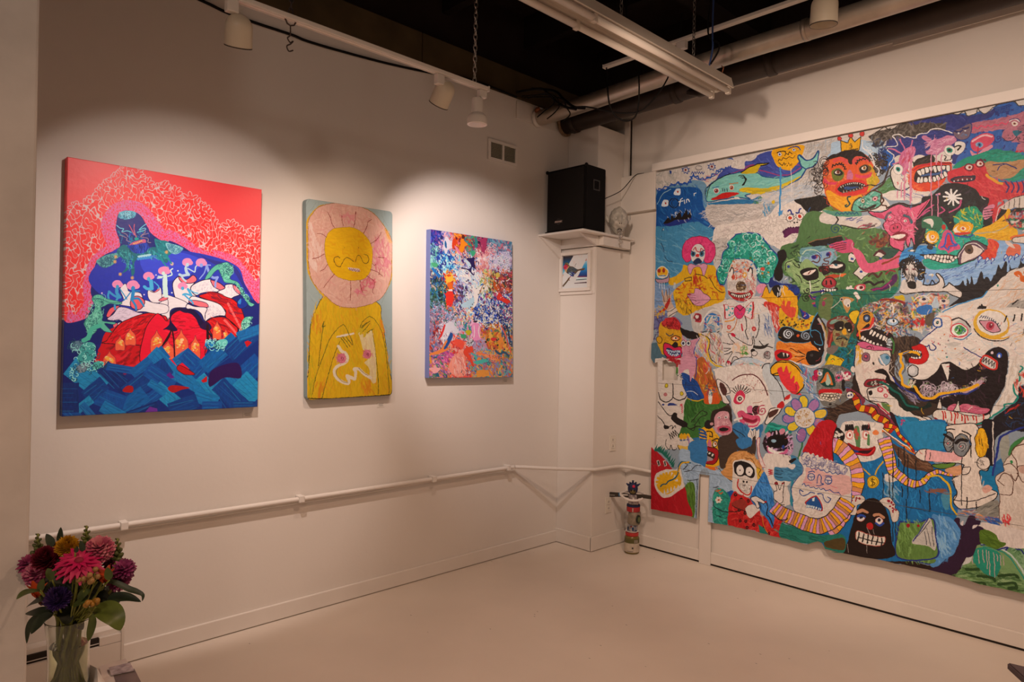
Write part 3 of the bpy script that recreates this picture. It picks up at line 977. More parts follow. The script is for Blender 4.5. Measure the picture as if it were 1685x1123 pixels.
def tile3():
 mu.tile(1375,330,K,'#dcd0c6')
 # green jungle on the left
 f('#4e7242','-72,38 15,40 65,55 105,65 140,82 150,112 140,155 140,190 120,212 62,225 38,245 -90,245')
 d('#3c5c34 #6c9454 #7ca468 #2c4428 #5c7c3c','-5,65 100,65 140,110 135,190 50,220 -5,225',240,60,12)
 f('#cfc3b8','-30,28 15,32 50,35 72,32 100,48 85,60 55,60 10,54 -32,48')
 f('#4f8c74','-30,22 10,24 50,24 58,29 50,35 0,34')
 zig('#1f5a70',9,'0,28 50,28',13,10)
 l('#2a2420',9,'10,54 50,61 85,56')
 d('#2a3a8c','18,38 65,38 60,48 20,42',9,50,8,-20,20)
 d('#b02c50 #4a1c2c','52,54 88,48 80,58 55,60',7,70,10,-12,6)
 spiral('#1f4a5c',8,0,250,50,2)
 l('#221c1c',12,'0,50 5,42 2,35')
 d('#5c2a2c #7a3c2c','75,82 105,72 130,78 118,98 82,100',60,26,18)
 dots('#8a4a2c #5c2c20','78,90 120,80 125,90 95,100',18,14)
 f('#244c40','100,105 125,105 140,112 130,125 100,125')
 f('#2c3028','-20,108 15,110 22,140 0,160 -22,160')
 f('#1a1614','-15,140 5,135 20,142 15,152 0,160 -15,158')
 e('#d8d0c8',20,578,40,20,-20)
 spiral('#1a1614',6,20,578,18,1.5)
 for pts,ex,ey in(('82,120 95,108 110,116 100,127',395,512),('19,131 32,114 48,122 38,136',145,515),('38,160 56,141 78,151 56,175',222,625)):
  g('#d9cdc2',pts,'#2a2420',7)
  e('#24408c',ex,ey,14,10)
 f('#4a1c24','82,120 96,108 110,115 105,119 95,114 86,122')
 # pink arm
 f('#d35878','-8,92 5,85 12,80 28,92 40,102 55,112 68,132 75,138 100,130 125,125 140,110 150,108 146,125 140,145 125,150 100,155 82,159 62,156 49,140 38,115 22,110 -8,115')
 for q in range(4):
  l('#8a2440',6,[(-20,380+q*22),(60,385+q*16),(120,410+q*10)])
 l('#8c3a20',16,'102,139 120,131 140,122')
 l('#7c2c4c',26,'15,82 28,90 38,95')
 # dark band of the snake and the white flowers
 f('#4c1c50','75,195 100,190 118,178 125,165 135,162 132,180 118,192 95,200')
 l('#8c1c60',12,'80,196 105,191 122,175')
 l('#241c1c',22,'62,182 75,179 85,186 95,180 105,179')
 l('#4a2420',18,'72,165 82,160 92,168 100,160')
 l('#8c1c30',14,'110,162 120,154 130,156')
 e('#c03c50',215,768,55,34,-20)
 e('#e0d2c8',215,768,34,24)
 e('#7a1c24',222,765,16)
 e(BK,222,765,7)
 f('#0f6c58','50,215 75,202 105,200 130,190 136,195 125,212 100,218 62,225 38,245 25,240')
 d('#1c8c70 #0c5848','55,218 125,198 115,212 45,235',40,70,10,-15,15)
 for x,y in((125,785),(180,840),(100,900),(60,870)):
  for a in range(0,360,72):
   e('#dfd4ca',x+22*math.cos(math.radians(a)),y+22*math.sin(math.radians(a)),16,13,a)
  e('#b08a6a',x,y,8)
  # blue water and pale sky
 f('#2a7ec0','148,110 175,100 200,99 225,105 225,130 190,130 190,150 160,160 140,140')
 d('#3f94d0 #1f6aac #5caadc','150,110 200,102 190,130 150,140',60,70,9,-8,15)
 f('#8cb0d8','148,155 190,150 212,152 250,150 275,142 320,120 355,90 390,95 450,95 450,155 375,160 360,170 325,190 272,195 240,192 175,182 140,190')
 d('#9cbce0 #7ca4d0 #a8c4e4','195,160 275,150 350,105 415,100 355,155 275,185 200,180',160,90,10,-12,20)
 d('#2a4a9c','235,152 308,135 350,105 345,130 310,155 252,180 240,180',70,38,5,-25,12,0.05)
 f('#7a9cc8','190,160 200,158 220,162 225,180 212,185 195,180')
 e('#dce0e2',840,658,26,11)
 e('#9aa0a8',810,710,15)
 e('#9aa0a8',885,705,15)
 # black forest
 f('#1c191d','260,190 272,186 279,176 285,186 288,186 290,170 295,184 299,165 304,184 310,180 320,156 326,172 331,168 336,169 341,178 348,165 352,162 358,142 364,151 371,134 376,135 375,155 380,156 382,140 386,150 395,148 402,145 408,125 411,140 450,130 450,160 375,165 350,190 332,212 288,228 260,235 250,232 272,212',amp=0.1)
 # teal head under the black hair
 f('#1c1c20','172,115 172,75 175,38 190,15 200,-10 325,-10 335,15 345,48 320,75 250,100 190,95')
 d('#2c3034 #101012 #4a2a3c #1f3a34','180,30 200,5 315,5 325,40 225,40 185,82',110,70,10,-40,50)
 for q in('180,40 200,20 215,10','250,25 270,15 275,0','190,32 205,22','225,30 238,22 232,15'):
  l('#c24a7a',13,q)
 f('#1f9c84','190,135 200,125 220,120 215,90 198,82 200,60 220,42 240,50 250,65 265,60 260,40 280,22 305,15 322,32 322,58 310,72 332,82 335,95 315,125 272,145 240,150 212,152 198,146')
 d('#2cb498 #158068 #3cbca8','200,132 220,125 225,100 310,80 325,95 275,140 212,148',100,80,9,-20,30)
 for a in range(0,180,36):
  c_,s_=math.cos(math.radians(a+10)),math.sin(math.radians(a+10))
  l('#e8e2dc',17,[(1025-78*c_,-28-66*s_),(1025,-28),(1025+78*c_,-28+66*s_)])
 for q in(840,895):
  l('#d08098',9,[(q,-60),(q+3,40),(q+2,150)])
 f('#2c6a4c','190,42 200,35 220,35 232,42 234,60 220,65 200,60 190,58')
 f('#d6cec2','192,44 208,40 215,48 212,60 208,52 200,49')
 f('#158c64','262,38 272,22 290,15 310,15 322,38 320,60 305,65 300,45 280,38')
 d('#2cac7c #0f6c4c #d0c020','265,38 290,18 318,30 315,58 295,40',60,50,10,60,50)
 for x,y,rx,ry in((850,320,62,60),(1120,245,92,60)):
  e('#e6a414',x,y,rx,ry,-10)
  d('#c8b818 #1a1a1a #e8c040',[(x-rx*1.2,y-ry),(x+rx*1.2,y-ry*1.2),(x+rx*1.2,y+ry*1.2),(x-rx*1.2,y+ry)],34,30,7)
  e('#e9dccc',x-rx*0.1,y+5,rx*0.82,ry*0.7,-10)
  e('#eca018',x+3,y-3,rx*0.62,ry*0.62)
  e('#e8d8c0',x+2,y,rx*0.3,ry*0.3)
  e('#c04a2c',x+2,y,rx*0.13)
 f('#cc3c2c','260,72 275,70 298,70 290,75 270,78')
 l('#21489c',12,'261,75 275,80 292,80 302,75')
 l('#1a1a1c',10,'192,75 200,95 218,98')
 e('#c03028',952,235,18,22)
 f('#cf4f7a','236,70 244,64 252,66 259,78 262,89 272,99 271,106 262,109 252,114 246,117 240,110 229,109 224,102 229,94 234,82')
 f('#cc2c44','240,102 244,92 244,78 249,72 252,82 255,92 258,100 251,106 246,105')
 l('#2f5cb4',13,'231,103 239,98 242,80 246,72 252,75 255,88 260,96 266,96 262,100 250,100 246,108 240,101')
 e('#48413e',828,412,28,24)
 spiral('#1a1616',6,828,412,24,1.6)
 f(BK,'184,120 200,118 225,118 272,120 265,129 252,137 240,138 220,134 200,125')
 teeth('#e8dcd0','195,120 220,120 245,121 271,122',11,30,BK,3)
 teeth('#e8dcd0','268,125 252,136 235,136 215,130 200,124',10,30,BK,3)
 f('#5c4054','269,122 272,110 280,100 295,90 312,89 328,98 334,102 325,115 308,128 288,136 270,140',BK,7)
 f('#dfcfc4','276,138 278,120 284,108 300,98 312,102 323,112 308,125 292,132')
 e('#5a4334',1172,428,38,50)
 e(BK,1172,440,14)
 l('#dcd2cc',8,'270,125 276,110 290,96 310,95 325,108')
 e('#5c6c6c',670,440,36,12)
 e('#e0d8d0',672,442,18,8)
 # pig
 f('#d95a7c','110,44 100,38 82,35 72,24 95,26 110,22 120,15 140,9 162,15 180,10 208,-5 195,18 180,38 172,60 176,100 170,92 166,84 160,102 155,95 151,82 148,110 135,108 120,99 118,85 120,78 108,65 104,52',BK,8)
 d('#e46f8e #c44a6c #e88aa2','110,45 140,15 175,30 170,82 125,95',110,60,7,60,60)
 f('#c23c60','80,29 100,30 108,40 92,38')
 l('#8c1c3c',8,'180,30 192,15 202,0')
 l('#2a1a1c',16,'115,15 140,6 162,11 185,8')
 l('#22606c',22,'110,38 115,29 120,26')
 l('#22606c',24,'150,32 160,36 167,48')
 for x,y in((478,145),(608,178)):
  arc('#8c1c3c',5,x,y,36,36,0,350)
  e('#e2cfc6',x,y,13)
  e('#2a2a3c',x+2,y,5)
 e('#cf4868',525,240,50,42,-20,'#7c1838',5)
 e(BK,512,242,6,12)
 e(BK,542,238,6,12)
 f('#7c0f28','125,75 140,69 155,70 160,78 150,88 135,88 126,82')
 f('#e6d8cc','122,78 140,75 152,74 151,80 138,84 125,82')
 for q in range(14):
  curls('#9c2c4c','112,42 160,22 170,80 130,65',2,16,4)
  # beast hand, beak and claws on the right
 f('#d08098','325,18 335,12 348,9 350,15 340,22 345,25 342,35 328,42 322,30')
 for q in range(4):
  l(BK,6,[(1300,80+q*24),(1380,70+q*22)])
 f('#cb3a40','355,18 360,10 370,2 355,45 345,48 350,30')
 f('#1c1819','350,48 360,28 375,15 450,15 450,32 390,25 375,38')
 f('#d2c4b8','360,15 375,5 395,-8 450,-15 450,14 410,16 385,19 368,20','#3a302c',6)
 for q in range(6):
  l('#3a302c',6,[(1480+q*45,0-q*8),(1478+q*45,64)])
 l('#dcb0b0',10,'352,45 358,20 370,8 385,0')
 f('#e6aa14','302,73 322,60 345,51 362,38 372,29 378,18 384,21 381,38 390,50 400,72 395,85 370,88 340,84 315,78')
 d('#f0bc2c #d09010 #c8a020','315,72 370,40 390,78 345,82',60,90,8,-15,15)
 l('#b0a890',9,'304,73 325,71 355,66 380,54')
 f('#2c7c5c','375,42 390,38 425,45 450,50 450,65 405,65 388,58')
 d('#c83c3c #d86a50 #7c1c50 #e0d0c4 #2c9c7c #1c1c24','375,28 450,25 450,65 390,60',110,50,14)
 f('#e06c3c','390,78 450,70 450,100 390,88')
 f('#d8ccc0','388,85 400,80 450,78 450,95 395,92',BK,5)
 f('#da4530','335,86 350,88 359,95 355,110 351,125 345,130 325,129 312,130 322,118 335,102')
 d('#e85c44 #c83624','335,92 355,95 348,125 328,122',30,60,9,70,20)
 f('#d96c50','375,115 382,100 392,95 405,100 405,118 395,122 380,122')
 f('#e0c8bc','372,88 385,92 395,105 385,102 375,95')
 for x,y in((1268,515),(1328,525),(1378,528),(1495,498),(1535,512),(1590,495),(1650,500)):
  f('#c8d4e0',[(x-14,y+30),(x-12,y-10),(x,y-26),(x+14,y-20),(x+16,y-5),(x-2,y+8)],'#23409c',6)
  # white horned thing and the bearded man
 f('#d6cbc1','140,198 150,190 175,192 190,185 210,186 225,181 228,172 220,162 225,160 235,170 239,185 236,192 246,185 250,181 265,192 278,202 272,214 240,201 205,200 165,204 148,205',BK,8)
 l(BK,9,'192,185 195,172 192,162 198,160')
 l(BK,9,'198,186 208,184 212,176 220,184 226,179')
 f('#cfc6be','136,200 148,175 155,175 175,175 190,180 185,192 155,192')
 e('#cbc1b9',655,612,70,96)
 d('#e0d8d0 #a89e98 #b4a8a2','150,135 180,138 178,170 152,172',50,50,8,80,40)
 f(BK,'158,185 162,178 175,180 176,192 170,195 161,192')
 curls('#151113','142,150 148,135 165,128 182,138 190,155 185,172 181,148 165,132 150,145 148,170',70,22,9)
 d('#151113','155,165 175,162 175,182 158,180',34,34,7,90,30)
 for x in(625,688):
  e('#8a5a5c',x,604,15,9)
  e('#2a2022',x,604,6)
 l('#3a3030',5,'162,152 162,162 166,164')
 zig(BK,7,'160,122 172,124',6,12)
 # orange clover and the pale giant's forehead
 f('#d9cdc2','450,140 410,148 385,155 370,165 350,185 332,200 322,212 288,222 255,232 225,250 215,290 450,290')
 l('#3f8cc0',12,'332,200 322,212 295,220 270,228 245,240 220,255')
 d('#e0b088 #cfa07c #e6dcd2 #c8beb4','355,190 400,160 425,200 350,250 250,250 325,220',120,90,6,-40,30)
 for x,y in((1610,650),(1650,690),(1690,640)):
  e('#d8641c',x,y,36,28,30)
 e('#2c8c7c',1425,745,10)
 g('#a29c95','385,225 450,210 450,290 375,272 360,250')
 d('#b4aea6 #8c8680','385,230 425,218 425,270 370,258',50,70,8,-60,40)
 for q in('360,248 375,240 381,239','381,239 372,270','400,235 392,262','412,240 412,262','388,228 400,218'):
  l(BK,12,q)
 f('#1a1617','312,248 315,232 325,235 331,240 332,250 322,252',amp=0.1)
 zig('#1a1617',14,'312,240 325,232 332,250',9,10)
 # patchwork heads below the seam
 f('#7a6a5c','45,240 65,225 100,215 130,215 150,225 160,240 165,281 50,290')
 d('#c8b8ac #a83030 #2c4470 #d8a030 #3c6c40 #1c1818 #8aa0b8 #c87048 #5c2c50 #dcd0c4','50,240 100,218 145,222 162,250 165,288 45,288',420,50,11)
 l('#3f7c74',16,'140,155 139,190 120,215 82,220 58,232 45,245')
 l('#9aa4ac',8,'144,150 142,188 125,212 95,218')
 l('#8a2420',16,'50,248 65,225 100,218 130,218 150,225')
 f('#c8a818','128,212 148,208 152,220 140,218')
 f('#dab018','28,252 38,242 50,245 51,260 42,272 32,262')
 f('#c88a2c','45,275 55,250 68,242 82,250 80,272 60,281')
 e('#2c3c5c',268,1028,36,44,0,BK,8)
 e('#8aa0c0',268,1028,20,22)
 e(BK,270,1030,9)
 e('#aabccc',495,1070,48,32,0,BK,6)
 e('#e0dcd8',500,1066,30,16)
 e(BK,505,1066,9,13)
 l('#e0d8d0',10,'124,225 125,242 124,260')
 # heads in the middle: clown-coloured face
 f('#b8a890','172,212 190,208 240,208 250,218 245,232 225,240 215,250 212,281 170,281')
 d('#c84050 #2f6cb4 #dcd0c4 #e0c030 #3c7c50 #1c1c24 #9ab4cc #d87858','172,212 245,210 240,235 215,252 210,281 172,281',260,46,12)
 f('#2f6cb0','178,238 198,230 212,232 208,248 185,250')
 f('#b2c2cc','210,232 218,212 225,220 226,232 218,238')
 l('#e0d4c8',10,'172,220 180,212 195,210 208,218')
 e('#d8c4b8',775,880,46,22)
 e('#2a2a44',778,872,20,12)
 e('#d8c4b8',955,890,44,24)
 e('#2a2a44',950,880,16,11)
 d('#c01c24','170,265 192,258 192,272 172,275',16,40,14)
 f('#5c5044','198,252 218,248 212,275 198,272')
def tile4():
 mu.tile(1070,400,K,'#dcd0c6')
 f('#3f84aa','8,-5 70,-5 72,45 60,75 32,95 8,90')
 d('#5d9fbd #2f6f98 #78a9bd','10,0 65,0 62,62 15,85',50,80,7,30,25)
 f('#7392b8','5,90 32,92 55,105 55,140 30,155 5,150')
 f('#6a6c98','5,150 30,150 50,160 70,180 15,190 5,185')
 d('#8ca4c4 #5c7ca8 #a0a8c0','8,95 50,105 50,150 8,155',60,70,7,20,30)
 d('#3c3060 #5c4c80','10,160 30,160 25,200 10,215',30,60,9)
 f('#4a6a78','2,225 15,220 30,240 50,260 10,265 2,260')
 for q in('24,0 28,10 30,18','30,28 38,38 48,41'):
  l('#1d3a58',6,q)
  # white swirls behind the clowns
 f('#bdb4ac','140,-5 175,-5 165,50 150,60 140,45')
 d('#8c8480 #d4c8be #5c5654 #c8c4c0','140,0 170,0 160,50 142,45',90,50,5)
 f('#cfc0b4','100,135 165,120 165,175 95,175')
 # figure in a yellow coat with a round pink wig
 f('#d6a314','82,50 72,48 69,62 50,75 41,78 41,90 50,93 75,82 60,98 51,108 54,130 58,148 75,160 90,155 105,148 140,135 162,125 164,100 155,92 148,75 142,52 130,48 118,48 105,52')
 d('#c85c10 #b83a14 #e0b424 #a83014 #d98a14','58,105 82,82 145,72 160,110 135,130 70,140',110,34,11)
 d('#2a2014 #4a3414','56,120 120,140 100,155 65,150',40,44,5,70,20)
 d('#b02818','95,62 110,60 110,100 100,105',10,40,16,80,20)
 kk(BK,6,'75,78 90,75 90,82 76,84 75,78')
 l(BK,6,'100,68 118,72 125,78')
 l('#3a2a10',6,'130,75 140,95 155,108 162,108')
 f('#cd8ea6','82,54 88,46 101,48 118,45 125,51 118,71 114,65 110,54 105,51 95,54 89,68 85,66','#5c3040',4)
 f('#d6356e','70,15 75,0 88,-11 105,-15 125,-11 140,2 143,22 136,40 125,44 118,38 120,15 110,2 98,5 90,18 89,38 78,41 71,30','#7c1838',5)
 d('#e04c80 #c02860','72,15 90,-8 135,2 140,30 125,38 120,8 95,0 85,30',50,50,8)
 f('#cfc6c0','89,20 95,8 105,2 116,8 120,20 118,35 110,46 99,46 90,35')
 l('#b02830',7,'94,15 99,10 102,18 108,20 111,11 116,15')
 for x in(375,452):
  e('#3a6c84',x,95,22,24)
  e('#16222c',x,95,10,12)
 l('#1c2c50',9,'89,17 95,20')
 l('#1c2c50',9,'110,20 118,16')
 e('#c02c28',415,112,17,15)
 f('#1c2c4c','94,41 100,35 108,34 114,40 112,44 105,46 96,46')
 f('#cf8fa4','81,112 95,110 98,100 108,102 118,110 130,118 131,125 118,136 100,137 86,122','#4c2c38',4)
 for q in('82,114 100,116','84,118 100,122','88,122 102,128','95,135 110,130'):
  l('#8a4c60',4,q)
 d('#a01c2c','81,111 88,111 88,118 82,118',4,20,9)
 # little round yellow cake face held by the left hand
 e('#dca41c',105,258,50,50,0,'#d8d0c0',8)
 e('#a03018',75,243,14,18)
 e('#a03018',118,242,14,18)
 f('#d0d4d0','19,73 28,70 34,72 28,76 20,76')
 kk('#2f6c9c',7,'20,72 33,72')
 f('#b08a98','12,79 25,80 38,76 40,66 42,75 39,86 28,88 15,86',BK,4)
 for x in(80,100,122,205,215):
  l('#d0d8dc',5,[(x,350),(x+2,400)])
 f('#c2a28c','24,105 28,104 31,118 35,100 38,115 41,99 42,115 50,108 46,125 51,145 38,150 30,135')
 for q in('25,108 32,130','35,102 38,125','41,100 41,125'):
  l('#4c3a34',5,q)
 f('#b02820','19,152 30,142 41,122 44,125 38,142 25,154')
 d('#dcae1c','10,140 30,142 30,160 12,162',20,34,8)
 f('#cfc0b4','38,152 50,142 60,148 50,160 40,165')
 l(BK,5,'38,151 45,150 54,142')
 l(BK,5,'40,162 50,155 60,150')
 # green-haired clown
 f('#1d937c','160,20 172,10 170,0 185,-15 190,-20 215,-22 238,-20 252,-5 265,12 282,32 278,50 272,68 265,85 255,89 238,82 232,50 218,38 190,35 178,50 170,72 162,90 152,88 145,65 155,45','#1c3a8a',9)
 curls('#6fc8b4 #4cb49c #8ad0c0 #c8dcd4','162,22 190,-15 238,-15 275,32 260,80 238,75 225,40 185,32 160,82 150,65',110,24,8)
 d('#0f705c #156c70 #0c5c4c','162,22 190,-15 238,-15 275,32 260,80 238,75 225,40 185,32 160,82 150,65',120,40,8)
 dots('#b87838 #c84838 #3c7c3c','220,25 270,30 260,75 240,70',8,12)
 f('#cdc2b8','170,82 172,60 182,40 198,35 218,38 230,52 234,75 232,100 228,118 218,125 198,128 178,122 170,105')
 d('#b4a8a0 #ded4ca #a8a09c #c08c7c','172,60 195,38 228,55 230,100 195,122 172,100',140,44,8)
 d('#c04030 #4a8cb8 #c87850','180,40 220,42 222,60 180,65',22,16,12)
 for x in(715,880):
  f('#e0d8ce',[(x-20,330),(x-18,240),(x,212),(x+16,240),(x+14,320)])
  l('#2a2024',10,[(x-18,250),(x-2,215),(x+16,235),(x+12,290)])
 e('#dc9c1c',828,282,20,26)
 e('#e0d0bc',828,282,11,15)
 e('#a03c28',728,300,14,18)
 d('#c84a34','182,55 200,55 200,80 182,80',20,30,8)
 e('#5c432c',797,380,47,45)
 dots('#7c6040 #3c2c20 #98805c #b09c7c','190,88 208,88 209,102 191,104',40,6)
 f('#ac2428','171,104 180,108 200,110 215,108 221,102 224,112 212,122 200,126 182,122 174,114')
 f('#3c3030','176,108 200,114 219,108 212,118 198,121 180,117')
 teeth('#ded2c2','179,110 198,115 218,109',11,26,BK,3)
 l('#ac2428',9,'172,110 182,122 200,127 218,122 225,110')
 d('#c03c44','210,75 225,75 230,105 215,105',14,60,6,60,30)
 # pink ear and yellow fire on the right
 f('#d68aa0','232,100 240,90 255,92 254,110 250,120 240,118 246,110 238,111')
 f('#e0a018','246,115 255,95 261,110 270,98 278,115 288,100 295,92 305,100 322,112 325,140 320,160 295,150 285,140 265,140 240,130','#3c2c10',5)
 d('#d98a14 #e8b430 #c87810','250,120 320,120 315,150 250,132',40,40,9)
 f('#d8c8c0','225,120 240,118 258,130 240,135')
 f('#1c2c6c','265,75 272,82 285,88 308,90 325,95 328,112 318,115 302,95 290,92 265,98 260,90')
 d('#1c3a8a','268,82 325,98 322,112 295,92',24,40,8)
 f('#1c1a18','268,100 282,92 288,108 282,120 272,112')
 d('#dcd4cc','280,100 295,100 292,120 280,118',10,40,9,90,20)
 f('#c8342c','250,132 265,130 284,140 285,160 285,190 278,198 268,175 260,160')
 d('#e0d0c8 #d86050 #a81c1c','255,135 282,142 282,190 268,175',40,80,10,85,15)
 f('#d8a41c','285,142 310,164 322,150 328,170 360,155 368,152 355,185 325,195 290,192 284,175')
 dots('#a0421c #9c8440 #3c3414','290,160 355,165 350,185 290,185',60,8)
 f('#d24a34','288,144 294,125 298,140 302,128 309,128 308,140 315,140 320,148 311,165')
 f('#1c348c','325,125 335,112 350,140 360,135 370,148 358,155 338,168','#101c50',5)
 d('#e0dcd8 #b02c3c','330,130 360,142 340,162',12,50,8)
 # clown body
 f('#d4c9c0','140,140 165,130 175,122 198,132 225,122 240,132 258,145 268,170 272,200 272,250 260,265 215,255 175,270 155,265 150,225 160,190 150,150')
 d('#e4dad0 #bcb2ac #a8b0b8 #cdb8b4','160,140 225,130 265,175 270,250 190,258 160,225',200,80,8,80,40)
 f('#c9c5c0','240,160 260,155 271,190 271,248 258,258 225,240 222,225 232,208')
 l('#2a2628',8,'238,158 239,185 232,208')
 l('#2a2628',8,'240,215 250,225 270,230')
 f('#2c2826','222,225 240,226 260,222 250,232 232,232')
 l('#2a2628',8,'208,160 212,185 209,195 215,212')
 l('#b86a2c',7,'190,168 185,185 175,195 168,195')
 e('#c84a48',692,740,20)
 e('#dc9a90',692,740,10)
 e('#b83a3c',912,755,20,0 or 20)
 e('#dc8a80',912,755,8)
 l('#c03040',14,'200,179 203,192')
 d('#3c6ca0 #2a4c8c','245,160 265,165 265,200 250,190',22,80,6,75,15)
 f('#dfc9c8','164,136 175,138 185,142 184,158 165,165','#a83030',4)
 f('#dfc9c8','208,144 226,130 225,165 208,160','#a83030',4)
 dots('#3ca0a0','166,140 182,142 181,155 168,160',12,7)
 dots('#3ca0a0','209,146 222,138 222,158 210,156',12,7)
 l('#b01c24',12,'226,130 225,150 222,165')
 l('#b01c24',9,'162,135 164,150 165,165')
 f('#d23668','186,142 196,136 206,142 208,152 200,165 192,166 185,155','#7c1438',4)
 l(BK,6,'188,141 195,146 198,148 206,140')
 dots('#3c4c8c','192,152 202,150 200,160 192,160',5,4)
 l('#d98a1c',10,'165,172 180,170 185,165')
 f('#d8cec6','172,200 179,200 190,210 220,225 225,208 228,208 226,232 220,252 202,258 185,250 175,270 166,268 172,255 180,240 160,246 148,246 145,240 150,236 165,238 175,232 152,230 145,222 152,218 175,222 185,220 175,210',BK,6)
 for x,y,a in((728,808,40),(617,900,0),(602,966,0),(692,1055,60),(632,1035,30)):
  e('#bc1c3c',x,y,22,13,a)
 d('#dcae90 #e0c0a0','180,230 205,220 210,245 185,245',16,60,14)
 d('#3c9c2c #2c7c24 #5cb43c','200,228 212,228 211,244 200,244',24,30,7,40,60)
 e('#1a1616',905,950,20,22)
 e('#d8cec6',915,970,26,22,0,BK,5)
 e('#a09a98',1028,985,30,34,0,'#4c4648',5)
 d('#7c1c28 #4c4648','250,240 262,240 262,252 250,252',10,30,6)
 # tentacle loops left of the body
 f('#bcb4ac','92,160 100,149 110,150 118,145 135,140 150,148 160,162 160,190 150,198 140,185 135,170 125,162 118,172 118,190 100,198 92,185')
 l('#b02c34',14,'96,165 101,156 110,160 110,172 100,172')
 e('#7c1c2c',415,655,28,34)
 e('#d8d0c8',410,650,15,18)
 l('#2c6cb0',16,'122,185 122,165 135,156 148,162 149,180')
 l('#3c94b8',12,'125,175 132,162 142,165')
 d('#2c5ca8 #b02c34 #d8d0c8 #3c8cb0','120,165 150,155 155,190 120,195',34,36,9)
 l('#d8d0c8',14,'110,180 130,150 150,150 160,175 158,198')
 l(BK,6,'102,199 125,194 140,198 152,195')
 f('#c8beb6','102,200 125,198 150,199 160,225 160,262 140,270 125,255 108,238')
 d('#8c8480 #c03c4c #6c6460 #d8d0c8 #d8b04c','108,205 150,202 158,260 135,265',110,60,8,80,40)
 l('#d8b41c',12,'110,200 128,212 125,235 130,255 142,268 165,275')
 l(BK,6,'112,200 130,212 128,235 133,254 145,265')
 # one-eyed yellow head with red curls
 f('#d09a1c','19,190 25,172 45,175 68,185 69,212 68,240 50,250 28,245 24,240 19,230 15,220 18,208')
 d('#c08a14 #dcaa2c','22,192 62,190 62,238 28,238',40,40,9)
 e('#d09a1c',78,850,26,32,0,BK,5)
 f('#b02024','25,175 38,164 55,165 66,178 65,191 50,189 35,182 29,184')
 curls('#801018 #c83034','28,172 50,165 64,178 62,190 32,182',44,14,7)
 l('#5a5048',10,'35,200 42,204 50,200')
 e('#d87a2c',220,838,40,24,0,BK,6)
 e('#e8c8a8',220,840,24,13)
 e(BK,226,838,8)
 f('#1a1414','48,225 54,218 60,220 61,228 52,231')
 f('#cc1c4c','28,228 32,220 45,225 55,230 66,228 70,238 65,252 52,258 38,252 30,242',BK,6)
 f('#1c2c5c','35,232 42,231 55,238 64,236 64,246 50,250 39,242')
 teeth('#c8d4e0','36,233 50,237 64,236',8,22,'#1c2c5c',3)
 teeth('#c8d4e0','62,246 50,250 38,242',7,22,'#1c2c5c',3)
 f('#d8cec6','25,252 38,255 50,262 40,265 30,260')
 f('#a01420','52,258 68,250 75,258 68,268 66,288 58,288 59,265')
 l('#a01420',30,'62,260 62,275 60,285')
 # pink cat
 f('#c88a9c','69,215 71,200 75,212 90,214 108,208 100,222 96,238 100,252 104,270 95,290 68,290 66,262 72,252 69,235')
 d('#d89aac #b87a8c','71,218 95,220 95,250 100,275 72,282',50,60,8,80,30)
 for x in(290,335):
  eye(x,882,22,'#3c4c6c',26,'#d8d4d0','#4c3440',4)
 f(BK,'66,185 75,190 105,198 108,208 92,212 75,205 68,198')
 l('#2c348c',9,'108,211 100,225 96,240 102,260 100,285')
 d('#8a3c48','82,240 92,235 95,250 85,252',6,40,5)
 d('#d8c8c0 #8ca0c0 #c83c5c #d8a83c','105,210 120,208 125,240 130,275 108,275 100,240',70,70,10,80,30)
 # green goblins and blue faces right of the clown
 f('#4a7040','285,15 310,0 425,-15 425,130 370,160 325,140 332,110 325,82 295,70 290,50')
 d('#6c9454 #345434 #88a86c #1c2c20','295,15 410,0 410,105 335,115 300,60',170,60,13,0,70)
 f('#1a1716','280,20 295,15 300,30 290,48 292,72 282,85 272,72 275,55 282,38')
 f('#7c9cb0','330,32 342,12 375,10 405,15 410,35 395,48 375,50 350,42 338,50')
 d('#8cb0c0 #5c849c #a8c0cc','335,30 370,12 405,20 395,42 350,40',50,70,10,-15,30)
 l('#9cc0b4',14,'328,45 332,28 350,15 372,20 380,30')
 for x,y in((1445,122),(1560,98)):
  e('#2c2c7c',x,y,28,24)
  e('#1a1a40',x,y,12)
 l('#6c2c1c',10,'355,41 365,45 372,40 372,30 362,21')
 l('#2a1c1c',10,'378,48 388,50 385,38 392,35')
 f('#7ca068','295,50 300,38 315,38 330,48 355,58 375,72 380,85 360,110 330,108 332,95 322,82 305,72')
 d('#94b47c #5c8450 #a8c090','300,48 325,50 370,75 350,105 325,75',70,60,11,30,30)
 for x,y,r in((1290,195,34),(1380,415,40),(1330,330,30),(1215,200,30)):
  spiral('#1c2418',8,x,y,r,1.6,x)
 f('#1c1816','330,68 338,55 358,52 370,62 368,78 355,82 340,78')
 f('#e0d8d0','334,68 348,60 364,59 358,68 342,71')
 e('#1c1816',1400,258,14,12)
 l('#d8d4c8',8,'352,84 354,95 352,105')
 e('#d8d8d8',1615,205,44,24)
 e('#1a1616',1625,200,16)
 f('#2a1a1c','372,55 390,50 398,62 385,70 372,68')
 dots('#8c2c2c','375,58 392,55 390,65 375,65',10,6)
 e('#8c2c34',1575,350,60,46)
 e('#a84048',1570,340,44,30)
 e(BK,1550,350,6,18)
 e(BK,1588,348,6,18)
 l('#a83c2c',16,'385,75 400,71 414,72')
 f('#1a1616','372,102 390,99 412,98 410,112 395,118 378,115')
 teeth('#e0d8cc','375,103 392,100 409,101',7,28,BK,3)
 teeth('#e0d8cc','408,114 392,117 378,114',7,26,BK,3)
 l('#3c2c7c',16,'360,118 372,120 368,132 360,138 372,142')
 spiral('#1c2418',7,1370,480,40,1.8)
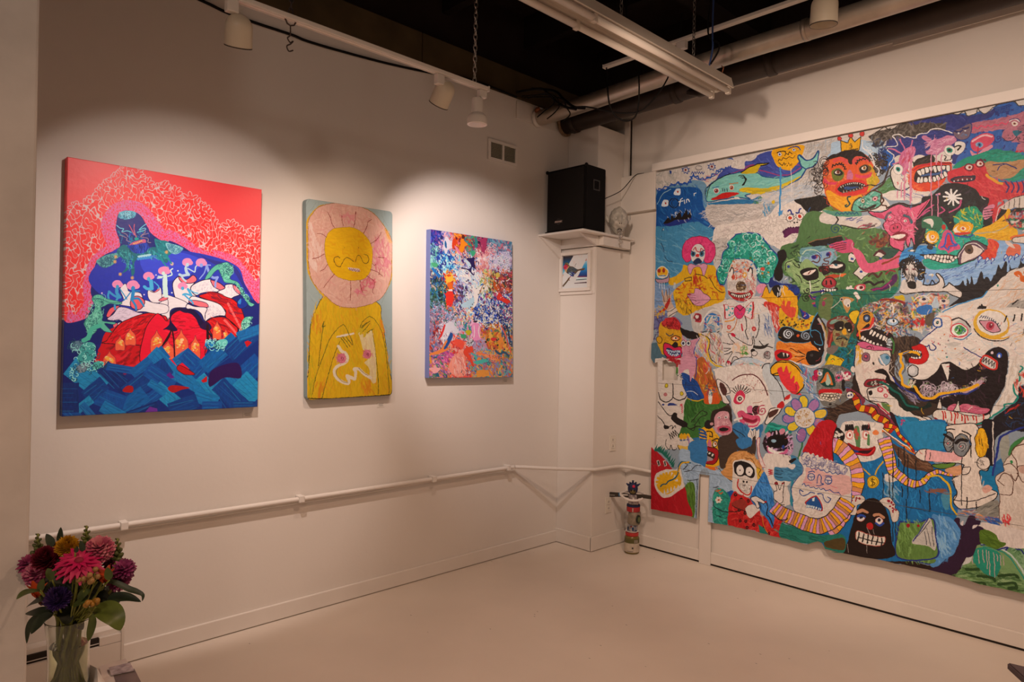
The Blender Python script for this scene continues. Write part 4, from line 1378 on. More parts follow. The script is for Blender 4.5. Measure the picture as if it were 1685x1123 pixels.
 f('#1f6450','370,118 400,120 425,118 425,160 395,172 375,160 370,140')
 d('#2c7c60 #144838 #3c8c6c #a03c50','375,122 410,122 405,160 380,158',60,70,9,70,30)
 # brown wing and horned heads
 f('#3c2c24','358,180 368,160 382,175 390,195 385,220 378,240 355,200')
 f('#1a1416','358,175 366,161 375,172 382,190 380,220 378,248 368,220 355,200','#4c94b8',6)
 f('#7c6c50','390,175 410,170 425,175 425,225 395,225 388,200')
 d('#3c2c24 #a08c60 #c87048 #4c6c40 #8c3c34','390,175 420,172 420,225 392,222',70,50,10)
 for x,y in((1610,745),(1650,750)):
  e(BK,x,y,26,22)
 f('#1f6c5c','385,230 414,228 425,230 425,270 390,270')
 f('#d8b41c','385,270 395,252 410,248 425,250 425,272')
 l('#1c6450',7,'398,256 402,254 406,257')
 # orange fox with a black mask
 f('#da7a24','278,220 290,215 320,220 350,215 370,225 378,240 370,262 350,268 325,265 300,252 280,240')
 d('#e68e3c #c8641c #e8a860','282,222 365,225 360,258 315,258',60,90,10,15,20)
 f(BK,'282,210 281,198 288,186 305,185 322,192 335,195 352,190 358,200 352,215 335,220 310,218 295,218','#3c84a8',5)
 e('#c8ccd0',1215,800,46,40)
 spiral(BK,8,1215,800,42,2.2)
 e('#8c98a4',1365,815,42,36)
 spiral(BK,8,1365,815,38,2)
 e('#d0501c',1298,812,13)
 e(BK,1437,1008,72,66)
 e('#3c3838',1420,985,16,12)
 for q in('325,235 340,248','308,232 338,245','318,250 338,250','320,262 338,255'):
  l(BK,6,q)
 f('#c41c24','274,250 275,238 288,234 305,239 312,250 300,259 282,261')
 f('#2c2420','279,248 288,240 302,244 306,251 288,255')
 g('#e0d8cc','291,241 296,242 294,250')
 g('#e0d8cc','299,242 304,245 301,251')
 l('#dcd0c8',14,'385,195 388,225 382,255 360,272 335,268 305,258')
 # fire circle below
 f('#e0a41c','264,278 272,265 290,258 308,260 325,272 332,290 265,290',BK,7)
 l('#c8501c',9,'282,281 288,270 292,275 300,268 302,281')
 f('#b8c4cc','175,275 185,260 200,252 220,252 245,260 255,268 235,270 215,268 195,270')
 l(BK,5,'172,275 185,259 205,251 225,252')
 d('#c84040 #d8cec6 #c87840 #1c8c80 #e0d4cc','170,272 215,265 262,270 260,281 170,281',60,60,9,0,30)
def tile5():
 mu.tile(1070,590,K,'#d6cac0')
 g('#d0c3b7','10,0 105,0 105,200 0,200')
 # orange/red fringe and green plant zone
 f('#a85c24','95,30 105,0 120,0 130,30 150,62 155,100 120,100 110,65 100,55')
 d('#c87c2c #8c3c1c #d8a03c #c84838','100,15 125,10 150,75 145,98 120,98 108,50',70,60,12,70,25)
 f('#35682c','72,90 118,85 165,98 160,115 140,118 135,140 120,150 108,170 105,185 75,180 60,165')
 d('#24501c #447c34 #1c4418 #2c6424','75,92 115,90 115,135 78,140',90,80,10,85,12)
 d('#4c7c3c #3c6c30','115,100 160,100 135,138 75,170',50,60,10)
 l(BK,6,'90,140 102,125 115,115 125,122 110,130 100,142 95,158 82,152')
 # white paper with drawn torso lines and guns
 f('#cfc2b6','15,52 75,48 82,82 75,100 72,140 60,170 45,185 15,182')
 l(BK,8,'18,75 22,90 35,96 48,88 50,72 49,55')
 l(BK,8,'49,84 60,91 75,89 80,80')
 e('#8c7c20',142,240,16,22)
 e('#d8c024',142,240,9,14)
 e('#8c7c20',275,312,16,22)
 e('#d8c024',275,312,10,15)
 e('#b06a6c',133,318,17,17)
 f('#283878','38,101 46,98 60,103 45,104 39,105')
 e('#283878',113,405,10,8)
 zig('#c03848',6,'65,102 71,102',5,12)
 zig('#c03848',4,'70,105 70,120',9,7)
 l(BK,7,'18,95 32,115 41,125 50,125')
 f(BK,'46,130 52,120 59,122 60,130 78,140 82,145 75,152 58,145 50,138')
 kk(BK,26,'50,129 78,148')
 l(BK,7,'16,126 28,140 32,148')
 f(BK,'29,150 32,146 41,150 40,155 32,155')
 l(BK,6,'38,154 45,148 49,150 48,155 54,148 56,152')
 l(BK,8,'78,148 88,155 100,150 110,150')
 zig(BK,6,'42,172 59,162',9,26)
 l(BK,6,'35,178 34,192 42,200 45,190 50,202 58,198')
 # blue garment with pink cat paws
 f('#164488','68,32 82,35 100,48 110,65 118,88 105,91 85,88 78,75 70,55')
 d('#1c54a0 #0f3470','72,40 98,52 112,85 82,80',40,60,9,60,30)
 f('#c88a9c','68,-2 100,-2 100,15 98,32 92,42 88,50 85,25 78,24 68,32 62,32')
 l('#2c348c',8,'101,-2 102,18 99,42')
 l('#d0d4dc',5,'80,72 92,72 104,80')
 l('#c8a018',9,'82,88 100,93 118,89')
 d('#a01420','40,-2 62,-2 60,15 50,10',20,40,16)
 f('#4a7c34','51,22 60,20 60,38 54,32')
 d('#c8c0b8 #3c3834','58,32 68,35 68,48 60,48',16,20,7)
 # white figure with little burning fox
 f('#c8501c','118,78 125,72 130,60 140,62 150,82 152,98 138,100 120,99')
 f('#d8d4cc','128,75 135,70 136,95 129,99')
 d('#2c3c6c #d8a82c #2c7c7c','120,58 142,60 142,78 122,75',24,34,9)
 # pale bald clown with elf ears
 f('#d8ccc2','142,22 200,15 250,18 250,30 270,60 310,82 300,100 275,110 255,120 240,150 210,155 195,140 180,110 175,82 155,82 145,50 142,30')
 d('#e4dacf #c4b8ae #ccb4ac','160,15 250,15 250,100 190,100',120,70,9,60,60)
 f('#ddd1c6','182,80 180,55 192,40 215,34 235,38 250,58 260,88 262,110 255,128 240,150 220,155 200,148 190,130 185,105')
 dots('#c48c84 #a06c6c #8c7c74','190,50 215,38 240,45 252,75 195,72',70,4)
 l('#5a2024',9,'180,48 195,38 220,35 235,40 250,60 258,80')
 f('#dcd0c6','145,50 155,48 170,60 175,75 165,80 175,98 162,98 155,82',BK,6)
 f('#4c2c28','152,55 160,55 168,70 165,80 158,78')
 f('#dcd0c6','260,118 265,110 288,108 282,122 270,132 258,145 252,140',BK,7)
 f('#4c2c24','262,118 282,111 275,125 260,130')
 f('#bcc0c0','248,15 260,10 265,32 280,48 305,62 308,78 292,90 292,100 278,108 265,100 260,70 248,38')
 l(BK,8,'246,22 252,12 262,11')
 l(BK,8,'265,32 280,50 292,75 295,92')
 f('#c02424','280,102 290,94 295,100 291,109 280,108')
 f('#c02424','295,88 308,78 306,88 299,91')
 f('#c83050','184,88 190,74 200,71 208,78 207,90 200,100 190,101 184,96')
 e('#e0d0c4',788,355,32)
 e('#2a2420',786,352,19)
 e('#e0d0c4',788,350,8)
 for q in range(9):
  a=-2.6+q*0.27
  l(BK,7,[(790+52*math.cos(a),330+50*math.sin(a)),(793+96*math.cos(a),325+90*math.sin(a))])
 l('#b88c80',6,'225,98 240,96 246,94')
 f('#6c2c38','225,108 238,104 240,120 230,125 225,118')
 spiral(BK,9,928,455,34,1.8)
 spiral('#b0485c',9,985,460,48,1.8)
 f('#cc6a8c','212,110 218,104 224,106 224,120 215,121')
 f(BK,'209,122 215,120 225,122 222,130 212,129')
 f('#cf4f70','191,120 200,114 210,120 225,125 238,126 242,135 235,148 218,152 202,148 196,135')
 f('#8c1c34','200,125 208,130 225,135 236,132 232,140 215,140 205,135')
 f('#e0b8b4','208,140 225,144 238,138 232,146 215,148')
 kk('#dcd4cc',16,'185,136 201,131')
 # jacket of the clown, ape head and yellow screaming head
 f('#2f6c9c','180,150 198,140 220,155 245,145 248,155 240,175 232,190 225,225 195,215 175,180')
 d('#3c80b0 #245884','185,152 240,152 225,200 190,185',50,70,10,60,40)
 l(BK,6,'182,155 200,165 210,175')
 f('#403028','135,118 150,112 165,105 172,100 178,110 180,130 182,160 195,175 210,188 220,195 230,180 232,190 225,215 205,212 188,200 180,215 172,235 155,238 150,185 160,175 140,150')
 d('#4c3a30 #34261f','155,180 200,190 170,230',40,70,10)
 f('#2c201c','135,140 136,118 150,111 165,106 175,110 179,130 175,140')
 f('#c48c94','142,155 141,130 148,120 160,116 172,119 174,135 180,148 179,162 170,168 155,168 145,162')
 d('#d8a0a4 #b47880 #e0b4b4','145,130 172,122 175,160 148,160',50,40,9)
 e('#d0c8c4',606,522,13,10)
 e(BK,606,524,5)
 e('#d0c8c4',668,516,13,10)
 e(BK,668,518,5)
 f('#b84c60','148,152 160,148 175,150 176,160 162,164 150,161')
 f(BK,'152,155 162,152 172,154 168,159 155,160')
 f('#2f6c9c','85,180 110,175 120,190 112,220 110,240 85,238 82,208')
 f('#e0a418','110,160 120,150 135,152 145,165 155,178 160,192 162,200 152,215 150,235 125,240 115,230 108,190')
 d('#e8b43c #c88c14','118,160 150,175 150,210 120,195',40,50,10)
 f('#1f1a1c','120,140 130,136 140,145 136,152 128,155 120,150')
 e('#c08c8c',538,575,18,16,0,BK,5)
 for q in range(4):
  l('#1f4c8c',17,[(430+q*3,625+q*28),(465+q*4,632+q*28),(485+q*2,650+q*22)])
 l(BK,9,'124,160 135,162 136,172 130,170')
 f('#c46a84','126,190 129,179 132,179 135,192 130,195')
 e('#e0d4c4',568,752,20,26,20,BK,7)
 e('#b0602c',572,750,9,13)
 l(BK,11,'136,181 145,176 150,179')
 e('#e0a418',628,795,28,36,30,BK,7)
 spiral(BK,6,625,795,18,1.3)
 f('#a4121c','109,210 110,200 122,194 140,196 149,205 148,222 140,232 125,232 112,222','#3c0c10',6)
 f('#2c2420','114,210 118,204 132,204 142,212 138,222 125,220 118,220')
 teeth('#dcd4c8','116,206 125,204 140,211',5,26,BK,3)
 f('#9c8c90','114,218 122,214 138,222 125,226')
 l('#d86a1c',26,'112,232 125,240 145,242')
 # yellow hand with lighter, grey sleeve
 f('#d8b04c','60,191 90,192 86,206 72,208',BK,5)
 f('#d0c4b8','60,185 65,172 82,170 95,180 92,192 65,192')
 for x in(272,302,332):
  e('#d8a018',x,685,16,28)
  e('#5c6c8c',x-3,716,13,8)
 l('#8c6a9c',12,'82,172 86,190')
 l('#d8a418',14,'94,181 105,186 109,200 102,212 92,225 88,229')
 l('#1f5470',9,'88,229 70,228 62,235 61,248')
 f('#8a9cac','62,210 85,208 85,230 65,230')
 kk('#2c3c5c',8,'68,212 82,214')
 # afro skull, done fully in the tile below
 # donut faced creature
 f('#d8ccc2','252,215 308,215 315,250 300,281 260,281 250,240')
 f('#1f8c7c','262,142 280,145 308,152 310,165 290,160 252,165')
 d('#2ca894 #0f6c60','262,145 305,155 305,165 265,155',20,50,12,20,20)
 e('#b48cac',1150,770,110,120)
 e('#2c1c24',1115,745,125,112)
 d('#c8a0c4 #1c1218 #4c2c40 #d8c0cc #2c1c24 #0f0a0c','250,175 265,162 300,162 312,190 295,215 262,212',170,40,13)
 e('#120c0e',1120,730,96,60)
 e('#8cacbc',1085,725,24,16)
 f('#c85c88','258,192 270,202 290,205 302,198 300,208 278,215 260,208')
 f('#e4dcd4','260,195 280,205 295,204 278,210 262,204')
 e('#24408c',1170,778,14,18)
 e('#c88090',1160,640,26)
 e('#c88090',1040,670,22)
 f('#3c7494','278,248 272,240 290,242 305,235 308,225 312,212 328,225 332,250 318,268 298,270 275,265')
 d('#4c88a8 #2c5c7c','280,245 325,230 322,260 290,265',50,60,9,10,25)
 f(BK,'306,225 318,220 320,225 310,230')
 f('#d8d0c8','300,238 315,232 318,240 308,248')
 zig('#c02c34',7,'268,245 269,258',9,16)
 l('#c03c48',7,'265,235 288,238 300,240')
 # raised pale arm
 f('#d8ccc2','215,170 220,155 225,160 230,154 234,160 239,155 238,172 232,180 222,181')
 for q in('220,160 224,172','226,158 227,170','232,158 230,171'):
  l(BK,4,q)
 f('#dcc8c0','234,182 240,175 239,200 245,220 250,232 255,238 245,238 238,220','#b84c54',5)
 # plain daisy, petals as in the picture, seeded centre
 mu.tile(1070,590,K,'#d6cac0')
 l('#2c6c3c',14,'335,175 332,195 325,220')
 PX,PY=1357,522
 pet=(('#d8b82c',-95,1.0),('#a070a0',-55,0.95),('#d8b43c',-15,1.0),('#a070a0',20,1.0),('#d8b82c',62,0.85),('#946494',100,1.1),('#d8b82c',145,0.85),('#a070a0',178,0.95),('#d8b82c',205,0.95),('#a070a0',238,0.95))
 for c,a,q in pet:
  a=math.radians(a)
  e(c,PX+142*q*math.cos(a),PY+140*q*math.sin(a),62,42,math.degrees(a),'#2c5c8c',9)
 e('#cfc4b8',PX,PY,92,92,0,'#2c5c8c',6)
 dots('#b89a6c #a8845c #c8b08c',[(PX+70*math.cos(q),PY+70*math.sin(q))for q in np.linspace(0,6.28,12)],60,6)
 # fire and dark face right of the horn
 f('#d83034','275,10 285,28 295,48 308,62 332,78 322,80 305,72 288,50')
 f('#e0a018','264,25 272,12 290,8 310,10 330,30 339,50 335,65 322,78 310,68 295,45 280,32 268,35',BK,8)
 f('#d8303c','278,28 288,18 292,30 300,15 304,32 310,28 308,45 318,38 316,55 322,50 328,65 320,78 308,68 295,48')
 d('#d8cec6 #2c5c9c #4c8cb8','330,15 342,30 350,65 370,90 350,80 335,45',50,60,8,60,20)
def tile6():
 mu.tile(1375,520,K,'#d6cac0')
 f('#392b24','48,15 50,58 120,48 175,45 190,65 162,105 140,75 130,125 150,150 225,190 215,215 140,230 120,190 60,175 45,125')
 d('#4c3a2e #2a1e1a #5c4838 #1c1614','120,50 185,48 155,105 140,140 130,105',90,70,10,80,30)
 # upper skull with red gullet
 f('#201618','48,22 60,5 82,25 100,30 125,42 128,62 120,75 95,70 65,58 48,52')
 d('#c8b8ac #a83030 #2c4470 #d8a030 #3c6c40 #1c1818 #8aa0b8','82,-2 160,-2 165,38 125,42 100,28',140,44,11)
 e('#9cb4c8',500,52,52,34,0,BK,6)
 e('#e0dcd8',505,46,32,16)
 e(BK,512,44,9,14)
 l('#c8342c',22,'82,5 75,25 55,32 48,42')
 l('#d88a24',15,'75,-2 62,15 52,32 54,50')
 l('#d8b4a8',9,'55,32 75,28 82,18')
 f('#c88a2c','48,15 58,-2 72,-5 78,8 65,22 50,32')
 e('#2c3c5c',270,20,30,34,0,BK,7)
 e('#8aa0c0',270,20,15)
 teeth('#dcd0c4','78,30 92,38 108,45 118,50',7,44,BK,4)
 teeth('#dcd0c4','88,22 100,28',4,18,BK,3)
 teeth('#b0b8bc','122,48 124,60 120,75',4,44,BK,4)
 teeth('#dcd0c4','100,70 75,60 55,50',7,30,BK,4)
 l('#3c6c34',14,'122,48 128,62 125,82')
 # left pale head with open brain
 f('#cfc0b3','41,120 45,65 60,59 82,65 118,75 120,105 118,125 130,140 135,160 130,180 122,210 108,215 88,195 60,178 50,160',BK,8)
 d('#dccfc3 #bcada0 #c8a8a0','48,82 115,82 120,160 75,160',90,70,9)
 f('#c4587c','48,60 60,56 82,62 120,72 118,76 82,75 58,70 48,66','#3c1420',5)
 l('#3c1420',8,'68,68 75,66 78,71')
 d('#d8a41c #b88414','44,70 58,72 58,100 48,105',26,44,11,80,30)
 e('#8c5c6c',265,360,36,40,0,BK,5)
 e('#5c3448',265,360,22)
 e('#c8485c',262,358,11)
 e('#7c9cb0',428,382,54,52,0,BK,4)
 e('#2c6c8c',452,365,16)
 l('#dcd0c8',12,'95,88 100,100 108,108')
 e(BK,332,420,9,11)
 e('#cfc0b3',150,470,20,30)
 f('#17100f','84,122 100,116 112,122 120,140 135,150 136,160 120,152 108,145 110,132 100,128')
 f('#8c1c2c','62,148 72,139 92,138 108,140 110,148 98,152 75,156 64,154',BK,5)
 f('#3c2c28','68,148 80,142 102,143 100,149 75,153')
 dots('#8c9c8c #b8a8a0','70,145 102,143 100,149 75,152',18,7)
 # bone arm with eyed sock
 f('#d3c8bd','69,170 72,160 90,156 102,155 120,165 136,168 138,185 142,200 160,208 175,218 190,220 208,225 220,240 220,251 212,246 208,250 202,246 195,250 190,245 185,248 180,225 150,224 130,218 120,212 115,192 95,190 75,185',BK,7)
 f(BK,'72,168 79,164 81,172 75,175')
 e('#b83c4c',392,652,26,24)
 e('#dcb0b0',392,652,14)
 e('#b83c4c',438,702,22,20)
 e('#dcb0b0',438,702,12)
 for x,y in((748,990),(788,1000),(828,1004),(876,1005)):
  e('#8c1450',x,y,16,13)
 for q in('182,225 198,238 200,246','185,220 208,232','175,212 190,222','185,238 189,246'):
  l(BK,5,q)
 l('#c02c3c',8,'108,155 115,165 122,172')
 # green eel
 f('#122420','118,150 140,160 160,190 190,200 205,190 210,200 180,208 150,208 140,190 120,170')
 l('#0f5c50',18,'98,145 112,152 125,162 140,172 155,195 180,201')
 f('#5c7c44','100,192 118,195 120,210 108,205')
 l('#b82c40',14,'92,195 108,208 122,220')
 # white giant
 f('#d9cec3','185,58 198,45 210,32 228,22 232,10 220,5 225,-2 250,-8 440,-8 440,140 410,150 400,172 390,190 370,200 350,215 318,235 288,241 250,238 225,228 214,220 218,209 250,205 275,211 335,218 350,198 370,162 380,120 380,85 365,70 342,71 325,88 310,108 285,119 265,110 250,100 232,106 220,125 202,138 178,139 160,130 156,115 170,106 195,104 205,88 200,70 190,70')
 d('#e4dbd0 #c8bcb2 #d8c4bc #bcc4c4 #e0c8c0','190,60 250,10 410,10 410,125 385,105 360,65 300,95 225,100',260,90,9,20,60)
 d('#c4b4a4 #e0d6cc #c0b8b0','380,115 410,100 400,162 360,200',60,90,9,100,20)
 dots('#c0606c #3c8c8c #8c7474 #c87c50','205,50 250,30 325,65 275,95 225,90',26,6)
 f('#bcb6ae','240,62 260,58 275,61 265,66 250,66')
 l('#e0e0c0',14,'332,80 350,72 365,75')
 d('#a8b4ac #c0b0a8','262,82 300,75 305,100 275,100',24,80,8,-30,15)
 # nose
 l('#222a6c',9,'184,58 192,50 210,35 228,22 234,12 226,5 220,10')
 l('#222a6c',9,'184,60 192,66 200,68 204,65 208,74 215,75 220,68 212,61')
 e('#dcd2c8',895,58,40,42,0,'#1c4c94',12)
 e('#1c1c2c',897,60,12,14)
 e('#5c9c9c',897,60,6)
 l('#e09a80',10,'232,0 250,2 255,15 250,30')
 # green eye
 f('#b4b0aa','250,32 258,18 275,10 292,20 298,32 285,45 265,45')
 e('#e0e4dc',1085,125,74,60,12,'#c84050',10)
 e('#3c8c34',1090,122,48,42)
 d('#5cb44c #dce4d8 #2c6c50 #3c5c8c','262,25 282,25 282,38 265,38',26,26,8)
 e(BK,1085,128,10)
 l('#2a2024',12,'255,8 270,4 285,12 295,24')
 l('#2c6ca0',8,'260,49 278,52 295,40 298,38')
 l('#c84050',7,'250,42 265,46 288,42')
 # ringed eye upper right
 e('#d8a834',1370,70,162,130,12)
 e('#dcd2c8',1378,62,138,108,12)
 f('#c88a98','316,11 328,10 348,12 361,28 360,35 345,36 328,28',BK,6)
 e('#b83c50',1358,88,40,34)
 e('#7c1c30',1362,84,20)
 e('#d8c8c8',1366,78,6)
 for q in range(10):
  l('#1c2c50',7,[(1270+q*19,15+q*q*0.9),(1282+q*18,-5+q*q*1.0)])
 l(BK,8,'304,28 315,42 335,52 360,54 380,48')
 l('#d8a020',12,'318,42 338,49 362,49 380,45')
 for q in('370,12 375,0','390,10 394,-2','408,10 410,-5'):
  l(BK,12,q)
 d('#b8687c #d8a040 #8cb0d0','385,20 420,15 420,55 385,50',14,70,8,-30,15)
 # black mouth and what is in it
 f('#1a1014','160,139 180,141 202,138 220,125 232,107 250,101 265,110 285,120 310,108 325,88 342,72 365,70 377,85 378,120 368,160 350,192 336,218 300,212 262,208 225,195 190,185 165,165')
 d('#2c1c24 #100a0c #3c2430','220,140 270,120 365,90 360,160 335,205 250,190',90,80,10,60,50)
 l(BK,9,'160,130 178,140 202,138 220,125 232,107 250,101 265,110 285,120 310,108 325,88')
 g('#dad0c5','232,106 251,104 246,145 243,140',BK,5)
 e('#5c3448',1290,460,30,14)
 f('#c8c0b8','318,100 324,88 338,90 354,102 352,115 340,116 325,108','#c42c24',16)
 zig(BK,6,'322,95 335,100 350,108',11,22)
 e('#d8c0c4',1372,322,12,16)
 e('#2c54b4',1440,345,26,22)
 e('#d8d8dc',1440,350,12,15)
 l('#222a6c',8,'280,68 295,78 320,90')
 l('#b08c9c',42,'322,140 302,158 280,165')
 d('#c8a8b8 #8c7c84 #d8ccd0 #5c7c3c #9c8c94','185,172 190,152 208,150 220,160 240,148 258,148 270,160 322,136 328,140 295,165 215,180',190,40,6,0,80,0.8)
 curls('#d0b8c4 #a8949c #706068','188,172 195,152 210,152 218,172',40,26,5)
 curls('#d0c4c8 #a8949c','222,162 245,148 265,160 250,168',40,24,5)
 d('#8c8498 #3c3448 #b09cac','140,160 160,160 185,182 175,190 155,180',34,60,9,40,20)
 l('#20307c',13,'125,135 140,155 160,165 172,170 182,182 200,186 225,178 250,172 288,170 310,160')
 l('#e2a41c',22,'140,84 144,88 142,98 148,110 141,125 146,135 146,150 160,155 172,154 184,172 200,181 215,180 230,171 250,168 275,164 295,160 312,151')
 l('#e2a41c',20,'140,84 160,79 180,82')
 l('#1c5ca0',9,'148,82 155,80 162,78')
 f('#c01418','167,68 175,64 188,62 200,72 204,86 198,100 185,106 165,104 160,98 163,91 175,94 188,92 190,84 184,76 172,75','#7c0c10',4)
 f('#1c1416','172,76 184,77 190,84 186,91 175,93 180,85')
 teeth('#dcd4cc','170,75 180,76 188,78',5,22,BK,3)
 teeth('#dcd4cc','188,93 175,94 165,92',4,16,BK,3)
 l('#e2a41c',18,'162,80 175,80 184,86')
 e('#b4b4b2',678,482,48,50,-15,BK,8)
 e('#c8c4c0',668,475,28,34,-15)
 d('#c8b8a8 #8cac7c #dcd0c8','160,140 175,142 172,155 160,152',16,30,10)
 # jaw and tongue
 f('#c46078','245,200 260,192 272,195 288,191 312,200 338,204 335,212 318,217 288,212 250,208',BK,6)
 d('#d47c90 #b04c68','250,200 288,195 330,208 295,212',24,70,9,10,10)
 g('#d6cabd','222,204 228,178 234,204',BK,5)
 g('#d6cabd','259,208 270,185 274,210',BK,5)
 f('#d6cabd','212,220 218,209 238,206 262,210 288,218 320,220 338,215 335,225 315,235 288,241 250,236 225,229',BK,6)
 for x,y,h in((945,850,90),(965,850,50),(1020,850,70),(1050,860,90),(1070,860,40),(1110,880,40),(1135,880,70),(1210,890,20),(1235,890,60),(1300,880,60),(1160,885,30)):
  l('#b82420',10,[(x-6,y-10),(x,y+10),(x,y+h)])
 l('#7c1c24',14,'218,225 250,240 288,246 320,238')
 # right edge: teal line, red and dark night
 f('#1c1820','370,208 390,192 400,175 405,155 440,160 440,250 375,252 340,281 345,230')
 d('#2c2c44 #141018 #203c60','375,210 420,170 420,240 370,240',50,70,9)
 l('#0f8474',14,'406,111 410,115 402,125 404,140 392,150 394,170 400,180 390,192 372,195 368,205 345,220 322,235 295,242')
 d('#c02c24 #d84c34','395,140 420,120 420,170 400,165',26,60,11,60,40)
 d('#c02c24','378,208 400,195 400,200 380,210',8,60,8,-35,8)
 # blue below, arrows and specks
 f('#1f749c','120,220 140,222 180,225 190,250 222,252 218,232 245,242 240,290 155,290 140,265')
 d('#2c88b0 #165c84 #3c98bc','130,225 180,230 235,250 230,281 155,281',90,80,10,40,40)
 l('#a83c70',12,'165,265 175,260 175,268 168,278')
 dots('#b04074','142,230 170,235 170,265 148,260',12,9)
 f('#2a1620','118,212 130,220 140,250 150,265 160,281 145,290 130,255')
 for a in range(0,360,40):
  c_,s_=math.cos(math.radians(a)),math.sin(math.radians(a))
  l('#12304c',6,[(875+14*c_,1090+14*s_),(875+55*c_,1090+50*s_)])
  # striped snake
 f('#7c2c40','22,165 32,160 50,170 65,185 62,195 82,195 105,210 120,225 150,265 165,290 140,290 110,250 100,230 65,215 50,208 42,190')
 bands('#e0a01c #b02414','30,172 42,179 50,200 65,204 82,210 88,222 110,231 112,246 125,252 135,262 140,281',62,60,17,BK,6)
 e('#dcd2c8',125,695,34,30,0,BK,5)
 e('#3c3c70',115,700,9)
 e('#3c3c70',138,690,9)
def tile7():
 mu.tile(1375,700,K,'#c4b8ae')
 f('#135f92','-50,70 58,58 105,30 150,0 240,-10 245,58 180,60 250,105 265,160 265,200 225,290 25,290 -50,225')
 d('#1c70a8 #0f4c78 #2480b4','60,75 140,50 175,80 250,120 255,190 140,210 130,275 120,180 60,150',200,90,10,80,50)
 f('#1f749c','150,-5 240,-5 240,50 190,55 160,30')
 # brown braid
 f('#513525','125,42 140,48 160,60 180,70 205,82 215,98 210,104 190,100 165,95 150,90 140,75')
 d('#6c4a34 #3c261a #7c5c44','132,48 175,72 208,92 170,92',50,70,10,30,20)
 l('#c8641c',18,'100,10 115,22 135,35 155,50 175,62 185,66')
 l('#d8ccc0',9,'102,8 120,21 140,35 165,52 185,60')
 l('#1f5c6c',9,'105,15 125,29 145,42')
 bands('#b8241c #d8981c','108,0 130,5 140,22 160,40 172,58',46,18,11,BK,5)
 # clown-like striped-hair lady face
 f('#c4b8ac','15,-5 98,-5 102,15 106,50 95,72 62,80 32,72 20,50')
 d('#d0c6bc #a8a098 #dcd2c8','20,0 95,0 100,60 50,72 25,50',90,50,10,80,40)
 f('#151011','-5,10 5,5 20,20 15,40 0,42')
 dots('#c4b8ac','-5,10 15,15 15,35 0,38',10,16)
 for x in(120,265):
  zig(BK,12,[(x-36,20),(x+36,18)],11,22)
  e('#c8887c',x,85,34,44)
  e('#dcd4cc',x,85,22,28)
  e('#7c1c20',x+3,85,9,13)
 f('#4c7448','41,8 51,5 54,48 45,48')
 d('#a83c34','41,10 52,10 52,25 42,28',8,40,12,80,20)
 l('#4c7448',22,'72,22 72,42')
 f('#c8703c','81,15 88,10 95,15 92,21 84,21')
 f('#8c1418','21,48 28,39 40,45 62,51 80,48 86,46 88,54 80,65 65,68 42,64 28,56')
 f('#300c14','35,51 50,56 75,54 82,51 72,61 50,61')
 l('#c02024',12,'25,45 32,54 50,62 70,64 85,52')
 f('#1f2c6c','40,54 50,56 48,60 42,59')
 # medallion
 l('#c4941c',12,'42,80 60,95 75,108')
 l('#c4941c',11,'104,80 92,95 86,108')
 e('#c89a14',325,500,52,56,0,'#7c5c10',5)
 e('#d8b02c',325,500,36,40,0,'#7c5c10',4)
 l('#5c4410',8,'85,120 79,118 78,123 84,126 84,131 78,132')
 kk('#5c4410',7,'81,116 81,134')
 d('#7c9cac #1f6c8c','112,120 140,140 135,160 110,150',22,90,14,60,20)
 f('#c4b8ac','110,108 135,108 140,118 125,125 110,122')
 # pink and yellow scarf to the right
 bands('#c88cac #d8941c #c88cac #e0a830','106,28 112,50 119,75 125,98 142,112 160,125 185,128 208,108 225,102 245,108 262,110 276,110',120,12,38,BK,6)
 # left scarf loop of the beard man
 bands('#c88cac #d8941c #c07c50 #c88cac #d8941c','-10,42 10,50 30,72 42,98 45,120 40,145 30,170 15,195 0,215 -20,232',130,150,24,BK,6)
 # black drips
 for x,y0,y1 in((600,190,420),(630,260,640),(705,300,560),(620,650,830),(822,560,760),(415,420,700),(470,420,720),(580,540,630),(738,570,680),(500,230,1020),(525,850,1080),(550,200,360)):
  l('#14181c',8,[(x,y0),(x+2,(y0+y1)/2),(x,y1)])
  # long nosed man
 f('#0f6a94','315,95 350,95 360,150 325,150')
 f('#17121a','322,-8 355,-8 350,15 348,85 332,75')
 kk('#c4b8ac',11,'345,-8 346,85')
 f('#cbbcae','175,68 182,55 195,52 215,55 250,61 258,42 245,15 248,0 310,0 312,60 332,70 340,82 332,98 317,100 319,125 325,145 340,140 355,148 348,162 325,175 300,182 270,182 258,165 265,145 255,118 272,110 279,95 278,85 225,80 195,78',BK,7)
 d('#d6c8ba #bcac9e','265,105 315,105 320,155 270,160',40,90,10)
 f('#d09a98','198,54 225,57 252,60 265,55 278,68 278,75 250,80 215,80 198,76')
 l(BK,6,'198,52 196,78')
 l(BK,6,'208,59 207,75')
 f('#55782f','210,88 225,85 262,82 258,90 240,95 220,94',BK,7)
 f('#c08a64','240,98 272,88 278,92 275,108 258,110')
 for x,y,rx,ry in((992,145,42,88),(1105,172,74,100)):
  e('#6f7274',x,y,rx,ry,4,BK,8)
  spiral('#c4bcb4',9,x+4,y+12,min(rx,50)*0.9,2,1)
  spiral(BK,5,x+4,y+12,min(rx,50)*0.9,2,1.6)
  e('#b84c50',x-5,y+14,7)
 l(BK,24,'239,20 248,26 255,32')
 l(BK,28,'264,38 272,32 288,34')
 l(BK,10,'240,10 252,8 260,9')
 l(BK,10,'278,12 288,16 298,24')
 e('#cf9812',1280,150,58,132,0,BK,6)
 d('#b87c10 #e0aa24','310,15 330,15 330,60 310,60',40,50,9,80,20)
 l('#3c2c14',6,'315,30 316,42')
 l('#3c2c14',6,'321,30 322,45')
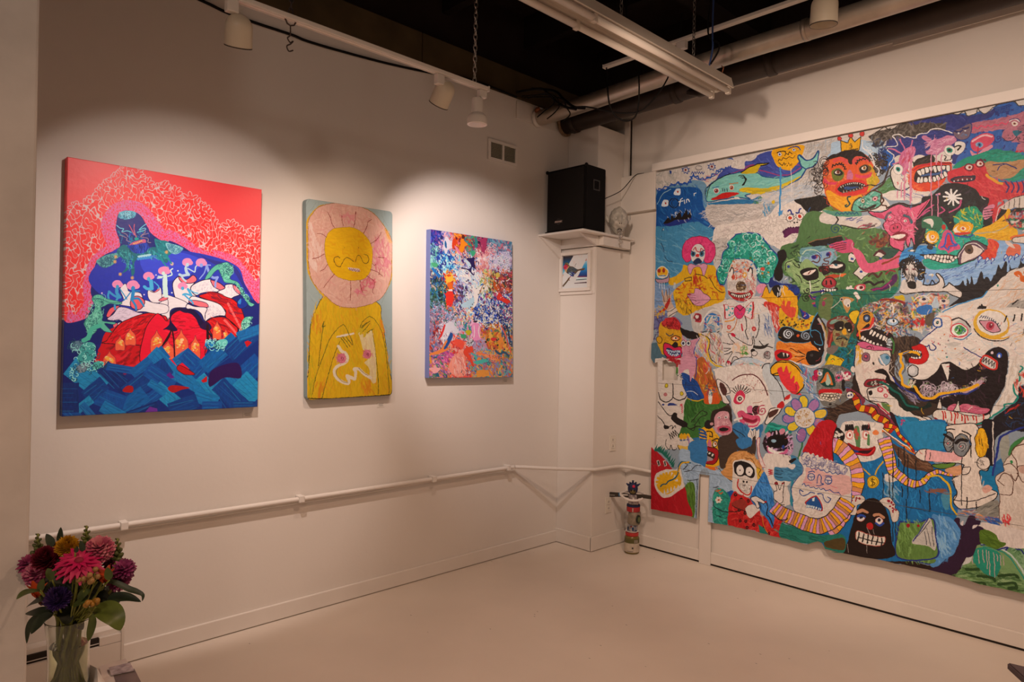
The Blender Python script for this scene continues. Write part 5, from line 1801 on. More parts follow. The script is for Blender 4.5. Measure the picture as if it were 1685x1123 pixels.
 e('#cbbcae',1300,330,58,56,0,BK,6)
 d(BK,'310,78 328,78 325,88 310,86',6,44,7)
 l(BK,7,'279,94 295,92 290,106 279,109')
 kk('#1a1414',8,'278,70 276,175')
 kk('#1a1414',8,'296,22 297,70')
 f('#c49484','322,140 332,132 344,135 342,142 330,150')
 l(BK,7,'258,162 270,166 300,166 325,160 350,150')
 kk('#1a1414',10,'288,158 288,181')
 kk('#1a1414',8,'309,168 309,188')
 d('#a01c24 #2c4c8c #c8bcb0 #6c6660 #c87c3c','260,185 325,185 358,175 358,210 325,208 275,195',110,70,9,5,20)
 f('#7c786e','312,182 355,165 360,200 325,198')
 d('#5c5a54 #948e84','318,185 350,172 352,195',30,60,9,-20,20)
 # yellow rope
 l('#c89c14',16,'190,118 220,110 240,122 250,135 252,155 255,180 265,195')
 l(BK,7,'258,120 262,135 265,155 260,165')
 f('#3f7c94','232,155 248,148 250,180 240,185')
 d('#7c4c30','200,140 240,140 240,150 205,148',16,80,12,8,8)
 l('#0f3048',6,'155,180 185,185 208,190')
 # pale figure at the right edge
 f('#1f5c8c','345,100 350,85 375,65 380,82 370,105 355,120')
 f('#8a8a80','360,30 380,22 380,75 368,82')
 f('#34703a','378,65 390,38 425,20 440,18 440,38 410,45 395,60')
 f('#c2b2a4','350,118 360,105 370,100 370,85 382,65 400,42 440,35 440,240 375,230 360,220 360,155','#4c2c20',5)
 d('#cdbfb2 #b2a294','370,105 420,65 420,220 370,215',70,100,10,80,30)
 for q in('370,88 385,85 400,100 395,120 385,108','385,62 398,82 400,105','400,100 402,90 420,88','398,105 410,122 425,125','358,120 368,105 385,112 390,130 385,152 360,151','355,120 370,132','385,62 392,48 415,40'):
  l('#4c2c20',7,q)
 e('#2c7c44',1545,325,12,14)
 e('#b08c7c',1650,390,40,34)
 l('#1c2a70',18,'344,110 348,90 355,62 360,30 375,18 395,10 440,-5')
 d('#c0202c','365,200 382,198 382,212 368,215',14,40,12,70,30)
 d('#1c4c94 #2c5ca4','332,208 360,210 362,230 345,222',14,60,16,40,20)
 f('#c8bab0','320,215 360,220 440,240 440,265 390,270 360,255 332,232')
 # purple hand
 f('#2a142c','250,290 265,265 275,240 265,225 260,210 266,203 272,206 275,220 284,222 288,208 295,199 305,200 308,208 318,211 316,219 306,218 304,228 315,222 326,228 320,235 310,234 315,250 308,270 295,290')
 f('#c2b4b0','275,218 279,210 282,212 281,221')
 f('#c2b4b0','300,228 304,220 314,219 308,225')
 f('#4a661c','316,232 325,230 338,232 352,242 360,255 375,260 355,272 325,262 318,252')
 d('#5c7c28 #3a5414','320,238 345,242 360,260 332,260',24,80,9,30,15)
 # droplet, sail, green box
 f('#4a80b0','212,202 225,198 250,202 268,220 274,240 268,265 252,290 215,290')
 d('#6c9cc8 #3c70a0 #84acd0','218,205 265,220 265,260 225,281',70,90,11,70,30)
 f('#587838','139,220 145,212 175,214 200,208 215,208 220,250 220,290 136,290','#1c2a70',12)
 d('#6c9048 #44602a #7ca058','142,220 195,218 175,250 160,281 140,281',60,90,10,80,25)
 f('#b4aca2','205,204 214,225 220,250 218,274 200,265 168,259 180,238')
 for q in('208,210 175,250','200,225 208,265','195,232 200,262','212,225 215,265'):
  l('#2a2c34',5,q)
 l('#1c2a70',8,'205,204 185,232 170,255')
 e('#8c1420',637,882,17)
 e('#8c1420',725,886,12)
 # black hooded figure with a red nose
 f('#c2b4a6','21,175 28,162 38,160 42,155 55,153 64,160 60,172 48,175 45,195 32,196 24,185',BK,4)
 dots('#8c1428','25,162 58,158 45,175 38,192 28,185',12,10)
 f('#c2b4a6','96,168 110,159 120,160 130,172 130,182 140,190 136,208 125,212 120,200 115,185',BK,4)
 dots('#8c1428','108,160 130,172 138,205 125,208 118,180',10,10)
 g('#135f92','10,255 25,218 38,215 28,260')
 f('#1c100e','22,290 28,250 38,212 48,185 60,168 78,160 95,166 110,185 119,215 122,250 124,290')
 l('#b07c5c',26,'48,191 58,187 68,191')
 l('#b07c5c',26,'84,198 95,196 105,202')
 for x,y in((220,815),(380,840)):
  e('#c8bcb4',x,y,34,32,0,'#a03c30',4)
  e('#1c1c30',x+3,y-6,14)
 l('#24408c',20,'48,200 56,197 63,201')
 l('#24408c',18,'88,215 96,220 104,216')
 e('#a81c1c',300,887,33,31)
 f('#cbbfb0','43,238 48,232 60,235 80,242 100,246 108,246 108,255 98,265 75,264 55,258 45,250','#a0483c',5)
 for q in range(6):
  kk(BK,11,[(205+q*40,940+q*11),(190+q*42,1015+q*9)])
 l(BK,9,'50,246 75,254 105,258')
 for q in('68,225 75,240','82,228 85,240','68,262 69,281','25,260 28,280'):
  l('#8c8078',5,q)
def tile8():
 mu.tile(1070,720,K,'#c9bdb2')
 # blue and grey overall, lit cloths
 f('#2f6c9c','85,15 115,5 125,15 120,65 85,70')
 f('#93a6b6','64,30 85,28 90,50 112,60 135,72 160,72 185,100 185,130 165,120 145,110 135,140 140,190 125,185 130,82 108,80 100,180 85,175 80,110 72,95 68,65')
 d('#a4b6c4 #7c90a4 #8ca0b0','70,60 110,62 160,78 180,120 150,108 135,115 130,175 125,82 105,82 78,100',90,70,9,70,50)
 for q in('70,55 82,60 72,70','75,75 90,72','82,95 105,92','150,68 160,82','160,80 172,92','170,90 180,98','138,110 150,108','90,72 100,62 112,62'):
  l('#1c2028',6,q)
 l(BK,6,'103,92 102,125 100,175')
 f('#4a6c24','76,108 95,100 99,140 96,175 88,172 82,140')
 d('#5c8430 #3a561c','80,110 95,105 95,170 88,165',24,80,9,80,12)
 f('#a40f1c','-2,25 8,28 22,38 45,65 75,108 82,140 88,175 -2,160')
 d('#b4202c #900c18','0,35 40,70 80,160 5,150',40,90,10,60,30)
 for q in range(16):
  x,y=40+q*10,105+q*q*0.62
  g('#0f5c4c',[(x-8,y+12),(x+26+(q%3)*8,y-46+(q%2)*14),(x+12,y+20)])
 for x in(72,128):
  g('#c8bcb0',[(x-18,205),(x+2,198),(x+20,245),(x-2,258)])
  g(BK,[(x-10,210),(x+2,205),(x+10,242),(x,248)])
 f('#c8bcae','9,100 10,85 20,75 38,70 55,71 65,65 72,95 75,108 60,120 42,131 28,132 15,120')
 f('#d09a14','12,100 15,88 25,80 38,76 62,75 68,100 60,110 42,124 30,125 18,115')
 for q in range(9):
  a=3.0+q*0.36
  g('#c8bcae',[(140+105*math.cos(a),405+112*math.sin(a)),(140+70*math.cos(a+0.13),405+78*math.sin(a+0.13)),(140+105*math.cos(a+0.22),405+112*math.sin(a+0.22))])
 for q in range(6):
  x=110+q*30
  g('#c8bcae',[(x,510-q*14),(x+12,450-q*9),(x+26,500-q*15)])
 l('#1c5060',11,'23,108 29,102 35,102 41,96 52,90 60,82 62,68 66,56 75,54 88,56')
 l('#d09a14',11,'62,75 68,58 85,54')
 # brown arm, skull with a tan mane
 f('#3c2e26','152,0 190,0 190,30 180,45 172,65 155,68 150,40')
 f('#3c2e26','190,15 220,20 225,0 232,0 230,40 215,38 195,28')
 f('#2f6c9c','188,5 220,0 220,18 200,25')
 f('#be8448','172,45 185,32 210,31 232,45 242,60 250,82 246,105 235,108 225,75 185,75 180,95 155,78 165,68')
 d('#cc945a #a87038 #d09c60','162,72 190,38 225,42 248,85 235,100 220,60 185,60',90,60,11)
 f('#c8a02c','235,65 246,80 250,92 240,108 232,95')
 l('#6c4420',6,'210,45 225,50 232,65 242,70 238,82 246,90')
 f('#cdc0b3','181,82 182,55 195,49 212,50 230,60 235,85 235,100 225,118 215,131 200,126 182,115 180,100')
 f(BK,'184,72 185,56 200,52 218,58 229,70 229,86 220,90 208,84 198,86 188,81')
 e('#d8ccc0',790,288,34,44)
 e(BK,790,290,6)
 e('#d8ccc0',870,300,32,40)
 e(BK,870,302,6)
 e(BK,820,388,9,10)
 e(BK,848,392,9,10)
 f('#b8aea4','195,100 220,105 220,118 208,122 195,112')
 dots('#6c6460 #dcd2c8','198,102 218,105 215,120 200,115',30,5)
 l('#b01c1c',11,'193,92 192,108 200,120 212,125 220,122 222,108')
 # red spotted dress and blue arms
 f('#154f8c','165,122 182,118 182,135 170,140')
 f('#1f7c6c','138,140 140,120 150,112 165,118 180,140 175,160 170,192 140,188')
 d('#2c9480 #146454 #3ca48c','140,125 160,118 170,150 165,185 142,182',60,60,11)
 l('#0c2c34',9,'138,140 142,152 160,162 175,165')
 l('#0c2c34',7,'148,172 155,175')
 for x,y in((590,475),(620,495),(605,470)):
  l('#b85c30',9,[(x-16,y-10),(x,y),(x+16,y-12)])
 for a in range(0,360,60):
  e('#d0c4b4',600+18*math.cos(math.radians(a)),550+20*math.sin(math.radians(a)),11)
 e('#b8481c',600,550,9)
 f('#b01a1c','175,140 185,118 195,125 212,132 225,140 232,160 240,162 245,175 265,160 272,165 290,180 288,222 265,218 240,208 215,202 180,198 170,190 172,165')
 d('#c42828 #900f14 #c83c34','180,130 225,145 240,170 280,180 280,212 185,192',110,70,11)
 for x,y in((750,505),(800,545),(860,560),(790,735),(840,738),(910,770),(850,790),(1000,800),(1040,850),(830,665),(780,640)):
  e('#1c0c0c',x,y,13,15)
  e('#b01a1c',x,y,5)
 f('#8c2c24','178,145 200,135 212,145 215,160 190,155')
 l(BK,6,'172,162 185,164 200,160 212,165')
 l(BK,6,'180,150 195,158 208,162')
 f('#2a6cac','220,130 230,108 240,90 250,75 260,95 270,125 272,150 272,185 268,200 260,185 240,160 225,145')
 d('#3c80c0 #1c588c #4c90c8','230,125 250,85 268,130 270,175 245,155',80,80,10,70,30)
 g('#1c7064','238,192 250,200 260,215 240,212')
 l('#c87c1c',6,'245,172 250,195 258,210')
 f('#cdbfb4','210,155 225,148 240,158 230,170 220,178 212,170')
 f('#cdc2ba','221,135 225,129 235,130 250,140 255,142 250,146 238,142 240,152 235,155 230,145',BK,6)
 l(BK,6,'235,140 242,148 242,158')
 l(BK,9,'255,142 258,155 255,168 262,175 270,195')
 e('#a01820',1015,568,13,9)
 # pale body and peace hand of the donut creature
 f('#cdc0b4','252,40 265,35 308,42 315,65 300,95 310,140 300,150 285,150 275,120 265,108 255,75')
 f('#2a7c8c','310,100 315,95 318,148 308,145')
 f('#3c7494','272,72 278,65 295,68 308,60 312,42 328,52 334,75 322,90 300,96 275,92')
 d('#4c88a8 #2c5c7c','278,72 325,58 322,85 290,90',50,60,9,10,25)
 for q in('275,72 290,75','274,79 288,81','275,86 290,88'):
  l('#16303c',6,q)
 zig('#a82430',7,'264,70 265,82',7,18)
 f(BK,'305,51 319,46 320,51 309,56')
 f('#c8bcb2','300,62 315,58 319,65 310,70')
 f('#cdbfb3','272,120 278,115 275,100 279,99 284,114 290,100 295,101 292,118 291,140 280,144 272,135',BK,5)
 e('#7c1c24',1108,405,16,12)
 e('#7c1c24',1165,405,12,9)
 l(BK,6,'272,136 282,145 295,148')
 # bearded man in a red cap
 f('#1c6c5c','288,188 300,192 338,202 375,215 425,215 425,255 385,250 380,232 350,235 288,222')
 d('#287c6c #105448','292,192 375,218 370,230 292,220',40,80,11,15,10)
 f('#a8101c','335,32 345,10 358,-15 375,-35 398,-38 410,-25 402,0 400,25 402,55 380,48 355,38')
 d('#b8202c #940c18','342,30 370,-20 400,-20 398,48 360,38',50,90,11,70,40)
 l(BK,6,'410,-25 402,0 400,25 403,52')
 f('#c9bbae','328,50 338,32 355,38 380,45 400,54 425,60 440,75 440,155 410,160 390,175 360,178 330,170 315,158 314,140 310,120 316,100 335,75 332,60','#24407c',5)
 zig('#c9bbae',18,'328,48 350,38 375,46 400,55',17,12)
 d('#d4c8bc #b8aa9e','320,110 350,120 400,130 410,150 350,170 322,150',70,60,11)
 curls('#8a8496 #a8a0a8 #6c6880','328,50 355,38 380,48 425,62 425,78 375,68 338,58',70,18,8)
 f('#c89c94','336,100 342,82 342,68 355,68 375,72 400,82 425,82 440,90 440,122 410,125 390,118 370,110 350,108')
 zig('#24407c',6,'336,58 355,68 375,71 400,78 425,80',17,8)
 zig('#24407c',6,'335,102 350,108 370,112 390,116 420,125',15,9)
 for x,y in((1415,345),(1565,378)):
  e('#c8b4ac',x,y,30,30,0,'#24407c',7)
  l('#24407c',6,[(x-28,y-4),(x,y),(x+26,y-3)])
  l('#24407c',6,[(x,y),(x+2,y+22)])
 l('#24407c',8,'348,76 355,74 361,76')
 l('#24407c',8,'384,85 391,84 398,86')
 l('#24407c',7,'365,100 369,85 372,82 376,88 375,100 380,102 372,106 365,105')
 l('#24407c',8,'336,118 330,114 329,121 335,128 345,125 352,120 360,122')
 l('#24407c',8,'368,124 378,125 382,138 390,142 396,135 390,131')
 l('#c46a70',6,'338,98 355,100')
 l('#c46a70',6,'395,105 410,112')
 f('#1c4c84','341,145 350,136 360,129 366,130 375,145 378,160 360,155','#a82420',9)
 teeth('#c8d0d8','344,147 358,150 376,156',8,24,'#1c4c84',3)
 g('#c8d0d8','356,134 361,131 361,140 357,140')
 # scarf
 bands('#c88cac #d8941c #c88cac #b87850 #d8941c','270,152 280,160 300,172 325,182 350,192 375,195 400,182 420,162 435,140',110,150,32,BK,6)
 l(BK,7,'270,165 282,180 298,181 300,178')
 # mast lines of the plug
 f('#4c3c1c','382,232 400,225 425,222 425,248 390,242')
def tile9():
 mu.tile(1340,870,345/1685,'#c4b8ae')
 f('#17695a','-5,5 25,15 60,10 62,30 68,52 22,45 15,28 -5,25')
 f('#135f92','54,25 60,0 72,0 68,28')
 f('#5c4418','20,30 38,26 60,29 65,38 45,40 28,38',BK,4)
 d('#3c2c10 #7c6028','22,30 60,30 58,38 28,36',14,44,6,0,10)
 for q in('20,20 38,28','25,18 42,26','15,30 32,32'):
  l('#7c7c74',4,q)
 zig('#0c2c28',10,'28,40 62,45',13,8)
 g('#c8bab0','75,32 65,29 66,30 74,31')
 f('#1f749c','152,-5 172,-5 172,55 155,52')
 f('#241410','68,-5 152,-5 155,52 175,61 200,66 240,75 275,62 300,25 335,15 332,35 315,48 298,70 282,100 265,95 225,85 175,72 120,64 68,52')
 d('#32201c #180c0c','75,15 140,38 225,75 275,85 310,45',60,90,10)
 f('#2a142c','240,78 265,52 290,25 295,-5 335,-5 334,30 312,48 295,72 280,96 260,92 225,84')
 f('#5c4418','132,52 150,48 172,56 170,61 145,59')
 f('#587838','170,60 172,15 180,-5 215,-5 198,22 200,35 225,48 244,60 245,72 218,69 190,61','#1c2a70',10)
 d('#6c9048 #44602a #7ca058','175,15 200,0 192,32 240,62 195,60 175,58',60,80,10,80,35)
 f('#b4aca2','200,32 212,15 225,-5 240,-5 244,58 222,48')
 for q in('218,15 230,45','235,5 228,48','205,30 225,15'):
  l('#2a2c34',5,q)
 l('#1c2a70',8,'198,32 215,42 242,60')
 f('#4a80b0','240,-5 280,-5 292,15 288,38 265,60 242,78 232,72 245,60')
 d('#6c9cc8 #3c70a0','245,0 285,5 280,40 250,65',40,90,10,100,25)
 kk('#1c2420',9,'192,10 192,72')
 f('#c8bab0','335,-8 440,10 440,30 400,22 390,35 370,40 350,15')
 f('#4a661c','330,10 332,2 345,2 360,12 370,25 385,30 370,40 350,38 335,30')
 f('#5f8458','390,35 405,22 440,12 440,105 415,95 405,65 385,48','#1c2468',10)
 d('#7c9c74 #3c6440 #8cac84','398,38 420,28 420,85 410,70',40,60,10)
 f('#6c8c58','282,100 300,72 315,48 332,32 360,38 390,50 410,72 425,100 440,115 440,140 375,122 320,110')
 d('#55743c #3c5c30 #8ca474 #2c4c24','288,98 315,75 400,95 415,125 350,118',120,90,12,4,15)
 f('#1d8068','315,58 325,40 350,40 372,48 375,68 370,90 360,99 345,92 332,82 322,72')
 for x,y0,y1 in((1262,190,280),(1315,170,280),(1350,170,270),(1380,170,320),(1400,180,370),(1440,190,390),(1465,200,260),(1490,210,290),(1515,220,290)):
  l('#a89488',7,[(x,y0),(x+4,(y0+y1)/2),(x+6,y1)])
 f('#b8b4ac','298,72 312,50 315,65 305,72')
 l('#b0bcb0',14,'335,32 362,36 390,50 410,72 425,100')
 l('#1f8070',9,'338,37 362,40 388,54 405,75 420,100')
 l('#1c2a70',11,'334,33 350,34 370,42')
 l('#1c2468',11,'370,42 382,38 398,32 405,41 415,42 420,50')
 for q in('370,112 385,110 402,110 405,118 390,120','318,108 338,108 342,112','328,95 355,98 362,105','370,95 400,92 408,98','305,82 328,81'):
  l('#24401c',22,q)
def tile10():
 Q=120/1123
 mu.tile(1320,480,Q,'#d4c8be')
 f('#1f6450','60,15 175,-10 250,0 300,-5 300,30 225,65 215,180 175,300 100,275 100,100 60,75')
 d('#2c7c60 #144838 #4c7c54 #3c5c34','65,20 175,0 295,5 215,75 175,75 105,105',120,110,16,60,60)
 f('#5c6c40','75,15 115,15 112,75 105,110 85,105 60,80')
 f('#b08048','148,22 180,22 200,32 185,45 185,62 172,82 160,60 155,45')
 e('#c8bcb0',690,160,60,55)
 e('#b0a090',605,122,26)
 e('#3c1420',605,122,15)
 l('#b8b0a0',12,'110,62 125,52 145,35')
 for x,y in((840,60),(820,30),(860,90),(710,205)):
  e('#d8ccc0',x,y,34,30)
 e(BK,710,210,12,20)
 e('#8c3450',330,185,26,44)
 # teal kite ground and yellow kite
 f('#0f5a64','160,175 208,178 208,200 200,310 140,310 120,240 150,205')
 d('#1c7c6c #0c4440 #2c3c30 #0f6c8c','130,240 160,185 205,182 198,300 150,300',90,90,18)
 l('#1c6ca4',24,'202,215 200,250 200,300')
 f('#d0ac14','108,240 120,245 162,262 142,292 85,292 90,278','#6c5810',6,smooth=False)
 l('#1c5040',12,'110,262 118,259 124,264')
 l('#5c2c14',11,'136,261 145,259 155,265')
 e('#d05c1c',468,1075,14,9)
 # head with a rust hood
 f('#6c6058','95,215 125,205 140,215 118,240 95,235')
 f('#6c2820','95,118 120,100 148,92 175,98 195,120 200,140 192,160 175,175 120,190 105,215 95,200 100,155')
 f('#6c8c7c','105,118 125,105 150,100 170,108 160,112 140,115 115,125')
 d('#8c4434 #4c1c18 #8ca494','100,118 150,95 192,125 190,150 125,110',50,100,14,-25,30)
 f('#85794e','118,155 130,120 160,110 185,125 192,150 180,180 172,208 160,214 140,210 122,192')
 d('#9c9060 #6c6040 #5c4434','120,160 180,160 165,210 140,208',60,70,13)
 f('#1c1512','122,130 135,115 155,115 160,130 155,148 140,152 125,148')
 f('#1c1512','160,130 170,119 185,120 192,135 190,155 178,158 170,145')
 for x,y in((592,556),(718,594)):
  e('#d8ccb0',x,y,15)
 e('#8c5c5c',440,580,34,40)
 l('#1c1512',16,'100,138 115,148 128,135')
 f('#d8981c','155,148 165,142 170,150 172,162 165,166 155,162')
 f('#6c3c28','128,160 140,160 145,170 132,174')
 l('#1c4c4c',16,'132,181 148,172 162,175 175,185')
 l(BK,14,'130,184 150,180 160,179 172,186')
 l('#5c3428',22,'152,208 156,192')
 l('#a83c34',26,'114,162 108,190 100,210')
 f('#d0a818','181,85 198,72 215,75 218,85 210,105 202,125 192,118 180,95',BK,7)
 l('#2c4c34',40,'208,130 200,160 200,175')
 # fox ear and the pale line beside it
 f('#191114','32,140 48,100 55,80 68,112 82,160 82,225 72,250 58,220 32,195')
 l('#3c84a8',14,'56,80 45,100 32,140 31,160 38,175')
 l('#3c84a8',13,'32,150 50,148 68,162 72,180 78,205 55,202 45,192')
 l('#b0a49c',34,'62,105 80,140 90,175 88,225 82,262 65,290')
 l('#b08c3c',16,'75,120 90,155 92,185')
 e('#d8ccc0',268,882,13)
 mu.tile(1320,590,Q,'#d4c8be')
 # grey head with a red lip
 f('#6a6862','82,28 140,28 180,45 200,82 190,115 175,155 140,185 105,188 75,175 55,120 60,75')
 d('#7c7a72 #54524c #8c8a80','85,32 175,50 185,110 140,180 85,175 60,105',110,90,16)
 f('#372720','82,190 120,190 160,170 200,150 225,195 175,210 140,220 130,250 120,265 85,250 82,215')
 d('#4c382c #241814 #5c4434','85,195 160,180 210,175 135,215 120,255',60,110,16,10,30)
 f('#2c1f1a','200,62 215,105 225,140 200,130 190,110')
 l(BK,14,'55,40 80,40 95,50')
 f('#0f3c34','82,38 100,42 118,60 128,100 115,110 90,110 65,88 78,70')
 f('#c86a2c','85,68 92,55 102,55 110,75 119,100 110,102 100,88 90,88 75,95 72,90')
 f('#9cb4a4','92,68 98,60 102,75 110,92 98,105 88,92 90,82')
 for x,y,r in((215,215,44),(190,300,46),(215,255,36)):
  e('#b01c4c',x,y,r,r,0,'#5c1030',5)
 e('#d0ccd0',270,232,40,36)
 e('#3c5ca0',262,232,18)
 for x,y,r,c in((568,300,56,'#c4587c'),(690,255,60,'#a82c4c')):
  e(c,x,y,r,r)
  curls('#7c1c3c #e09cb0',[(x-r,y-r),(x+r,y-r),(x+r,y+r),(x-r,y+r)],12,18,8)
 dots('#d8ccc4','150,50 160,50 188,70 185,85 160,80',22,15)
 e('#1c5c54',565,295,20)
 f('#1c1716','152,86 164,84 164,120 152,120')
 e('#5c6468',710,405,66,50,0,'#3c4044',9)
 spiral('#3c4044',10,710,405,36,1.6)
 f('#b8141c','64,125 75,118 100,118 145,120 150,135 125,134 100,135 75,140 66,142')
 f('#c8b8a4','70,136 100,131 148,135 145,150 125,164 100,166 78,160 68,148')
 for j,(yy,nn)in enumerate(((565,6),(615,6))):
  for q in range(nn):
   e('#d4c6b2',300+q*48+j*22,yy+(4-q)*(q-1)*3,24,24,0,'#2c241c',8)
 l('#e0d4cc',16,'32,135 50,145 70,158 82,160')
 e(BK,430,705,22,18)
 d('#4c8cb8 #a0b4c4 #c03c3c #2c7c74','0,40 25,45 40,105 30,140 15,100',50,60,16,70,40)
def tile11():
 mu.tile(1290,390,110/1123,'#d4c8be')
 g('#171313','100,28 140,15 240,-2 250,20 175,35 125,41')
 l('#a83038',8,'100,26 140,12 240,-5')
 f('#c04468','188,35 212,25 250,15 288,15 288,60 240,68 215,55 195,48')
 for q in range(4):
  l('#4c1420',13,[(770+q*30,140+q*34),(900,115+q*36),(1040,90+q*34)])
 f('#5f8c8c','68,50 105,42 168,35 172,48 208,48 222,68 215,90 185,120 140,122 118,105 100,85 70,80')
 d('#7ca4b4 #4c7c84 #8cb0a8','75,52 168,38 215,65 180,115 140,118 110,85',90,80,14,-10,30)
 f('#84a0b4','105,90 120,75 160,60 200,60 208,82 180,118 145,120 120,108')
 l('#b8c8a8',15,'75,72 95,58 130,55 155,72')
 l('#1c4c8c',13,'135,60 148,68 155,80')
 for x,y,rx in((502,340,42),(740,295,40)):
  e('#b04c54',x+20,y-5,rx,34)
  e('#2a2a7c',x,y,rx,36)
  e('#1a1a44',x,y,18,14)
 l('#54241c',18,'130,75 145,78 150,95 140,106 122,101 115,108 120,118 135,120')
 l('#54241c',18,'190,75 192,86 168,91 170,100 185,102 182,112 165,112 160,118')
 f('#86a06a','2,140 5,108 25,95 45,100 65,125 72,110 100,92 140,130 160,155 175,175 160,220 115,240 70,225 70,200 45,185 32,155')
 d('#9cb47c #6c8c54 #b0c090 #547444','5,140 30,100 65,130 140,140 160,175 115,230 75,205 40,165',90,80,14,30,40)
 for q in('5,140 8,110 32,100','38,108 48,122 65,128 62,115','95,192 120,195 148,182','120,212 145,208','48,155 65,170 75,190'):
  l('#20281c',15,q)
 spiral('#1a1c16',16,395,895,62,1.5)
 e('#2c3c7c',75,495,22,26)
 spiral('#2c3c2c',10,180,275,50,1.5)
 f('#171313','68,150 78,135 110,128 140,135 145,160 140,175 118,182 98,185 80,172')
 f('#dcc8bc','78,155 100,144 132,138 125,150 105,160 90,161')
 l('#6c2820',16,'100,155 110,144')
 f('#171313','188,125 208,102 230,100 252,110 258,130 245,152 215,152 192,142')
 f('#dcd0c4','190,128 198,116 215,115 240,114 245,120 225,130 205,131')
 e('#1c4c5c',870,468,26,20)
 f('#2c1414','148,125 185,120 185,140 160,150 148,145')
 dots('#a03838','150,125 182,122 182,140 152,145',16,9)
 l('#dcd8c8',15,'108,185 111,208 112,232')
 f('#b04024','172,170 195,160 225,160 235,165 215,172 180,178')
 f('#d86a34','232,162 245,155 262,155 245,168')
 e('#962430',755,770,118,96,0,BK,14)
 e('#ac3c40',745,750,84,60)
 for x in(705,780):
  l(BK,24,[(x,735),(x+4,790)])
 f('#8c8c88','165,212 190,215 210,208 210,215 185,221')
 f('#171313','150,222 170,218 215,218 218,240 185,250 160,245')
 teeth('#e0d8cc','154,220 185,218 216,218',6,48,BK,6)
 teeth('#e0d8cc','215,240 185,250 155,238',7,48,BK,6)
 l('#2a2470',30,'115,235 142,230 165,226')
 l('#b03c50',28,'108,246 120,258 148,260 140,272 120,280')
 l('#2a2070',18,'110,245 122,261 150,262')
 spiral('#1a1c16',10,385,1035,34,1.3)
for t_ in(tile1,tile2,tile3,tile4,tile11,tile10,tile6,tile5,tile9,tile7,tile8):
 t_()
 # a second pass of loose marks binds the tiles together
mu.tile(0,0,1.0,'#dcd0c6')
d('#e4dad0 #1a1414 #c8444c #2c6cb0 #d8a41c','295,105 370,75 420,75 420,175 325,190 280,160',160,8,1.2)
# the strip past the right edge of the view carries the neighbouring shapes on
g('#2e5ea8','422,32 460,22 460,70 422,60')
g('#b3697a','422,48 440,44 450,55 435,65 422,62')
g('#c9303c','422,72 460,70 460,88 422,82')
g('#8cb0d8','422,92 460,92 460,115 422,110')
g('#1c191d','422,105 460,108 460,118 422,112')
g('#d9cdc2','422,112 460,115 460,155 422,155')
g('#1c1820','422,155 460,160 460,185 422,180')
g('#c2b2a4','422,180 460,185 460,230 422,222')
g('#5f8458','422,222 460,230 460,265 422,250')
d('#e4dad0 #8c8680 #c84050 #2c5ca4','426,110 460,112 460,225 426,220',40,24,2)
d('#27357c #1c8c80 #e0b04c','426,35 460,30 460,100 426,95',40,18,3)
mu.rough(0.9)
g_=fnoise(mu.H,mu.W,60,500,31)
mu.img*=(1+0.035*g_)[...,None]
mu.amp=0.0
for zz in(1.812,1.222,0.632):
 y_=int((mu.z1-zz)*mu.ppm)
 mu.img[y_-1:y_+2]*=0.75
M_MURAL=mu.material('mural_paint',0.5,0.35,0.35)

# ------------------------------------------------------------------ the mural's boards
from mathutils.geometry import tessellate_polygon
def wall_pt(px,py,axis,c):
 D=R3@Vector((px-842.5,-(py-561.5),-1123.3))
 t=(c-CAM[0])/D.x if axis=='x' else(c-CAM[1])/D.y
 return CAM+D*t
def tl(s,ox,oy,k):
 return[(ox+x*k,oy+y*k)for x,y in Painter.parse(s)]
def jag(P,step,amp,rng):
 out=[]
 for(a,b),(c_,d_)in zip(P,P[1:]):
  n=max(1,int(math.hypot(c_-a,d_-b)/step))
  for i in range(n):
   t=i/n
   out.append((a+(c_-a)*t+(rng.uniform(-amp,amp)if i else 0),b+(d_-b)*t+(rng.uniform(-amp,amp)if i else 0)))
 out.append(P[-1])
 return out
rg=random.Random(4)
left_edge=jag([(1080,285),(1079,400),(1077,494),(1075,560)],14,0.6,rg)+[(1072,566),(1071,590),(1076,598),(1082,596),(1082.5,580),(1083,640),(1080,734)]
left_edge[-3]=(1082.2,600)
low=[(1071.5,737),(1071,800),(1071,838)]+jag(tl('1,158 88,174 101,179',1070,720,K),9,0.5,rg)
slot=tl('103,178 108,81 130,84 127,186',1070,720,K)
bot=jag(tl('127,186 140,189 170,194 200,200 238,210 286,221 312,228 345,236 369,229 378,233 385,246 414,252',1070,720,K),7,0.9,rg)
bot2=jag(tl('19,44 68,52 118,61 155,69 192,76 240,86 282,97 345,115 380,122 418,131 475,146 512,156',1340,870,345/1685),9,0.9,rg)
outer_px=left_edge+low+slot+bot[1:]+bot2[1:]
outer=[wall_pt(x,y,'y',-0.05)for x,y in outer_px]
xe=outer[-1].x
outer.append(Vector((xe,-0.05,2.762)))
outer.append(Vector((outer[0].x,-0.05,2.752)))
hole=[wall_pt(x,y,'y',-0.05)for x,y in[(1090,594),(1096,592),(1100,597),(1108,596),(1113,600),(1112,615),(1115,626),(1104,626),(1090,626)]]
m_top,m_bot=2.76,0.27
M_EDGE=mat('raw_board_edge',(0.62,0.57,0.50),0.8,noise=0.3,scale=40)
mural=empty('mural',(1.8,-0.05,0.30),'huge painted mural of crowded cartoon monsters and clowns covering the right wall','mural')
place_all()
cuts=(2.80,1.812,1.222,0.632,0.10)
tri=tessellate_polygon([[(p.x,p.z,0)for p in outer],[(p.x,p.z,0)for p in hole]])
allp=outer+hole
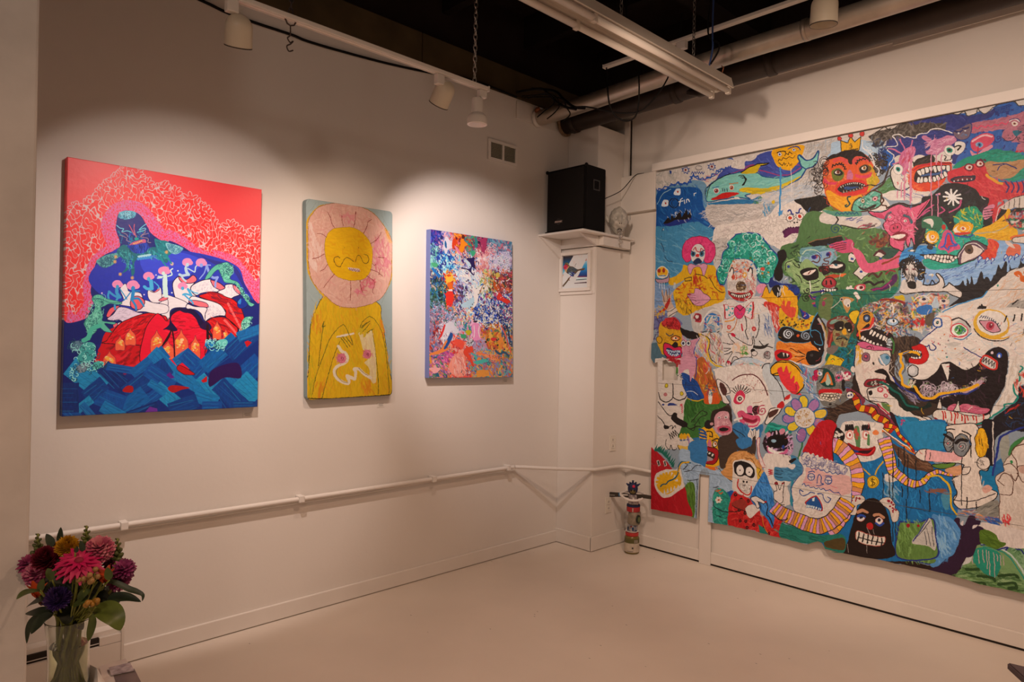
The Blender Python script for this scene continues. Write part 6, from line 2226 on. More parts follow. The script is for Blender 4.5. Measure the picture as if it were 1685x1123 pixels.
for zi in range(4):
 zt,zb=cuts[zi],cuts[zi+1]
 bm=bmesh.new()
 vs=[bm.verts.new(p-Vector((1.8,-0.05,0.30)))for p in allp]
 for t in tri:
  try:
   bm.faces.new([vs[i]for i in t])
  except ValueError:
   pass
 for z_,up_ in((zt-0.30-0.0008,True),(zb-0.30+0.0008,False)):
  geo=bm.verts[:]+bm.edges[:]+bm.faces[:]
  bmesh.ops.bisect_plane(bm,geom=geo,plane_co=(0,0,z_),plane_no=(0,0,1),clear_outer=up_,clear_inner=not up_)
 bmesh.ops.recalc_face_normals(bm,faces=bm.faces)
 fr=bm.faces[:]
 for fc in fr:
  if fc.normal.y>0:
   fc.normal_flip()
 r_=bmesh.ops.extrude_face_region(bm,geom=fr)
 for v in[q for q in r_['geom']if isinstance(q,bmesh.types.BMVert)]:
  v.co.y+=0.0118
 o=link('mural_board',bm,[M_MURAL,M_EDGE],mural)
 for p in o.data.polygons:
  p.material_index=0 if p.normal.y<-0.9 else 1
 place_all()
 mu.uv(o)
 o['label']=('top board with the whale, the crowned face and the blue night','second board with the green haired clown and the long white jaw','third board with the daisy, the scarf and the long nose','lowest narrow board with the hooded figure and the green hill')[zi]
 # white rail along the top of the mural
tr=box('trim_2',0.565,XR,-0.060,-0.001,2.766,2.822,M_RAIL,bev=0.002,kind='structure')
# ------------------------------------------------------------------ painting one: red coral round a blue giant
KA=180/1263
p1=Painter('x',0.045,-3.60,-2.738,1.138,2.262,1050,'#ff4444','#e8d6c8',seed=21)
P=p1
P.amp=0.02
X1=P.map([(111,258)])
RED,LINE='#fb3a36','#e2b4ae'
co=fnoise(P.H,P.W,22,36,77)
fi=fnoise(P.H,P.W,60,95,78)
def mask_of(P,pts):
 keep=P.img
 P.img=np.zeros_like(keep)
 kc=P.c_
 P.c_=lambda c:np.ones(3,np.float32)
 P.fill_px(P.map(P.sm(pts,True)),None,0)
 P.c_=kc
 m=P.img[...,0]>0.5
 P.img=keep
 return m
A_=lambda s:tl(s,95,250,KA)
B_=lambda s:tl(s,260,270,KA)
C_=lambda s:tl(s,95,400,KA)
D_=lambda s:tl(s,260,420,KA)
outline=A_('15,200 32,175 50,146 65,162 82,141 95,152 100,129 112,130 118,108 130,110 132,98 148,88 160,71 170,72 180,56 190,48 208,45 232,50 240,68 252,82 265,86 272,105 290,100 300,95')+B_('25,64 38,82 52,72 62,98 72,108 92,90 120,112 135,122 150,140 165,168 182,190 205,170 222,175 240,192 265,198 285,184 298,212 315,225')
coral=outline+[(445,520),(445,560),(100,560),(95,420)]
body=A_('168,225 170,200 175,180 192,170 218,172 240,185 255,210 265,230 290,251 316,261')+B_('35,222 70,238 108,262 150,281')+D_('150,12 212,28 235,50 252,88 265,112 289,140')+[(440,502),(440,720),(90,720),(90,532)]+C_('28,231 50,230 85,215 102,185 100,160 95,140 100,105 105,75 115,50 140,32 172,18 180,0')
near=[(x-0,y)for x,y in A_('125,225 130,190 155,155 190,140 225,142 260,160 285,195 310,225')]+B_('35,190 75,210 115,240 162,260')+D_('155,-15 215,0 245,25 265,50 280,75 298,105')+[(440,720),(90,720)]+C_('25,220 50,208 70,185 75,160 72,125 80,90 90,55 118,22 140,5')
mc,mb,mn=mask_of(P,coral),mask_of(P,body),mask_of(P,near)
P.tile(0,0,1.0)
oq=P.sm(outline,False,5)
for i in range(3,len(oq)-3,2):
 d_=oq[i+1]-oq[i-1]
 n_=np.array([d_[1],-d_[0]])/(np.hypot(*d_)+1e-6)
 q_=oq[i]+n_*P.rng.uniform(-1.0,2.5)
 P.e(RED,q_[0],q_[1],P.rng.uniform(2.2,3.4),P.rng.uniform(4,7),math.degrees(math.atan2(n_[1],n_[0]))+90+P.rng.uniform(-30,30),LINE,1.0)
lines=np.abs(co)<0.27
img=P.img
img[mc&(co>0)]=P.c_('#f92f2c')
img[mc&(co<=0)]=P.c_('#f5413e')
img[mc&lines]=P.c_(LINE)
fl_=np.abs(fi)<0.34
mm=mc&mn
img[mm]=P.c_('#ee3c50')
img[mm&(fi<-0.5)]=P.c_('#f0558a')
img[mm&fl_]=P.c_('#cf86b4')
# the sea and the giant's cloak
P.fill_px(P.map(P.sm(body,True)),'#18226e')
P.tile(95,400,KA)
f,g,l,kk,e,arc,d,dots,curls,zig,teeth,bands,eye,spiral=(P.f,P.g,P.l,P.k_,P.e,P.arc,P.d,P.dots,P.curls,P.zig,P.teeth,P.bands,P.eye,P.spiral)
P.f('#0d1c64','-10,225 28,232 85,215 105,175 175,195 175,281 -10,290')
P.tile(260,420,KA)
P.f('#2a36a8','-125,-15 -50,-25 120,-5 225,30 250,82 275,130 225,105 75,140 -75,160 -200,75')
P.f('#3a48c8','-45,0 50,-10 125,15 100,50 25,75 -38,50')
P.f('#2b2a80','120,-2 150,12 212,28 235,50 252,88 265,112 250,100 215,45 160,25')
# head
P.tile(95,250,KA)
f('#2c2c74','169,220 172,190 185,175 215,172 238,186 255,210 265,232 252,250 225,260 190,252 175,238')
f('#5cb0c0','175,180 185,172 208,170 225,175 222,188 208,194 190,195 175,189')
curls('#1d4c74 #9cd4d8','176,181 208,172 222,179 208,191 182,191',40,17,5)
f('#1c2a70','175,225 185,240 190,232 208,225 215,240 225,232 250,225 265,232 260,252 255,272 240,288 212,295 192,288 180,265')
d('#1f48b8 #1a7ca0 #2c2c74 #1c90a0','178,232 260,232 252,272 220,288 185,270',70,60,10,60,50)
for q in('170,212 180,220 190,222 185,230 200,228 212,232','255,208 245,215 235,225 250,220 252,225 230,232'):
 l('#6cc0cc',10,q)
for q in('178,240 192,245 200,250 198,255 210,260','262,235 245,240 240,245 260,250 260,260 268,262','185,232 198,238 202,245','250,225 252,232 242,240'):
 l('#a08088',8,q)
for q in('206,211 212,222 221,240','221,209 220,225 226,246'):
 l('#e0606c',9,q)
e('#1c9c8c',910,1005,26,18)
f('#c85c7c','204,272 215,262 232,256 250,252 255,260 245,270 225,276 210,279')
l('#7c2850',7,'208,272 225,269 242,261')
for q in range(5):
 e('#e8b45c',880+q*22,1062-q*8,10,8)
 # hair tentacles, shells and beard
P.tile(95,400,KA)
f('#5ca09c','111,54 120,45 140,35 162,30 180,28 180,38 165,50 160,62 140,71 125,68')
curls('#23586c','115,52 160,35 175,32 155,62 132,68',44,22,5)
f('#1a6c74','172,20 190,5 205,15 225,28 250,25 265,15 282,12 316,25 316,58 295,45 275,35 225,50 222,85 215,95 212,82 215,55 208,50 205,75 185,88 198,70 195,52 175,35')
d('#34a4a0 #145868 #2c80b0 #5cc0b4','175,22 225,28 275,18 310,32 300,48 225,40 220,75 200,72',150,40,7,60,60)
f('#2340a8','202,8 225,5 255,0 262,15 250,28 225,30 212,22')
d('#3c60d0 #101c50','208,10 258,5 245,25 220,25',30,60,7,80,30)
f('#a8d4d4','230,38 250,34 269,32 265,40 240,44')
for q in range(6):
 e('#3c90cc',930+q*28,185-q*4,17)
P.tile(260,270,KA)
f('#1a7c80','-10,218 5,220 30,225 45,250 25,265 0,252')
d('#34a4a0 #145868','-5,222 25,230 25,255 0,250',30,40,7,40,30)
f('#86c0c0','22,229 45,232 72,242 65,254 50,261 32,252')
curls('#3c7c94','25,232 68,242 50,258',34,18,5)
for q in('5,250 20,260 32,275','-5,258 10,272 15,285'):
 l('#1a8c90',18,q)
P.tile(95,400,KA)
for x,y in((720,360),(860,402),(668,158),(660,215),(1255,105)):
 for a in range(0,180,36):
  c_,s_=math.cos(math.radians(a)),math.sin(math.radians(a))
  l('#d8a060',6,[(x-20*c_,y-20*s_),(x+20*c_,y+20*s_)])
for x,y in((510,580),(765,515),(998,597),(1135,370)):
 e('#f0d0dc',x,y,9)
P.tile(260,420,KA)
for x,y in((105,150),(160,100)):
 for a in range(0,180,36):
  c_,s_=math.cos(math.radians(a)),math.sin(math.radians(a))
  l('#f0c090',6,[(x-20*c_,y-20*s_),(x+20*c_,y+20*s_)])
for q in('-5,5 10,15 26,35','15,0 28,10 39,24'):
 l('#1a8c90',15,q)
for x,y in((230,182),(160,435)):
 e('#f4e4ec',x,y,9)
 # white tentacle bells
WB,DK='#f2dde0','#1d0c3c'
f(WB,'42,82 50,68 62,60 65,72 82,80 100,80 108,75 98,90 95,102 108,115 105,125 85,140 80,150 60,142 50,125 44,105',DK,9)
f('#f06c74','60,62 82,70 100,58 110,65 110,75 95,81 75,80 64,74',DK,8)
f(WB,'96,90 110,80 130,72 152,70 155,82 170,95 185,101 175,106 150,106 125,110 110,116 95,102',DK,10)
f('#f06c74','152,72 165,75 180,82 194,95 192,102 180,101 162,92 155,82',DK,9)
f(WB,'172,106 192,96 194,86 215,84 220,95 232,108 236,114 220,120 208,126 190,120',DK,9)
f('#f06c74','216,86 226,90 236,102 238,112 230,110 220,100',DK,8)
f(WB,'-110,98 -95,82 -88,95 -82,105 -50,110 -38,140 -5,130 2,118 12,112 38,118 80,135 85,150 50,152 35,162 32,188 10,172 -15,160 -50,150 -82,148 -120,140 -100,130',DK,7)
P.tile(95,400,KA)
f(WB,'295,168 316,162 316,185 295,175',DK,6)
f(WB,'259,142 265,135 280,140 292,128 298,132 300,150 298,170 275,172 262,160',DK,6)
f('#f06c74','264,137 278,141 291,129 292,136 278,143',DK,4)
f('#f06c74','291,165 305,156 316,156 316,162 300,168',DK,6)
f(WB,'250,165 275,172 316,180 316,200 285,205 250,198 225,198 245,185',DK,6)
f('#ee5c64','209,172 215,158 230,153 245,160 251,172 240,190 225,192 212,185',DK,8)
f('#ee5c64','140,210 148,192 160,184 178,182 160,200 148,214',DK,7)
f('#e8ccd4','142,219 160,205 175,186 195,186 212,192 230,200 246,203 225,212 195,229 175,221 158,224',DK,7)
d('#b098a8','150,218 190,190 225,202 190,222',60,34,4,-20,30)
f('#e8ccd4','158,250 170,240 175,230 195,229 180,242 170,254',DK,5)
f('#ee5c64','160,235 170,231 172,238 162,244',DK,4)
P.tile(260,420,KA)
f(WB,'100,118 130,126 162,135 182,145 195,165 194,175 175,175 150,182 135,190 136,160 142,150 138,140 108,135 90,130',DK,9)
f('#f06c74','88,132 105,130 130,135 142,141 144,150 125,150 100,142',DK,7)
f(WB,'85,141 105,148 140,152 136,170 134,190 125,170 108,158 82,154',DK,8)
d('#b8a0b4','145,145 190,160 190,172 150,180',60,26,4,0,90)
d('#b8a0b4','100,92 150,75 172,100 125,108',50,26,4,0,90)
d('#b8a0b4','192,98 215,86 230,110 208,122',40,26,4,0,90)
# red domes
P.tile(95,540,345/1685)
f('#0a2c74','-5,100 25,62 125,82 225,62 325,38 425,-5 425,175 -5,190')
f('#d0101c','72,65 85,38 110,0 225,-10 300,-5 302,38 288,60 250,75 225,85 160,85 108,78')
d('#a00c18 #e82430 #7c0c18','105,25 225,10 295,15 275,58 160,82 105,72',70,120,18,-35,18)
P.tile(260,420,KA)
f('#d8141c','118,118 140,110 170,108 195,120 220,130 240,155 250,190 242,218 215,195 195,178 195,160 175,140 140,128','#2a0814',8)
d('#a00c18 #f02828 #6c1c34','140,115 175,110 215,132 240,175 240,208 200,160',60,90,14,25,20)
P.tile(95,400,KA)
f('#e00c1c','142,281 160,255 180,232 208,218 235,208 262,202 295,208 316,220 316,290 140,290','#2a0814',9)
d('#b00814 #f02430 #7c0c18','150,275 190,235 250,208 310,225 310,275',90,110,14,-30,15)
P.tile(260,420,KA)
f('#ee1030','-8,172 10,175 25,190 40,172 60,160 82,160 105,162 125,185 140,218 142,240 135,281 125,325 -40,325 -40,225','#2a0814',8)
d('#c80c20 #ff2040 #a00c20','40,175 82,165 120,190 135,240 120,281 50,281 35,225',60,110,14,0,20)
f('#1c0a3a','34,172 42,160 58,152 80,155 100,156 120,175 130,190 152,208 140,212 120,205 110,185 95,170 75,166 58,160 42,172 38,190 56,215 45,220 25,215 15,215 32,200')
f('#d8141c','135,198 150,185 175,178 198,182 215,198 230,212 225,232 215,248 190,245 165,242 150,220','#2a0814',10)
d('#a00c18 #f03430 #7c0c20','150,190 195,188 220,215 210,242 170,238',40,90,14,30,20)
f('#2a0c3c','120,208 140,192 155,208 145,218')
l('#2a0814',18,'140,212 150,230 170,248')
l('#2a0814',16,'38,215 30,238 10,265 -5,280')
l('#2a0814',14,'42,220 46,250 45,281')
l('#f0605c',26,'202,140 212,160 225,185 238,210')
l('#f0605c',26,'192,188 208,205 225,225')
for q in range(5):
 kk('#d8141c',6,[(800+q*34,600+q*66),(850+q*30,590+q*60)])
f('#12308c','230,135 248,122 258,135 255,148 240,154 230,148','#0c1444',5)
f('#2c7cc0','230,136 240,125 238,142')
# seated figures on the bells: hair, torso and limbs as brush lines


def nude(c,hair,hx_,hy_,hr,*limbs):
 for w_,q in limbs:
  l(c,w_,q)
 e(hair,hx_,hy_,hr*1.25,hr,-10)
 e(hair,hx_+hr*0.8,hy_+hr*0.2,hr*0.7,hr*0.6)
 e(c,hx_+hr*0.1,hy_+hr*0.7,hr*0.42,hr*0.5)
PK='#f08cb0'
nude('#bcd0f0',PK,335,80,46,(34,'80,38 82,48 88,56'),(30,'86,56 70,59 62,56'),(22,'65,56 72,68 80,75'),(14,'86,38 100,46 106,48 108,35 112,30'),(20,'80,30 80,36'))
nude('#8c9ce0',PK,495,85,48,(30,'140,30 144,42 150,56'),(28,'150,58 160,65 172,64'),(22,'172,64 166,78 165,91'),(13,'138,35 134,50 125,62 120,68'),(14,'142,28 151,29'),(18,'136,22 139,29'))
nude('#d4ecd8',PK,70,180,50,(44,'20,58 21,72 21,85'),(50,'19,85 21,95'),(26,'19,98 21,120'),(22,'25,98 26,120'),(14,'15,62 0,61'),(14,'28,61 40,56 36,44 42,39'))
nude('#48a8d0',PK,280,355,42,(26,'86,98 92,108 96,116'),(22,'95,116 80,112 72,114'),(18,'75,114 88,126 94,132'),(12,'91,100 105,108 115,110'),(18,'95,130 101,140'))
P.tile(95,400,KA)
nude('#3c98c4',PK,685,475,46,(36,'170,135 171,145 179,156'),(26,'175,158 160,150 148,140'),(22,'148,140 145,152 148,165'),(22,'172,160 165,175 165,191'),(13,'179,132 190,148 199,162'),(20,'166,125 168,132'))
nude('#2888c0',PK,865,487,56,(38,'218,140 216,152 215,162'),(26,'215,162 232,160 242,172'),(20,'242,172 248,182'),(24,'212,162 224,180 226,192'),(13,'210,142 200,155 190,166'),(14,'224,139 236,138'),(20,'217,129 218,135'))
nude('#4cb0d4',PK,1045,382,48,(44,'269,110 270,120 271,131'),(34,'272,132 258,132 250,126'),(13,'278,112 291,125 289,132'),(20,'269,101 270,108'))
nude('#d4ecd8',PK,1215,320,46,(50,'309,105 309,125 310,148'),(16,'300,100 288,101'))
# green hands
TG='#5cb494'
for q in('98,162 108,150 125,150 140,160 160,165 185,172 175,178 150,175 135,182 125,188 130,212 130,225 165,229 160,235 135,232 150,250 155,258 135,255 120,245 108,258 95,270 92,281 72,281 85,265 80,245 75,232 85,215 100,200 108,180',):
 f(TG,q,'#1c4c5c',6)
curls('#1c5c60 #88d4b4','100,160 130,155 130,190 120,225 95,260 80,235',90,26,5)
l('#1c4c5c',6,'100,162 120,160 150,172 180,172')
f('#0d1c64','105,248 110,239 125,244 118,250')
P.tile(260,420,KA)
f(TG,'135,70 145,50 162,32 180,24 200,21 212,32 216,48 208,65 212,71 230,78 240,95 250,115 265,135 278,142 268,148 258,140 248,122 235,100 225,85 208,81 192,78 185,65 178,48 172,42 160,52 150,65','#1c4c5c',6)
curls('#1c5c60 #88d4b4','180,28 210,30 212,50 200,75 185,60',60,24,5)
curls('#1c5c60 #88d4b4','225,80 250,110 270,145 245,112',30,20,5)
f('#5cb494','240,198 252,180 274,179 265,195 265,220 250,235 235,235 225,229 242,222')
curls('#a0e0c4 #1c5c60','242,198 270,182 260,220 240,232',60,18,5)
# fish lantern bottles
P.tile(95,540,345/1685)
def bottle_px(x,y,w_,h_,c='#f4603c'):
 f(c,[(x,y),(x+w_*0.12,y+h_*0.16),(x+w_*0.42,y+h_*0.36),(x+w_/2,y+h_*0.5)]+[(x+w_/2,y+h_),(x,y+h_),(x-w_/2,y+h_)]+[(x-w_/2,y+h_*0.5),(x-w_*0.42,y+h_*0.36),(x-w_*0.12,y+h_*0.16)],'#a02438',4)
 for q in range(11):
  r_=1-q/14
  e('#f4a83c' if q%3 else '#f8c080',x+P.rng.uniform(-0.3,0.3)*w_,y+h_*(0.38+0.03*q),w_*0.11*r_+4,w_*0.08*r_+3)
  # the lower sea: flat blue strokes of the wide brush
for x,y,w_,h_ in((415,185,100,135),(500,62,74,115),(583,0,84,135),(795,15,96,180),(885,100,92,150),(992,10,112,225),(1105,58,76,185),(1280,-60,66,150),(1350,0,42,110)):
 bottle_px(x,y,w_,h_)
l('#2a0814',10,'228,5 218,22 198,55')
l('#2a0814',9,'230,5 234,35 235,62')
l('#2a0814',20,'301,-5 301,22')
f('#0d1c64','-5,-5 15,-5 50,28 80,38 72,68 38,95 -5,150')
BL='#0a5c9c #0c4c94 #1274ac #0a3c80 #1c88b4 #0a2c6c #1468a4'.split()
for(x,y,w_,h_,a,c)in((230,400,330,180,38,4),(460,400,260,130,42,5),(520,330,260,60,10,1),(740,290,330,120,-38,0),(850,280,260,110,45,2),(1000,235,150,70,-35,6),(1070,260,170,120,42,1),(720,420,420,150,-35,3),(820,400,260,120,35,1),(1060,430,300,110,30,2),(1180,300,260,90,-48,1),(1300,200,360,120,-42,0),(1480,120,300,130,-40,3),(1540,40,200,80,-20,6),(1220,480,240,90,50,4),(1330,420,180,60,-38,2),(1450,440,260,120,38,2),(1560,330,200,160,-42,1),(1540,480,220,160,45,4),(1400,560,320,140,45,3),(1190,570,200,110,20,2),(900,570,300,120,40,4),(760,560,200,90,-40,1),(600,600,260,130,-38,0),(800,480,160,60,35,2),(420,580,240,150,20,1),(300,500,200,120,-40,3),(210,620,160,70,-38,4),(450,680,220,100,30,2),(250,680,180,60,50,6),(100,680,200,90,40,1),(90,560,160,240,0,5),(1010,620,240,110,-20,3),(1240,640,160,100,0,1),(680,660,260,60,-20,5),(1500,620,200,60,0,3)):
 ca,sa=math.cos(math.radians(a)),math.sin(math.radians(a))
 q=[(x+(i*w_/2)*ca-(j*h_/2)*sa,y+(i*w_/2)*sa+(j*h_/2)*ca)for i,j in((-1,-1),(1,-1),(1,1),(-1,1))]
 g(BL[c],q,amp=0.07)
 for t in range(7):
  u_=-0.9+t*0.3
  l(BL[(c+t)%7],7,[(x-w_*0.42*ca-u_*h_/2*sa,y-w_*0.42*sa+u_*h_/2*ca),(x+w_*P.rng.uniform(0.1,0.45)*ca-u_*h_/2*sa,y+w_*P.rng.uniform(0.1,0.45)*sa+u_*h_/2*ca)],False,0.4)
f('#c8101c','239,82 246,75 275,92 260,94 250,91','#2a0814',4)
g('#c8101c','375,28 382,25 390,29 380,39')
f('#2c0c4c','310,85 360,70 368,100 335,100 305,118')
g('#c8101c','288,106 300,96 300,108 292,110')
f('#b0141c','130,125 140,116 151,118 150,129 135,129')
f('#b0141c','221,122 232,115 265,120 250,124 232,130')
g('#5c1c80','218,95 225,89 235,100 228,102')
g('#6c2c8c','175,170 185,158 200,162 201,172')
for cx,cy,rx,ry,c in((150,145,55,40,'#5c7c8c'),(240,170,70,55,'#48a498'),(230,230,80,50,'#3c9c94'),(320,300,50,30,'#4cb0a0'),(200,320,60,36,'#7c8c94'),(130,370,36,50,'#2c84b0'),(1310,130,60,36,'#6cc8b8'),(1220,130,40,34,'#1c84c0')):
 e(c,cx,cy,rx,ry,-25)
 curls('#a0e8d4 #1c4c5c',[(cx-rx,cy-ry),(cx+rx,cy-ry),(cx+rx,cy+ry),(cx-rx,cy+ry)],16,16,5)
l('#4cb494',36,'85,-5 68,2 62,18 52,25')
M_P1=P.material('coral_giant_paint',0.42,0.45,0.15)
# ------------------------------------------------------------------ painting two: the sun-headed person
KF=170/1032
p2=P=Painter('x',0.04,-2.515,-1.92,1.155,2.268,800,'#989f96','#e0d0c2',seed=31,alb=0.68)
f,g,l,kk,e,arc,d,dots,curls=P.f,P.g,P.l,P.k_,P.e,P.arc,P.d,P.dots,P.curls
P.amp=0.03
P.tile(490,315,KF)
d('#a0a89c #8c9488 #949c90','15,18 235,50 235,525 15,525',400,120,10,80,60)
P.tile(490,490,KF)
f('#d6a312','22,252 28,175 29,108 32,65 45,30 60,0 80,-15 195,10 208,50 218,105 225,160 229,245 125,250','#3c3414',6)
d('#dcaa14 #c8960c #d89418 #cca818 #c49a14','28,245 32,75 60,8 190,15 215,105 225,240',520,110,11,85,25)
d('#cf7c14 #b87a10 #d88a1c','32,45 60,45 60,80 38,75',14,90,14,85,15)
d('#cf7c14 #d8861c','160,210 195,205 195,240 165,240',18,80,16,80,25)
d('#cf7c14','45,215 65,215 60,250 48,248',12,80,14,95,15)
d('#d8701c','205,55 215,75 220,105 210,90',8,60,10,80,10)
d('#a89c18','28,155 40,160 38,240 28,240',14,120,8,85,8)
GL='#5c5814'
for q in('65,58 59,100 54,140 51,170','114,66 100,76 80,102 65,140 45,195 36,240','105,108 90,145 75,195 60,250','114,66 122,78 125,86','179,46 170,51 160,62 155,75','179,46 192,55 208,82 218,125 226,200 228,242','184,80 190,110 195,150 200,200 201,240','32,65 29,112 26,175','125,86 132,100 138,118','108,101 118,115 125,125','112,98 122,110 130,122','119,95 128,108 136,118','150,86 160,72 172,62','158,89 168,78 179,64','165,95 175,85 188,78','155,82 165,70 180,58'):
 l(GL,6,q)
f('#dcc084','150,86 155,100 160,120 165,131 182,130 185,148 175,155 166,162 175,172 180,185 179,198 186,212 195,210 196,175 194,140 189,105 184,82 175,90 166,95 158,88')
d('#d8b88c #e0c890 #d4b07c','160,100 185,100 192,160 188,208 175,150',60,90,12,85,15)
for q in('150,86 155,78 160,80','156,90 162,78','165,96 172,80'):
 l('#c8a41c',22,q)
l('#dcc4a4',30,'101,121 108,132 120,140 124,152 118,162 100,170 91,180 92,192 102,205 122,214 128,208 122,195 135,200 142,202 144,185 140,178 152,178 165,190 182,200')
l('#8c6c3c',5,'99,175 96,192 110,208 125,212')
l('#8c6c3c',5,'152,175 165,188 175,194')
l('#dcc4a4',22,'98,98 115,94 124,92')
l('#dcc4a4',18,'130,91 139,89')
l('#6c5420',5,'98,100 115,97')
for x,y,r in((437,605,46),(693,565,41)):
 e('#cc6874',x,y,r,r+4)
 d('#d87c88 #bc5866',[(x-r,y-r),(x+r,y-r),(x+r,y+r),(x-r,y+r)],30,26,7,60,60)
 spiral_=P.spiral('#8c3848',6,x,y,r*0.4,1.2)
for q in('65,60 61,72 68,70',):
 l('#4c4c14',8,q)
l('#2a2414',9,'22,251 75,252 125,249 180,246 229,242')
P.tile(490,315,KF)
f('#d09a1c','21,82 28,62 50,38 80,30 105,30 140,35 175,45 200,65 225,100 236,130 236,190 232,225 210,265 175,282 125,295 82,278 50,248 28,210 22,175')
f('#d29c86','26,75 35,58 50,40 80,30 105,30 140,35 175,46 200,66 222,98 235,125 234,175 232,215 215,258 185,280 140,290 100,285 68,260 40,230 28,195 25,140','#7c5020',4)
d('#d8a48c #c88c78 #dcac94 #cf947c #d49080','30,80 82,35 175,50 230,125 225,215 185,272 100,278 40,220',420,110,11,0,90)
d('#cc5c64 #d4707c #c86468','160,220 190,215 190,235 165,240',26,50,14)
d('#cc5c64 #d4707c','148,245 170,240 165,255 148,255',16,50,12)
d('#cc7478 #c86c6c #d48084','190,120 220,118 225,200 190,190',60,90,14,80,40)
d('#d4807c','110,55 140,55 140,82 115,80',14,60,14)
d('#dcb4a0 #e0bca8','30,80 50,125 60,160 38,190 28,140',40,90,14,80,20)
d('#d88c3c #d8a05c','212,82 225,105 235,130 225,120',12,60,10,60,10)
f('#dca400','67,135 71,112 85,95 108,90 135,90 160,102 179,125 186,150 185,175 180,200 165,218 140,222 118,220 92,208 75,182 68,158','#a87c10',4)
d('#e0aa08 #d89c00 #d89400','72,135 110,95 160,108 182,160 160,212 100,205',120,90,10,30,60)
RL='#7c2c20'
for q in('74,51 81,65 85,80 92,91','110,60 110,72 114,86','144,50 143,70 139,89','184,69 174,78 172,88 164,104','208,102 201,115 190,125 181,130','48,105 60,106 71,114','36,168 52,164 66,156','55,199 65,194 74,182','64,240 75,225 91,206','131,222 132,245 130,272','155,221 156,235 162,252','172,211 191,226 186,248 189,255','181,196 195,199 212,212','185,179 190,184 194,182','200,164 215,166','202,208 206,192'):
 l(RL,5,q)
l('#5c4408',6,'105,166 100,162 92,165 90,172 95,184 105,188 110,180 115,170 122,165 130,168 139,175')
l('#5c4408',6,'144,176 146,165 150,160 156,162 162,175 169,180 175,176 177,168 172,159 165,157')
e('#3c2c08',465,564,4)
e('#3c2c08',605,564,4)
g('#d8b8a8','124,190 132,190 154,193 155,200 148,201 135,199 128,196')
P.zig('#6c2c38',4,'128,194 140,196 154,198',13,12)
P.rough(0.5,9)
M_P2=P.material('sun_person_paint',0.62,0.3,0.3)
M_P2E=mat('grey_green_panel_side',tuple(P.c_('#8e968c')),0.7,noise=0.1,scale=30)
